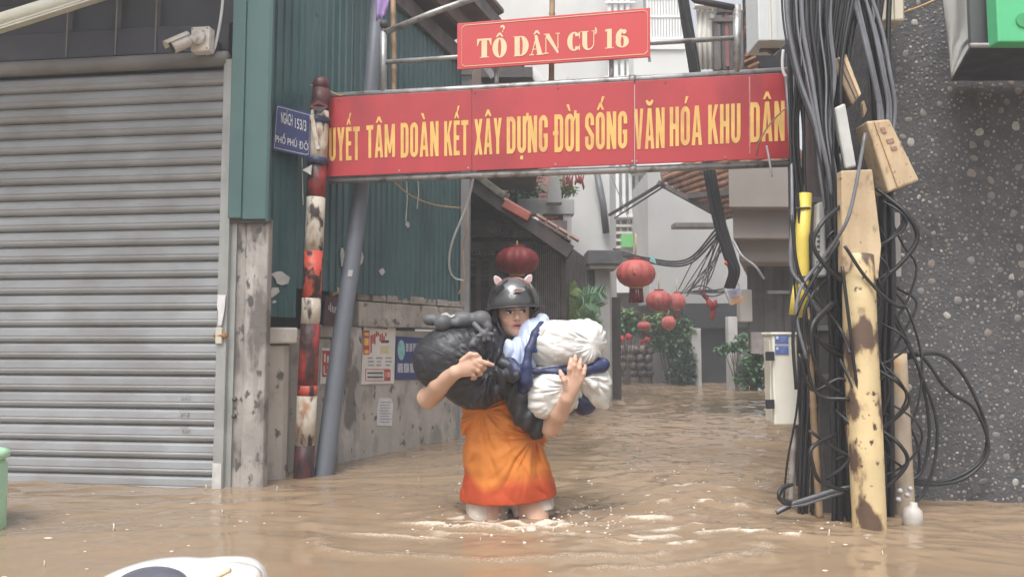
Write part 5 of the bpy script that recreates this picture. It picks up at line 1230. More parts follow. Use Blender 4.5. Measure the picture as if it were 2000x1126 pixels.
def place(r, tries):
    for _ in range(tries):
        x, z = r5.uniform(x0w+r, x1w-r), r5.uniform(-.12, 3.0); ok = True; k0 = (int(x/.06), int(z/.06))
        for i in (-1, 0, 1):
            for j in (-1, 0, 1):
                for (qx, qz, qr) in cells.get((k0[0]+i, k0[1]+j), ()):
                    if (x-qx)**2+(z-qz)**2 < ((r+qr)*.92)**2: ok = False
        if ok: cells.setdefault(k0, []).append((x, z, r)); pebs.append((x, z, r)); return
for k in range(420): place(r5.uniform(.014, .029), 12)
for k in range(6500): place(r5.uniform(.007, .0125), 6)
for k in range(3500): place(r5.uniform(.0035, .0065), 3)
vis = [p for p in pebs if p[0] < at(2010,600,YW).x+.1]
big = sorted(vis, key=lambda p: -p[2])[:290]; bs = set(big)
wts = [.17, .31, .34, .18]
for (x, z, r) in big:
    m_ = r5.choices(range(4), wts)[0]; o = bpy.data.objects.new('pebble', protos[r5.randrange(10)][m_]); COL.objects.link(o); o.parent = pw
    o.location = Vector((x, YW+.002, z))-wloc(pw); o.scale = (r, r*r5.uniform(.4, .9), r*r5.uniform(.7, 1.05)); o.rotation_euler = (0, r5.uniform(0, 6.28), 0)
rest = [[], [], [], []]
for p in pebs:
    if p not in bs: rest[r5.choices(range(4), [.07,.27,.38,.28])[0]].append(p)
for i, lst in enumerate(rest):
    mb = MB()
    for (x, z, r) in lst:
        V, F = pebble_mesh(r, r5.randrange(99)); a = r5.uniform(0, 6.28); sq = r5.uniform(.65, 1); c_, s_ = math.cos(a), math.sin(a)
        mb.add([(x+(vx*c_-vz*sq*s_), YW+.001+vy, z+(vx*s_+vz*sq*c_)) for (vx, vy, vz) in V], F)
    q = mb.build('fine_pebbles', PEB[i], pw, True); q['kind'] = 'stuff'

# sign tray, green sign, tarpaulin (top right)
tr_ = thing('sign_tray', 'dark slate metal tray under the green sign box', 'tray', at(1930, 155, 3.3))
a = at(1897, 93, 3.1); b_ = at(1857, 158, 3.6); x1 = 2.75
mb = MB(); mb.add([a, (x1, a.y, a.z), (x1, b_.y, b_.z), b_, a+Vector((0,0,.012)), (x1, a.y, a.z+.012), (x1, b_.y, b_.z+.012), b_+Vector((0,0,.012))], [(0,3,2,1),(4,5,6,7),(0,1,5,4),(1,2,6,5),(2,3,7,6),(3,0,4,7)]); mb.build('tray_bottom', slatebox, tr_)
mb = MB(); mb.tube([a+Vector((-.01,-.01,.005)), Vector((x1, a.y-.01, a.z+.005))], .011, 8); mb.build('front_tube', M('grey_tube', (.3,.29,.29), .5, .15, 9, metal=.2), tr_, True)
mb = MB(); mb.box((a.x+.02, a.y+.03, a.z+.02), (x1, a.y+.05, a.z+.7)); mb.build('back_sheet', M('dark_green_grey', (.10,.11,.11), .7), tr_)  # dark green-grey sheet standing above the tray
mb = MB(); c = at(1874,150,3.58); mb.obox(c, (1,0,0), (0,1,0), (0,0,1), .035, .01, .015); mb.build('spacer', steel, tr_)
gs = thing('green_sign_box', 'bright green sign box at the top right above the tray', 'sign', at(1975, 82, 3.0))
a2 = at(1950, 82, 3.02); mb = MB(); mb.box((a2.x, 3.02, a2.z), (2.6, 3.09, a2.z+.6)); mb.build('sign_face', signgreen, gs, bev=.006)
mb = MB(); c = at(1998, 40, 3.018); mb.lathe(c, [(.03,0),(.03,.004)], 20, (0,-1,0)); mb.build('face_mark', M('darker_green_mark', (.07,.4,.17), .5), gs)
tp_ = [(1838,-40),(1846,40),(1852,100),(1858,155),(1866,140),(1880,115),(1895,95),(1901,88),(1914,84),(1928,74),(1934,55),(1937,20),(1938,-40)]
V = []; F = []; nu, nv = 10, 12
def lerp2(a_, b2, f): return a_+(b2-a_)*f
for j in range(nv+1):
    y = -40+195*j/nv; xl = 1838+20*(j/nv); 
    xr = 1937 if y < 40 else (1937-(y-40)*.35 if y < 80 else max(xl+1, 1900-(y-86)*.62))
    for i in range(nu+1): V.append(at(lerp2(xl, xr, i/nu), y, 3.36-.07*(i/nu)+.012*math.sin(i*1.6+j*.3)))
for j in range(nv):
    for i in range(nu): F.append((j*(nu+1)+i, (j+1)*(nu+1)+i, (j+1)*(nu+1)+i+1, j*(nu+1)+i+1))
q = MB().add(V, F).build('tarpaulin', tarp, None, True); q.modifiers.new('s','SOLIDIFY').thickness = .003; tag(q, 'pale tarpaulin hanging to a point beside the green sign', 'tarpaulin')
wire('tan stick jutting from the cream box towards the tarpaulin', [(1765,25,3.5),(1800,12,3.45),(1850,-10,3.4)], .006, orangec, name='wooden_stick', cat='stick')

# ================================================================== UTILITY POSTS
def post(name, label, P, R, m, n=18, cat='pole'):
    pts = [at(*p) for p in P]; d = pts[0]-pts[1]; k = (pts[0].z+.6)/max(1e-6, -d.z); pts = [pts[0]+d*k]+pts; mb = MB(); sp = catmull(pts, 6)
    rs_ = [np.interp(i/(len(sp)-1), np.linspace(0, 1, len(R)), R) for i in range(len(sp))]; mb.tube(sp, rs_, n); q = thing(name, label, cat, Vector((pts[0].x, pts[0].y, -.6))); mb.build('shaft', m, q, True); return q
up_ = thing('utility_post', 'dark concrete utility post wrapped in black cables', 'pole', Vector((at(1618,900,3.5).x, 3.5, -.6)))
q0, q1 = at(1590,700,3.5).x, at(1650,700,3.5).x
mb = MB(); mb.prism([(q0,3.44,-.6),(q1,3.44,-.6),(q1,3.56,-.6),(q0,3.56,-.6)], (0,0,3.9)); mb.build('shaft', postdark, up_, bev=.01)
for y_ in (390, 640, 735): mb = MB(); c = at(1610,y_,3.43); mb.box((c.x-.1, 3.425, c.z-.012), (c.x+.1, 3.438, c.z+.012)); mb.build('steel_strap', steel, up_)
yp = post('flaking_cream_post', 'flaking cream yellow post standing in the water before the cables', [(1697,1000,3.13),(1690,850,3.14),(1682,700,3.16),(1678,580,3.17),(1677,500,3.19)], [.064,.066,.068,.069,.067,.062], cream_pole)
# flat cream board strapped above it
cb = thing('cream_cover_board', 'tan cover board strapped upright above the cream post', 'board', at(1680, 540, 3.2))
mb = MB(); mb.prism([at(1646,530,3.15), at(1716,545,3.15), at(1722,480,3.15), at(1704,330,3.15), at(1643,333,3.15)], (0,.05,0)); mb.build('board_sheet', tan_box, cb, bev=.006)
wp = post('tan_side_pipe', 'tan pipe standing behind the cream post by the pebble wall', [(1762,920,3.42),(1757,820,3.42),(1750,690,3.42)], [.045,.045,.045], M('weathered_tan_pipe', (.42,.34,.26), .6, .15, 5, .2, 40, patches=(((.5,.33,.14), 5, .6, .06, (1,1,.5)), ((.2,.16,.13), 9, .66, .04, (1,1,.6)))), 14, 'pipe')
cane('bamboo cane leaning up through the cables beside the meter cabinet', [(1601,1010,3.34),(1590,830,3.36),(1578,640,3.38),(1574,600,3.38)], .016)
cane('rusty thin cane standing left of the cream post', [(1672,1010,3.2),(1664,900,3.22),(1655,830,3.24)], .010, M('rust_cane', (.2,.12,.09), .8, .3, 20), nodes=False)
cane('thin wooden stick hanging under the meter cabinet', [(1545,975,3.5),(1548,900,3.52),(1552,835,3.54)], .013, M('grey_stick', (.33,.30,.28), .7, .2, 12), nodes=False)
# yellow conduit pieces
mb = MB(); mb.tube([at(1568,620,3.38), at(1569,560,3.38), at(1566,470,3.38), at(1573,378,3.38)], [.018,.026,.033,.030], 14); tag(mb.build('yellow_conduit', yellowp, None, True), 'long yellow conduit strapped to the cable bundle', 'conduit')
mb = MB(); mb.tube([at(1549,614,3.36), at(1551,580,3.36), at(1552,555,3.36)], [.020,.014,.006], 10); tag(mb.build('yellow_plastic_cone', yellowp, None, True), 'small yellow plastic cone left of the long yellow conduit', 'cone')
for y_ in (408, 541):
    mb = MB(); c = at(1568,y_,3.38); mb.lathe(c-Vector((0,0,.004)), [(.036,0),(.036,.008)], 14); tag(mb.build('tie_strap', darkprint, None, True), 'thin dark strap around the yellow conduit', 'strap', 'straps on the yellow conduit')
# boxes on the post
def tilted_box(name, label, C, m, depth, face_m=None, bev=.01, cat='box', marks=()):
    P = [at(x, y, Y) for (x, y, Y) in C]; n = (P[1]-P[0]).cross(P[3]-P[0]).normalized()
    if n.y > 0: n = -n
    mb = MB(); mb.prism(P, -n*depth); q = thing(name, label, cat, base_of(mb)); mb.build('casing', m, q, bev=bev)
    for (u0, v0, u1, v1, mm_, nm) in marks:
        def f(u_, v_): return (P[3]*(1-u_)+P[2]*u_)*(1-v_)+(P[0]*(1-u_)+P[1]*u_)*v_+n*.0015
        MB().prism([f(u0,v1), f(u1,v1), f(u1,v0), f(u0,v0)], n*.003).build(nm, mm_, q)
    return q
stain = M('red_brown_smudge', (.34,.2,.15), .8, .3, 30); seam = M('seam_tan', (.3,.27,.2), .8)  # smudge colour, and a darker tan for box joints
tilted_box('tilted_meter_box', 'large tan meter box hanging tilted from the cables', [(1736,376,3.28),(1797,352,3.28),(1738,232,3.28),(1692,236,3.28)], tan_box, .12, marks=((.45,.12,.62,.2,stain,'red_smudge'),(.5,.30,.75,.36,stain,'red_smudge'),(.55,.42,.75,.47,stain,'red_smudge'),(.28,.02,.3,.98,M('tan_fold',(.4,.24,.11),.7),'fold_line')))
tilted_box('slim_meter_box', 'slim brown-tan meter box among the upper cables', [(1666,206,3.3),(1682,185,3.3),(1652,105,3.3),(1622,118,3.3)], M('brown_tan_casing', (.26,.19,.13), .6, .2, 8), .07, marks=((.72,.02,.98,.98,tan_box,'tan_side'),(.4,.02,.44,.98,M('dark_fold',(.08,.06,.05),.7),'fold_line')))
tilted_box('top_cream_box', 'cream junction box near the top of the post', [(1702,42,3.4),(1768,40,3.4),(1766,-70,3.4),(1700,-70,3.4)], cream, .12, marks=((.66,0,.69,1,seam,'seam'),(.94,0,.96,1,seam,'seam')))
tilted_box('white_tube_box', 'slim white casing slanting down between the cables', [(1652,330,3.26),(1674,325,3.26),(1652,200,3.26),(1630,210,3.26)], M('dull_white_casing', (.55,.56,.54), .5, .12, 8), .04)
tilted_box('narrow_white_box', 'narrow pale box with a slotted edge beside the yellow conduit', [(1593,540,3.36),(1616,540,3.36),(1612,392,3.36),(1597,396,3.36)], M('dull_white_casing', (.55,.56,.54), .5, .12, 8), .05, marks=tuple((.0,.3+.07*k,.3,.33+.07*k,darkprint,'slot') for k in range(9)))
tilted_box('small_tan_flap', 'small tan flap sticking out behind the upper cables', [(1688,228,3.42),(1694,215,3.42),(1688,195,3.42),(1684,200,3.42)], tan_box, .02, bev=.002)
tilted_box('grey_white_strip', 'pale vertical strip beside the pebble wall', [(1745,540,3.5),(1761,540,3.5),(1758,415,3.5),(1743,415,3.5)], M('pale_strip_paint', (.42,.40,.38), .6, .12, 9), .03, bev=.003)
# cream cabinet
cb2 = thing('cream_meter_cabinet', 'cream meter cabinet with two blue labels hung over the water', 'cabinet', at(1526, 830, 3.55))
cz0, cz1 = at(0,829,3.5).z, at(0,655,3.5).z; cx0, cx1 = at(1509,740,3.5).x, at(1557,740,3.5).x; cxl = cx0
MB().box((cx0, 3.49, cz0), (cx1, 3.615, cz1)).build('cabinet_body', M('ivory_cabinet', (.77,.75,.66), .4, .04, 5, .02, 60), cb2, bev=.006)
MB().box((cx0-.004, 3.525, cz0+.012), (cx0+.002, 3.60, cz1-.02)).build('side_panel', M('ivory_side', (.66,.63,.53), .4), cb2, bev=.002)
MB().box((cxl-.008, 3.482, cz1+.002), (cx1+.0, 3.625, cz1+.016)).build('top_lid', M('ivory_cabinet', (.77,.75,.66), .4), cb2, bev=.005)
for y_ in (695, 789): c = at(1505, y_, 3.47); MB().box((c.x-.018, 3.472, c.z-.021), (c.x+.02, 3.49, c.z+.021)).build('hinge', darkin, cb2, bev=.002)
for y_ in (662, 683):
    c = at(1527, y_, 3.485); lb = MB().box((c.x-.031, 3.4855, c.z-.0195), (c.x+.031, 3.4885, c.z+.0195)).build('blue_label', M('label_blue', (.10,.17,.45), .5, .06), cb2)
    MB().box((c.x-.027, 3.4842, c.z+.001), (c.x-.015, 3.4852, c.z+.014)).build('label_mark', whitel, lb)
    for k in range(3): MB().box((c.x-.008, 3.4842, c.z+.010-k*.010), (c.x+.026-k*.008, 3.4852, c.z+.0125-k*.010)).build('label_line', M('pale_label_line', (.35,.42,.65), .6), lb)
mb = MB(); mb.bar(Vector((cx0+.03, 3.63, cz1-.08)), Vector((cx1+.16, 3.60, cz1-.08)), .03, .03); mb.bar(Vector((cx0+.03, 3.63, cz0+.08)), Vector((cx1+.16, 3.60, cz0+.08)), .03, .03); mb.build('support_arm', darksteel, cb2)

# ================================================================== CABLES
def cable(P, r, m, label, group, name='cable'):
    mb = MB(); mb.tube(catmull([at(*p) for p in P], 7), r, 6); return tag(mb.build(name, m, None, True), label, 'cable', group)
r6 = random.Random(31)
for k in range(16):      # pale strands drawn from above into the trunk
    s = k/15; yb = 3.30+r6.uniform(-.05, .05); x = 1536+s*84+r6.uniform(-9, 9)
    cable([(x-4+s*8, -60, yb), (x+2, 50, yb-.01), (x+10+(1-s)*14, 150, yb-.02), (1588+s*34+r6.uniform(-6,6), 250, yb-.03), (1606+s*26+r6.uniform(-6,6), 350, yb-.01), (1616+s*28, 440, yb+.03), (1624+s*22, 520, yb+.06)], r6.uniform(.004, .012), greyc if k % 3 else black,
          'pale grey cable drawn down into the black trunk of cables' if k % 3 else 'dark cable drawn down among the pale grey strands', 'pale cables entering the trunk' if k % 3 else 'dark cables among the pale strands')
for k in range(15):      # black trunk left of the cream post
    s = r6.uniform(-1, 1); yb = 3.34+r6.uniform(-.06, .05); w0 = r6.uniform(-7, 7)
    cable([(1640+s*46+r6.uniform(-10,10), -60, yb), (1622+s*34, 120, yb), (1628+s*20+w0, 270, yb), (1634+s*16-w0, 400, yb-.02), (1638+s*15+w0, 560, yb-.02), (1640+s*15-w0*.6, 740, yb), (1644+s*16, 900, yb), (1646+s*18, 1030, yb)],
          r6.uniform(.008, .014), black, 'black cable in the trunk beside the cream post', 'black cables beside the cream post')
for k in range(7):       # loose dark lines at the gate end
    x = 1543+k*4.5; w0 = r6.uniform(-9, 9); yb = 3.40+r6.uniform(-.04, .05)
    cable([(x, -60, yb), (x+w0, 120, yb), (x-w0*.5, 260, yb), (x+6+w0*.6, 420, yb), (x+18, 560, yb), (x+27+w0*.5, 720, yb), (x+22, 860, yb), (x+16-w0*.4, 1020, yb)], r6.uniform(.006, .012), black, 'dark cable hanging at the right end of the gate', 'dark cables at the gate end')
for k in range(11):      # right-hand trunk between board and pebble wall
    x = 1730+r6.uniform(-8, 12); yb = 3.38+r6.uniform(-.03, .06); w0 = r6.uniform(-10, 10)
    cable([(1650+k*9, -60, yb), (1690+k*4+r6.uniform(-12,12), 90, yb), (1712+k*3+w0, 230, yb), (x-w0*.6, 400, yb), (x+8+w0*.5, 560, yb-.02), (x+2, 700, yb), (x+6+w0*.6, 880, yb), (x+4, 1030, yb)], r6.uniform(.007, .013), black,
          'black cable dropping between the tan board and pebble wall', 'black cables by the pebble wall')
for k in range(7):       # glossy arcs at the upper right
    e = r6.uniform(-9, 9); cable([(1640+k*7, -60, 3.36), (1676+k*6+e, 50, 3.33), (1700+k*5+e, 140, 3.31), (1716+k*4+e, 220, 3.33), (1722+e, 330, 3.36)], r6.uniform(.006, .011), greyc, 'glossy grey cable curving down from the cream junction box', 'grey cables under the junction box')
loops = [[(1722,690),(1760,700),(1830,690),(1880,730),(1925,830),(1915,900),(1840,940),(1760,935)],
         [(1725,730),(1790,690),(1850,760),(1905,800),(1930,880),(1880,935),(1800,945),(1740,930)],
         [(1720,560),(1770,660),(1800,740),(1815,840),(1800,920),(1760,945)],
         [(1730,600),(1755,640),(1795,720),(1830,830),(1815,940),(1770,1000)],
         [(1725,760),(1765,790),(1775,860),(1770,930),(1745,1000)],
         [(1720,690),(1745,780),(1790,860),(1790,930),(1735,950)],
         [(1700,520),(1750,560),(1790,590),(1770,640),(1735,700)],
         [(1735,420),(1765,480),(1790,520),(1775,580),(1740,640)],
         [(1690,480),(1720,540),(1770,600),(1800,700),(1790,800),(1750,880)]]
for i, lp_ in enumerate(loops):
    cable([(x, y, 3.50-.02*i % .1) for (x, y) in lp_], .009-.0004*i, black, 'black cable looped loosely against the pebble wall', 'cable loops on the pebble wall')
cross = [[(1545,420),(1560,530),(1600,590),(1640,640),(1660,690)],[(1555,760),(1550,640),(1580,560),(1620,500),(1640,470)],[(1575,700),(1556,620),(1565,560),(1610,500),(1650,440),(1668,380),(1690,260)],
         [(1650,480),(1690,540),(1740,590),(1770,600)],[(1645,520),(1660,640),(1672,740),(1700,880),(1728,960)],[(1640,700),(1668,760),(1690,840),(1715,920)],[(1600,560),(1570,620),(1590,760),(1660,780)],
         [(1580,840),(1640,880),(1690,905)],[(1560,690),(1585,760),(1635,740),(1655,742)],[(1640,300),(1660,420),(1700,500),(1720,560)]]
for i, lp_ in enumerate(cross):
    cable([(x, y, 3.06+.012*i if x > 1640 else 3.18) for (x, y) in lp_], .0075, black if i != 2 else greyc, 'black cable crossing in front of the cream post' if i != 2 else 'grey cable arcing over the tan board', 'cables crossing the cream post')
for k in range(26):      # loose tangle wound around the posts
    x = r6.uniform(1612, 1748); y = r6.uniform(360, 860); w0 = r6.uniform(25, 80)*r6.choice((-1, 1)); h0 = r6.uniform(60, 190); yy = 3.10+r6.uniform(0, .2) if x < 1650 else 3.22+r6.uniform(0, .12)
    cl = lambda q: max(1586, min(1800, q))
    cable([(x, y, yy+.06), (cl(x+w0*.7), y+h0*.25, yy), (cl(x+w0), y+h0*.55, yy), (cl(x+w0*.4), y+h0*.9, yy+.02), (cl(x-w0*.35), y+h0*1.1, yy+.05)], r6.uniform(.005, .010), black, 'black cable tangled loosely around the posts', 'tangled cables around the posts')
cable([(1545,500,3.3),(1552,560,3.3),(1562,700,3.38),(1556,800,3.42),(1538,900,3.45),(1530,985,3.45)], .005, black, 'thin black line hanging past the meter cabinet', 'thin lines by the cabinet')
for k in range(7):       # sagging horizontal bundle low over the water
    e = r6.uniform(-6, 6); cable([(1662, 952+e, 3.22), (1620, 962+e, 3.24), (1570, 978+e, 3.28), (1545, 985+e*.6, 3.3), (1516, 1000+e*.3, 3.3)], .008, black if k % 2 else greyc, 'cable in the low bundle dipping into the water', 'low cable bundle at the water')
for k in range(3): cable([(1556+k*2, 985, 3.3), (1532, 982-k*3, 3.3), (1521, 965+k*3, 3.3), (1530, 950+k*2, 3.32), (1548, 945, 3.33)], .008, black, 'black cable curled at the end of the low bundle', 'curled cable ends')
cable([(1535,150,3.6),(1545,300,3.4),(1547,420,3.3),(1545,520,3.28),(1570,560,3.24),(1600,610,3.2)], .008, greyc, 'grey cable arching beside the banner end', 'grey arching cable')
# cable-end fittings and bottle at the waterline
wj = thing('white_plastic_jug', 'white plastic jug floating at the foot of the cables', 'jug', at(1778, 1012, 3.2))
c = at(1780, 1010, 3.2); mb = MB(); mb.lathe(c-Vector((0,0,.04)), [(.03,0),(.038,.01),(.04,.05),(.034,.075),(.016,.09),(.014,.105)], 16, (.12,0,1)); mb.build('jug_body', M('dull_white_jug', (.5,.47,.44), .5, .12, 9), wj, True)
for k, (x, y) in enumerate(((1758,958),(1778,954),(1772,966),(1755,975))):
    mb = MB(); mb.sphere(at(x, y, 3.3), .012, 10); tag(mb.build('cable_gland', M('grey_cap_plastic', (.4,.4,.42), .5), None, True), 'pale round cable cap above the white jug', 'cap', 'cable caps above the jug')

# ================================================================== SCOOTER NOSE (bottom left)
sc = thing('white_scooter', 'white scooter with only its glossy handlebar cowl above the frame edge', 'scooter', Vector((at(350,1120,1.9).x, 1.95, -.6)))
Ys = 1.9
v = Vol(at(150,1200,Ys)-Vector((.05,.25,.12)), at(560,1060,Ys)+Vector((.05,.25,.05)), .007)
cA, cB, cC = at(270,1175,Ys), at(350,1165,Ys), at(445,1150,Ys)
v.ell(cA, (.13,.13,.085), .05); v.ell(cB, (.14,.14,.09), .05); v.ell(cC, (.085,.10,.075), .05); v.ell(at(480,1140,Ys), (.04,.07,.05), .04)
A_, Q_ = v.mesh(); np_obj('cowl', A_, Q_, M('gloss_white_paint', (.82,.82,.82), .18, .03, 5, 0, coat=.6), sc)
v = Vol(at(200,1200,Ys-.12)-Vector((.05,.2,.05)), at(420,1080,Ys)+Vector((.05,.2,.05)), .007)
v.ell(at(295,1160,Ys-.09), (.10,.08,.062), .02); A_, Q_ = v.mesh(); np_obj('dark_screen', A_, Q_, M('smoky_screen', (.12,.12,.15), .15, .1), sc)
v = Vol(at(380,1180,Ys-.1)-Vector((.05,.1,.05)), at(530,1060,Ys-.1)+Vector((.05,.15,.08)), .007)
v.ell(at(450,1128,Ys-.07), (.075,.06,.035), .02); A_, Q_ = v.mesh(); np_obj('lamp_lens', A_, Q_, M('clear_lens', (.7,.7,.66), .08, .12, 25, .3, 40, coat=.5), sc)
mb = MB(); mb.tube([at(395,1140,Ys-.135), at(450,1112,Ys-.135)], .006, 8); mb.build('amber_strip', M('amber_strip', (.72,.58,.36), .4), sc, True)
mb = MB(); mb.tube([cB+Vector((0,0,-.05)), Vector((cB.x, Ys, -.55))], .05, 10); mb.build('steering_column', darksteel, sc, True)
mb = MB(); mb.lathe(Vector((cB.x-.06, Ys+.02, -.35)), [(.12,0),(.25,.01),(.25,.11),(.12,.12)], 24, (1,0,0)); mb.build('front_wheel', black, sc, True)
# green barrel standing in the water, mostly beyond the left border
gxc = at(-4, 950, 3.1).x-.222; gbn = thing('green_plastic_barrel', 'pale green plastic barrel standing in the water before the roller shutter', 'barrel', (gxc, 3.1, -.6))
greenpl = M('pale_green_plastic', (.42,.70,.46), .45, .08, 9, .05, 60); gzt = at(0, 884, 3.1).z
mb = MB(); mb.lathe((gxc, 3.1, -.6), [(.18,0),(.2,.02),(.215,.3),(.22,.6),(.215,.6+gzt-.06),(.20,.6+gzt-.03)], 32); mb.build('barrel_body', greenpl, gbn, True)
mb = MB(); mb.lathe((gxc, 3.1, gzt-.032), [(.205,0),(.222,.004),(.222,.028),(.20,.034)], 32); mb.build('barrel_lid', greenpl, gbn, True)

# ================================================================== PERSON wading with two bundles
Y0 = 3.33
def pp(px, py, dy=0.0): return np.array(at(px, py, Y0+dy))
skin = M('skin', (.6,.38,.28), .5, .06, 18, .05, 120, attr='Col')
hy, ht = math.radians(9), math.radians(-3)
RH = np.array(Matrix.Rotation(hy, 3, 'Z') @ Matrix.Rotation(ht, 3, 'Y') @ Matrix.Rotation(math.radians(3), 3, 'X'))
H = pp(1003, 608, -.03)
def hp(x, y, z): return H + RH @ np.array([x, y, z])
Lsh, Rsh = pp(918, 712, .02), pp(1058, 708, .02)          # image-left and image-right shoulders
Lel, Lwr = pp(836, 776, -.10), pp(889, 727, -.285)
Rel, Rwr = pp(1076, 832, -.13), pp(1108, 778, -.265)
person = thing('person', 'person in black cat-eared helmet and orange shirt wading with two bundles', 'person', (PX, Y0, -.6))
v = Vol((-.50, 2.92, -.62), (.36, 3.56, 1.20), .0036)
# legs
hipL, hipR = pp(955, 950, .03), pp(1032, 950, .02)
kneeL, kneeR = np.array([-.105, 3.27, -.16]), np.array([.115, 3.24, -.10])
ankL, ankR = np.array([-.10, 3.36, -.545]), np.array([.12, 3.42, -.53])
for (a, b, c) in ((hipL, kneeL, ankL), (hipR, kneeR, ankR)):
    v.cap(a, b, .078, .054, .02); v.cap(b, c, .05, .034, .02); v.ell(c+np.array([0, -.06, -.03]), (.04, .11, .035), .02)
# torso
v.ell((hipL+hipR)/2+np.array([0,.01,.02]), (.155, .10, .10), .03)
v.ell(pp(990, 860, .03), (.125, .085, .15), .05); v.ell(pp(988, 760, .03), (.15, .095, .14), .05)
v.cap(Lsh+np.array([.03,0,-.01]), Rsh+np.array([-.03,0,-.01]), .055, .055, .04)
# neck
v.cap(pp(984, 706, .03), hp(0, .025, -.06), .052, .047, .03)
# head
v.ell(hp(0,.018,.03), (.073,.090,.080), .01, RH); v.ell(hp(0,-.018,-.028), (.061,.068,.080), .03, RH); v.ell(hp(0,-.036,-.072), (.041,.042,.034), .03, RH)
v.ell(hp(0,-.066,-.092), (.015,.013,.012), .025, RH)
for s in (-1, 1):
    v.ell(hp(s*.034,-.058,-.036), (.021,.020,.020), .02, RH); v.ell(hp(s*.074,.012,-.012), (.008,.018,.028), .008, RH)
v.ell(hp(0,-.074,.020), (.048,.012,.009), .012, RH)
for s in (-1, 1): v.ell(hp(s*.031,-.094,.001), (.018,.017,.0095), .012, RH, sub=True)
for s in (-1, 1): v.ell(hp(s*.031,-.0715,0), (.0135,.0125,.0105), .004, RH)
v.cap(hp(0,-.078,.008), hp(0,-.098,-.028), .0065, .0095, .012)
for s in (-1, 1): v.ell(hp(s*.0095,-.089,-.033), (.0075,.008,.006), .006, RH)
v.ell(hp(0,-.0800,-.0550), (.021,.0070,.0045), .010, RH); v.ell(hp(0,-.0785,-.0670), (.018,.0078,.0055), .010, RH)
v.ell(hp(0,-.091,-.0608), (.016,.010,.0026), .003, RH, sub=True)
# arms
v.chain([Lsh, Lel], [.052, .043], .02); v.chain([Lel, (Lel+Lwr)/2+np.array([-.006,0,.004]), Lwr], [.043, .041, .028], .02)
v.chain([Rsh, Rel], [.052, .042], .02); v.chain([Rel, (Rel+Rwr)/2, Rwr], [.042, .039, .028], .02)
# image-left hand: back of the hand towards us, index pointing right
hl = -.30
kn = [pp(922,699,hl-.005), pp(928,708,hl-.01), pp(925,718,hl-.008), pp(918,727,hl)]
for q, k in enumerate(kn): v.cap(Lwr, k, .021, .0125, .012)
v.ell((Lwr+kn[1])/2+np.array([.006,0,0]), (.034,.017,.033), .015)
v.chain([pp(903,704,hl), pp(918,692,hl-.012), pp(930,693,hl-.012), pp(938,698,hl-.004)], [.013,.0115,.010,.0075], .006)
v.chain([kn[0], pp(938,705,hl-.014), pp(952,709,hl-.012), pp(963,712,hl-.006)], [.0125,.0105,.0095,.007], .006)
v.chain([kn[1], pp(938,714,hl-.012), pp(946,718,hl+.004), pp(944,722,hl+.018)], [.0125,.0105,.0098,.008], .006)
v.chain([kn[2], pp(934,723,hl-.008), pp(938,729,hl+.008), pp(933,732,hl+.02)], [.012,.0103,.0095,.008], .006)
v.chain([kn[3], pp(925,732,hl), pp(927,737,hl+.012), pp(922,739,hl+.02)], [.0105,.009,.0083,.007], .006)
# image-right hand: spread over the white bundle
hr = -.285
kr = [pp(1113,736,hr), pp(1121,732,hr-.004), pp(1129,735,hr-.003), pp(1135,742,hr)]
for k in kr: v.cap(Rwr, k, .022, .0122, .012)
v.ell((Rwr+kr[1])/2, (.030,.017,.04), .015)
v.chain([kr[0], pp(1112,720,hr-.012), pp(1114,709,hr-.008), pp(1115,700,hr+.004)], [.012,.010,.0092,.007], .005)
v.chain([kr[1], pp(1122,714,hr-.014), pp(1123,703,hr-.010), pp(1124,694,hr+.004)], [.0122,.0102,.0095,.0072], .005)
v.chain([kr[2], pp(1132,719,hr-.013), pp(1133,709,hr-.008), pp(1134,701,hr+.006)], [.0118,.010,.009,.007], .005)
v.chain([kr[3], pp(1140,729,hr-.010), pp(1142,720,hr-.005), pp(1143,713,hr+.006)], [.0105,.009,.008,.0065], .005)
v.chain([pp(1107,758,hr), pp(1102,742,hr-.012), pp(1097,732,hr-.008), pp(1094,724,hr+.002)], [.0135,.0115,.010,.0078], .006)
A_, Q_ = v.mesh(); body = np_obj('body', A_, Q_, skin, person)
C = np.tile(np.array([.60,.375,.27]), (len(A_), 1)); Lc = (A_-H) @ RH        # head-local coordinates for face colouring
def near(c, r, soft=.25):
    q = np.sqrt((((Lc-np.array(c))/np.array(r))**2).sum(1)); return np.clip((1+soft-q)/soft, 0, 1)[:, None]
def paint(c, r, col, soft=.25, amt=1.0):
    global C
    w_ = near(c, r, soft)*amt; C = C*(1-w_)+np.array(col)*w_
for s in (-1, 1): paint((s*.04,-.07,-.035), (.022,.03,.018), (.66,.33,.24), 1.0, .55)
paint((0,-.084,-.061), (.021,.016,.0115), (.52,.17,.15), .4); paint((0,-.090,-.0608), (.015,.012,.0032), (.10,.025,.025), .5)
for s in (-1, 1):
    paint((s*.031,-.086,.0), (.0165,.02,.0062), (.72,.70,.68), .2); paint((s*.031+.004,-.088,.0), (.0062,.02,.0066), (.02,.012,.01), .25)
    paint((s*.031,-.088,.0065), (.019,.02,.0026), (.03,.02,.018), .5); paint((s*.033,-.088,.019), (.021,.025,.004), (.05,.035,.03), .5)
    paint((s*.0085,-.098,-.039), (.004,.008,.003), (.2,.08,.06), .6)
set_col(body, C)

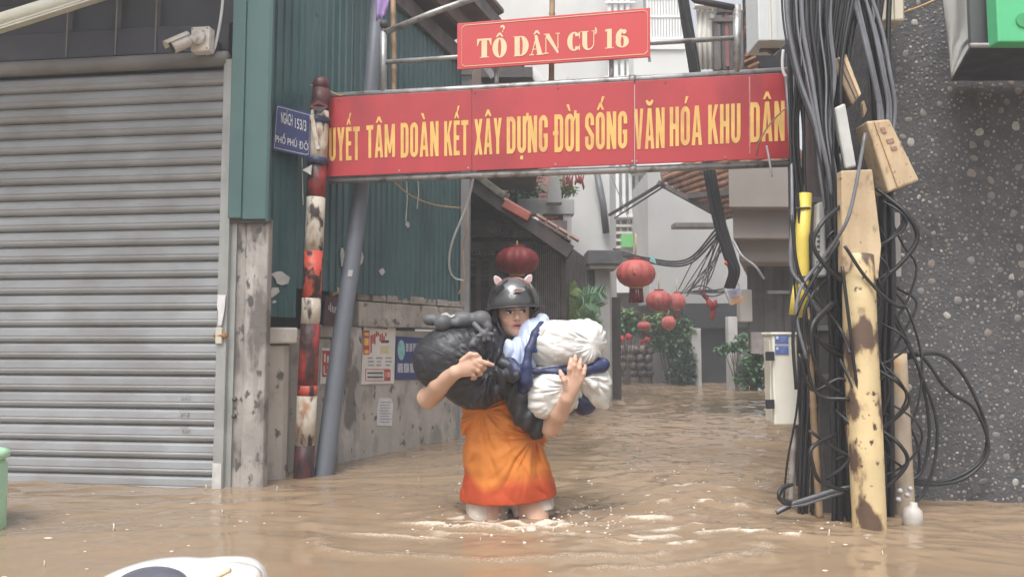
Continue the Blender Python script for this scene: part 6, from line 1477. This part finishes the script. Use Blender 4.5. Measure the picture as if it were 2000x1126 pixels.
# shirt
v = Vol((-.30, 3.10, -.02), (.30, 3.56, .86), .0042)
secs = [(994, 990, 90, .165), (992, 940, 84, .155), (985, 880, 76, .138), (978, 820, 74, .12), (980, 760, 76, .12), (985, 715, 70, .105)]
def sec(i):
    x, y, hw, d = secs[i]; c = pp(x, y, .02); return c, mm(hw, Y0), d
for i in range(len(secs)-1):
    for f in (0, .5):
        (c0_, w0, d0), (c1_, w1, d1) = sec(i), sec(i+1); c = c0_*(1-f)+c1_*f; v.ell(c, (w0*(1-f)+w1*f, d0*(1-f)+d1*f, .075), .05)
v.cap(Lsh, Rsh, .065, .065, .04)
v.cap(Lsh, Lsh*.72+Lel*.28, .062, .06, .03); v.cap(Rsh, Rsh*.45+Rel*.55, .066, .07, .03)
v.ell(pp(986, 676, .0), (.062,.075,.045), .015, sub=True)
hemz = pp(0, 972)[2]
def folds(x, y, z):
    a = np.arctan2(y-3.35, x); lo = np.clip((.55-z)/.5, 0, 1)
    d = .009*lo*vnoise(a*3.2+z*1.5, z*1.6, x*0)
    c1, c2 = pp(945, 800, -.1), pp(1045, 850, -.1)
    for c, am, sd in ((c1, .026, 3.0), (c2, .026, 8.0)):
        dx_, dz_ = x-c[0], z-c[2]; an = np.arctan2(dz_, dx_); r = np.sqrt(dx_**2+dz_**2)
        w_ = np.clip(r/.05, 0, 1)*np.clip((.34-r)/.22, 0, 1)
        d += am*w_*(.30-np.abs(vnoise(an*3.4+sd+.8*vnoise(x*7+sd, y*4, z*7), r*5, y*3)))
        d += am*.4*w_*(.28-np.abs(vnoise(an*7.5+sd, r*9, y*3+sd)))
    d += .012*(.28-np.abs(vnoise((x*.8+z*.6)*17+vnoise(x*6, y*6, z*6), (z*.8-x*.6)*6, y*5)))
    return d
v.warp(folds); v.cut((0, 0, hemz), (.06, 0, -1))
A_, Q_ = v.mesh(); shirt = np_obj('shirt', A_, Q_, M('orange_tie_dye_cotton', (.8,.3,.05), .85, .07, 14, .3, 40, attr='Col'), person)
z = A_[:, 2]; nz = vnoise(A_[:, 0]*9, A_[:, 1]*9, z*5); f = np.clip((.185+.06*nz-z)/.05, 0, 1)[:, None]
g = np.clip(.5+.9*vnoise(A_[:, 0]*7+4, A_[:, 1]*7, z*3), 0, 1)[:, None]
base = np.array([.64,.195,.03])*(1-g)+np.array([.69,.235,.04])*g
f2 = np.clip((z[:, None]-.62)/.12, 0, 1); base = base*(1-f2*.45)+np.array([.62,.15,.05])*f2*.45
set_col(shirt, base*(1-f)+np.array([.50,.07,.018])*f)

# shorts
v = Vol((-.30, 3.05, -.14), (.30, 3.6, .30), .0042)
v.ell((hipL+hipR)/2+np.array([0,.01,.03]), (.165,.11,.10), .03)
v.cap(hipL+np.array([-.01,0,-.02]), hipL*.35+kneeL*.65+np.array([-.005,.03,.0]), .088, .088, .03)
v.cap(hipR+np.array([.01,0,-.02]), hipR*.5+kneeR*.5+np.array([.006,.03,.0]), .088, .088, .03)
v.warp(lambda x, y, z: .009*(.25-np.abs(vnoise(x*14, y*14, z*7))))
sh_z = pp(0, 1001)[2]; v.D[:] = np.maximum(v.D, ((sh_z-.02)-(v.lo[2]+v.h*np.arange(v.n[2])))[None, None, :].astype(np.float32)-np.clip((v.lo[0]+v.h*np.arange(v.n[0])-.01)/.05, 0, 1)[:, None, None].astype(np.float32)*-.045)
A_, Q_ = v.mesh(); np_obj('shorts', A_, Q_, M('wet_beige_cotton', (.56,.50,.43), .6, .12, 12, .15, 90), person)

# hair
v = Vol(H-np.array([.16,.16,.26]), H+np.array([.16,.2,.12]), .004)
v.ell(hp(0,.045,.0), (.078,.075,.085), .02, RH)
v.ell(hp(0,-.07,-.045), (.066,.075,.085), .01, RH, sub=True)
for (x, y, r_) in ((-.072,-.012,.006),(-.080,.004,.011),(-.076,.022,.016)):
    v.chain([hp(x,y,.03), hp(x-.002,y,-.04), hp(x+.004,y+.01,-.10), hp(x+.012,y+.03,-.15)], [r_, r_, r_*.8, r_*.5], .012)
v.chain([hp(0,.1,-.03), hp(-.03,.11,-.12), hp(-.06,.10,-.20)], [.05,.045,.02], .03)
v.warp(lambda x, y, z: .004*np.sin(x*260+y*180+3*vnoise(x*20, y*20, z*8)))
A_, Q_ = v.mesh(); np_obj('hair', A_, Q_, M('dark_brown_hair', (.022,.014,.012), .45, .3, 40, .3, 150), person)

# helmet
HC = hp(.002, .012, .030)
V = []; F = []; nu, nv = 64, 24
for j in range(nv+1):
    for i in range(nu):
        a = 2*math.pi*i/nu; ca, sa = math.cos(a), math.sin(a)
        yl = .132*sa; rim = .018+max(0, -yl-.02)*.10-max(0, yl+.02)*.36; e0_ = math.asin(max(-.9, min(.9, (rim-.030)/.125)))
        e = e0_+(math.pi/2-e0_)*j/nv; ce = max(math.cos(e), 0)**.92
        V.append(HC+RH@np.array([.114*ca*ce, .133*sa*ce, .126*math.sin(e)]))
for j in range(nv):
    for i in range(nu): F.append((j*nu+i, j*nu+(i+1) % nu, (j+1)*nu+(i+1) % nu, (j+1)*nu+i))
gloss = M('gloss_black_shell', (.03,.03,.033), .10, .1, 6, 0, coat=1.0)
helm = MB().add(V, F).build('helmet', gloss, person, True); md = helm.modifiers.new('s', 'SOLIDIFY'); md.thickness = .010; md.offset = -1
mb = MB(); mb.tube([Vector(V[i]) for i in range(nu)]+[Vector(V[0])], .005, 6); mb.build('rim_trim', black, helm, True)
# smoked bubble visor and its trim
mb = MB(); V = []; F = []; nu, nv = 24, 8
for j in range(nv+1):
    e = math.radians(34-36*j/nv)
    for i in range(nu+1):
        a = math.radians(-90-78+156*i/nu); k = 1.0+.10*(j/nv)
        p = HC+RH@np.array([.121*k*math.cos(a)*math.cos(e), .141*k*math.sin(a)*math.cos(e)-.006*j/nv, .128*math.sin(e)-.012*(j/nv)*(1-.9*math.sin(math.pi*i/nu))]); V.append(p)
for j in range(nv):
    for i in range(nu): F.append((j*(nu+1)+i, (j+1)*(nu+1)+i, (j+1)*(nu+1)+i+1, j*(nu+1)+i+1))
q = MB().add(V, F).build('visor', M('smoked_visor', (.03,.03,.032), .06, .05, 6, 0, alpha=.42), helm, True)
mb = MB(); mb.tube([V[nv*(nu+1)+i] for i in range(nu+1)], .0035, 6); mb.build('visor_trim', darksteel, helm, True)
for s in (-1, 1):
    c = HC+RH@np.array([s*.064, -.03, .102]); d = RH@np.array([s*.55, -.1, .85]); d = d/np.linalg.norm(d)
    mb = MB(); c = Vector(c); d = Vector(d); rt_ = Vector(RH@np.array([1, 0, 0])); fw = Vector(RH@np.array([0, -1, 0])); sd_ = d.cross(fw).normalized()
    prof_ = [(.8*x, .82*y) for (x, y) in ((-.020,-.01),(-.021,.012),(-.014,.030),(-.004,.042),(.004,.042),(.014,.030),(.021,.012),(.020,-.01))]
    mb.prism([c+sd_*x+d*y for (x, y) in prof_], -fw*.012); ear = mb.build('cat_ear', M('white_ear_plastic', (.72,.66,.66), .4), helm, bev=.004)
    mb = MB(); mb.prism([c+sd_*x*.62+d*(y*.72+.002)+fw*.0008 for (x, y) in prof_], fw*.002); mb.build('inner_ear', M('pink_ear_plastic', (.68,.42,.42), .5), ear)
c = HC+RH@np.array([.004,-.1325,.062]); n_ = Vector(RH@np.array([0,-1,.25])).normalized(); mb = MB(); x_ = Vector(RH@np.array([1,0,0])); u_ = n_.cross(x_).normalized()*-1
mb.prism([Vector(c)+x_*.026*math.cos(a)+u_*.008*math.sin(a)+n_*.006 for a in [2*math.pi*i/16 for i in range(16)]], n_*.003); em = mb.build('badge', M('badge_rim', (.45,.42,.42), .4), helm)
mb = MB(); mb.prism([Vector(c)+x_*.021*math.cos(a)+u_*.005*math.sin(a)+n_*.0095 for a in [2*math.pi*i/16 for i in range(16)]], n_*.001); mb.build('badge_face', M('badge_red', (.22,.10,.09), .4), em)
for s in (-1, 1):
    mb = MB(); P = [hp(s*.080,-.005,.01), hp(s*.074,-.02,-.05), hp(s*.05,-.03,-.10), hp(.0,-.035,-.122)]; mb.tube(catmull([Vector(q) for q in P], 6), .005, 6); mb.build('chin_strap', M('grey_webbing', (.12,.12,.13), .8), helm, True)

# ------------------------------------------------------------------ black bundle (image left)
def radial(cx, cy, amp, nfreq, seed, r0=.02):
    c = pp(cx, cy, -.2)
    def fn(x, y, z):
        dx_, dz_ = x-c[0], z-c[2]; a = np.arctan2(dz_, dx_); r = np.sqrt(dx_**2+dz_**2)
        w_ = np.clip((r-r0)/.04, 0, 1)*np.clip((.26-r)/.16, 0, 1)
        rid = np.abs(vnoise(a*nfreq+1.2*vnoise(x*9+seed, y*6, z*9), r*9, y*7+seed)); rid2 = np.abs(vnoise(a*nfreq*2.3+seed, r*16, y*9))
        rid3 = np.abs(vnoise(x*26+2*rid, y*26, z*26+seed))
        return amp*w_*(1.5*(.28-rid)+.9*(.25-rid2))+amp*.22*(.25-rid3)
    return fn
v = Vol(pp(770,830,-.36), pp(1060,600,.14)+np.array([.02,0,.02]), .004)
v.ell(pp(886,704,-.14), (mm(80,3.2), .12, mm(67,3.2)), .03); v.ell(pp(928,746,-.13), (mm(62,3.2), .115, mm(54,3.2)), .03)
v.ell(pp(946,682,-.10), (mm(40,3.2), .12, mm(50,3.2)), .05); v.cap(pp(962,672,-.06), pp(982,738,-.16), .034, .045, .05)
v.warp(radial(962,722,.020,3.2,1.0)); 
A_, Q_ = v.mesh(); bb = thing('black_bundle', 'stuffed black cloth bundle hugged under the bare arm with the grey toy on it', 'bundle', Vector((A_[:,0].mean(), A_[:,1].mean(), A_[:,2].min())))
blackcloth = M('black_nylon', (.022,.022,.027), .48, .25, 16, .35, 34)
np_obj('stuffed_sack', A_, Q_, blackcloth, bb)
v = Vol(pp(940,900,-.32), pp(1110,680,.12), .004)
v.chain([pp(988,712,-.19), pp(1002,765,-.165), pp(1024,812,-.15), pp(1048,846,-.12)], [.040,.046,.045,.030], .03)
v.chain([pp(1012,720,-.17), pp(1030,775,-.15), pp(1052,825,-.12)], [.032,.036,.034], .03)
v.warp(lambda x, y, z: .005*np.sin((x*1.2-z*.4)*95+3*vnoise(x*9, y*9, z*6))+.004*vnoise(x*24, y*24, z*24))
A_, Q_ = v.mesh(); np_obj('hanging_sleeve', A_, Q_, blackcloth, bb)
v = Vol(pp(955,770,-.34), pp(1045,690,-.08), .004)
v.cap(pp(968,728,-.262), pp(1005,735,-.235), .024, .026, .02); v.cap(pp(985,735,-.252), pp(968,768,-.235), .018, .020, .02); v.warp(lambda x, y, z: .005*np.sin(x*150+z*60))
A_, Q_ = v.mesh(); np_obj('tied_knot', A_, Q_, blackcloth, bb)
mb = MB(); mb.tube(catmull([Vector(pp(822,674,-.235)), Vector(pp(845,682,-.262)), Vector(pp(870,694,-.272))], 6), .0025, 5); mb.build('seam', M('seam_thread', (.06,.06,.065), .6), bb, True)

# grey rubber toy lying on the black bundle
v = Vol(pp(815,680,-.34), pp(985,595,.02), .0034)
d0 = -.15
v.ell(pp(843,624,d0), (mm(18,3.2),.03,mm(11.5,3.2)), .006); v.ell(pp(865,630,d0-.03), (mm(17,3.2),.036,mm(16,3.2)), .008)
v.cap(pp(870,628,d0-.02), pp(892,631,d0-.03), .016, .015, .01); v.cap(pp(872,620,d0), pp(890,622,d0), .016, .016, .01)
v.ell(pp(905,624,d0), (mm(25,3.2),.04,mm(16.5,3.2)), .015); v.cap(pp(915,624,d0), pp(930,622,d0), .02, .02, .015)
v.ell(pp(939,624,d0), (mm(21,3.2),.04,mm(18,3.2)), .012); v.ell(pp(953,638,d0-.02), (.02,.02,.022), .015)
v.cap(pp(927,633,d0-.055), pp(940,646,d0-.085), .012, .010, .01); v.ell(pp(947,652,d0-.09), (.02,.016,.018), .012)
for (x, y) in ((934,656),(945,664),(955,662),(962,652),(952,644)): v.cap(pp(947,652,d0-.09), pp(x,y,d0-.095), .010, .009, .005)
A_, Q_ = v.mesh(); ty = thing('grey_rubber_toy', 'dark grey rubber toy figure lying on top of the black bundle', 'toy', Vector((A_[:,0].mean(), A_[:,1].mean(), A_[:,2].min())))
np_obj('toy_body', A_, Q_, M('dark_grey_rubber', (.10,.102,.11), .55, .12, 14, .06, 60), ty)
for k in range(2): mb = MB(); mb.tube(catmull([Vector(pp(862,615+2*k,d0-.03)), Vector(pp(872,612+2*k,d0-.035)), Vector(pp(880,617+2*k,d0-.03)), Vector(pp(888,615+k,d0-.03))], 6), .0035, 6); mb.build('white_cord', whitec, ty, True)

# ------------------------------------------------------------------ white and navy bundle (image right)
whitecloth = M('white_nylon', (.68,.68,.66), .55, .05, 9, .2, 30); paleblue = M('pale_blue_nylon', (.50,.58,.76), .5, .08, 9, .35, 30)
navy = M('navy_nylon', (.024,.034,.10), .5, .2, 12, .5, 30); royal = M('royal_blue_nylon', (.07,.16,.52), .5, .1, 12, .15, 60)
def creases(amp, fx, fz, seed):
    L_ = math.hypot(fx, fz); cx_, cz_ = fx/L_, fz/L_; f_ = L_*.19
    def fn(x, y, z):
        w_ = vnoise(x*8+seed, y*6, z*8); p = x*cx_+z*cz_; q = -x*cz_+z*cx_
        r1 = np.abs(vnoise(p*f_+1.3*w_, q*f_*.22, y*5+seed)); r2_ = np.abs(vnoise(p*f_*2.1+w_+5, q*f_*.5, y*8+seed))
        m_ = np.clip(vnoise(x*6+seed*2, y*5, z*6)*1.1+.65, 0, 1)
        return amp*m_*(1.9*(.28-r1)+1.1*(.25-r2_))+amp*.55*vnoise(x*11+seed, y*11, z*11)
    return fn
v = Vol(pp(985,830,-.36), pp(1215,600,.14), .004)
v.ell(pp(1092,674,-.13), (mm(66,3.2),.128,mm(48,3.2)), .03); v.ell(pp(1140,664,-.12), (mm(43,3.2),.11,mm(40,3.2)), .03); v.ell(pp(1140,690,-.14), (mm(30,3.2),.10,mm(24,3.2)), .02)
v.warp(lambda x, y, z: radial(1165,672,.012,3.0,2.0)(x, y, z)+creases(.012, 40, 95, 2.0)(x, y, z)); 
A_, Q_ = v.mesh(); wbd = thing('white_bundle', 'white and navy cloth bundle held up against the shoulder by a spread hand', 'bundle', Vector((A_[:,0].mean(), A_[:,1].mean(), A_[:,2].min())))
np_obj('upper_roll', A_, Q_, whitecloth, wbd)
v = Vol(pp(1015,840,-.36), pp(1215,690,.1), .004)
v.ell(pp(1078,760,-.135), (mm(58,3.2),.118,mm(52,3.2)), .03); v.ell(pp(1066,790,-.13), (mm(28,3.2),.09,mm(24,3.2)), .04)
v.warp(lambda x, y, z: radial(1130,752,.014,3.6,4.0)(x, y, z)+creases(.010, 25, 130, 4.0)(x, y, z)); A_, Q_ = v.mesh(); np_obj('lower_roll', A_, Q_, whitecloth, wbd)
v = Vol(pp(1115,840,-.34), pp(1215,670,.1), .004)
v.ell(pp(1160,752,-.11), (mm(34,3.2),.09,mm(42,3.2)), .03); v.cap(pp(1150,745,-.19), pp(1182,790,-.12), .028, .018, .03)
v.warp(lambda x, y, z: radial(1130,735,.012,3.2,6.0)(x, y, z)+creases(.006, 95, 50, 6.0)(x, y, z)); A_, Q_ = v.mesh(); np_obj('side_roll', A_, Q_, whitecloth, wbd)
v = Vol(pp(980,760,-.36), pp(1100,595,.12), .004)
v.chain([pp(1060,628,-.06), pp(1040,655,-.09), pp(1016,690,-.13), pp(1008,720,-.15)], [.035,.055,.062,.050], .03)
v.warp(creases(.015, 80, 30, 8.0)); A_, Q_ = v.mesh(); np_obj('pale_blue_panel', A_, Q_, paleblue, wbd)
v = Vol(pp(1030,690,-.34), pp(1100,615,.1), .004); v.cap(pp(1048,680,-.195), pp(1076,652,-.20), .022, .030, .02); v.ell(pp(1078,640,-.14), (.045,.05,.028), .02); v.warp(creases(.006, 60, 90, 3.0)); A_, Q_ = v.mesh(); np_obj('royal_blue_panel', A_, Q_, royal, wbd)
v = Vol(pp(985,780,-.36), pp(1090,600,.05), .004)
v.chain([pp(1058,634,-.155), pp(1046,652,-.205), pp(1034,682,-.235), pp(1028,715,-.245), pp(1028,742,-.24)], [.016,.020,.019,.018,.024], .012)
v.chain([pp(998,706,-.205), pp(1010,725,-.215), pp(1026,745,-.215), pp(1022,760,-.20)], [.018,.026,.026,.020], .012)
v.warp(creases(.006, 120, 60, 5.0)); A_, Q_ = v.mesh(); np_obj('navy_strap', A_, Q_, navy, wbd)
mb = MB(); a, b_ = Vector(pp(1054,652,-.232)), Vector(pp(1062,641,-.225)); mb.bar(a, b_, .004, .014); mb.build('white_tag', whitel, wbd)
v = Vol(pp(1010,840,-.34), pp(1200,680,.1), .004)
v.ell(pp(1140,783,-.10), (mm(26,3.2),.085,mm(28,3.2)), .02); v.cap(pp(1034,724,-.21), pp(1090,726,-.222), .014, .012, .01); v.cap(pp(1085,726,-.215), pp(1150,720,-.205), .016, .016, .01); v.cap(pp(1150,722,-.205), pp(1178,712,-.165), .020, .030, .02)
v.warp(creases(.006, 80, 90, 7.0)); A_, Q_ = v.mesh(); np_obj('navy_lining', A_, Q_, navy, wbd)
v = Vol(pp(1130,810,-.34), pp(1190,720,-.1), .0035); v.chain([pp(1146,742,-.235), pp(1160,752,-.235), pp(1172,770,-.21)], [.012,.016,.006], .01); A_, Q_ = v.mesh(); np_obj('loose_flap', A_, Q_, whitecloth, wbd)

# ================================================================== SPLASHES and raindrop crowns on the water
r7 = random.Random(77); mb = MB()
def zat(x, y):
    i = min(max(int(np.searchsorted(xs, x)), 1), len(xs)-1); j = min(max(int(np.searchsorted(ys, y)), 1), len(ys)-1); return float(Zw[i, j])
for k in range(170):
    if k < 100: a = r7.gauss(-.9, .9); d = abs(r7.gauss(.3, .13)); x, y = PX+d*math.cos(a)*1.2, PY+d*math.sin(a); s = r7.uniform(.0025, .006)
    else: x, y = r7.uniform(-.3, 1.4), r7.uniform(3.0, 4.6); s = r7.uniform(.002, .0045)
    zz = zat(x, y)+r7.uniform(-.001, .004) if r7.random() < .7 else zat(x, y)+r7.uniform(.005, .035)
    mb.sphere((x, y, zz), s, 6, (r7.uniform(1, 2.2), 1, r7.uniform(.6, 1.2)))
q = mb.build('splash_droplets', M('foam_white', (.72,.66,.58), .3, .08), None, True); tag(q, 'white splash droplets thrown up around the wading person', 'splash', kind='stuff')
mb = MB()
for k in range(420):
    y = 1.6+11*r7.random()**1.6; x = r7.uniform(-.75, .62)*y; zz = zat(x, y); s = r7.uniform(.003, .0065)
    if r7.random() < .86: mb.sphere((x, y, zz), s*r7.uniform(.5, 1.1), 6, (r7.uniform(1.2, 3), 1.2, .4))
    else: mb.tube([(x, y, zz-.002), (x, y, zz+s*2.2), (x+r7.uniform(-.002,.002), y, zz+s*4.5)], [s*1.1, s*.35, s*.5], 5)
q = mb.build('rain_splashes', M('rain_drop_white', (.70,.62,.52), .25, .08), None, True); tag(q, 'tiny raindrop splashes dotted over the floodwater', 'rain splash', kind='stuff')

# ================================================================== RAIN HAZE, also put in to imitate the wet-lens veil
hz = bpy.data.materials.new('haze_veil'); hz.use_nodes = True; t = hz.node_tree; t.nodes.remove(t.nodes['Principled BSDF'])
pv = t.nodes.new('ShaderNodeVolumePrincipled'); pv.inputs['Color'].default_value = (.95,.96,.98,1); pv.inputs['Density'].default_value = .013
t.links.new(pv.outputs[0], t.nodes['Material Output'].inputs['Volume'])
o = MB().box((-64,-64,-1.6), (64,64,10.5)).build('haze', hz); tag(o, kind='stuff', label='thin rain haze in the lane, added also as wet-lens veil', cat='haze')
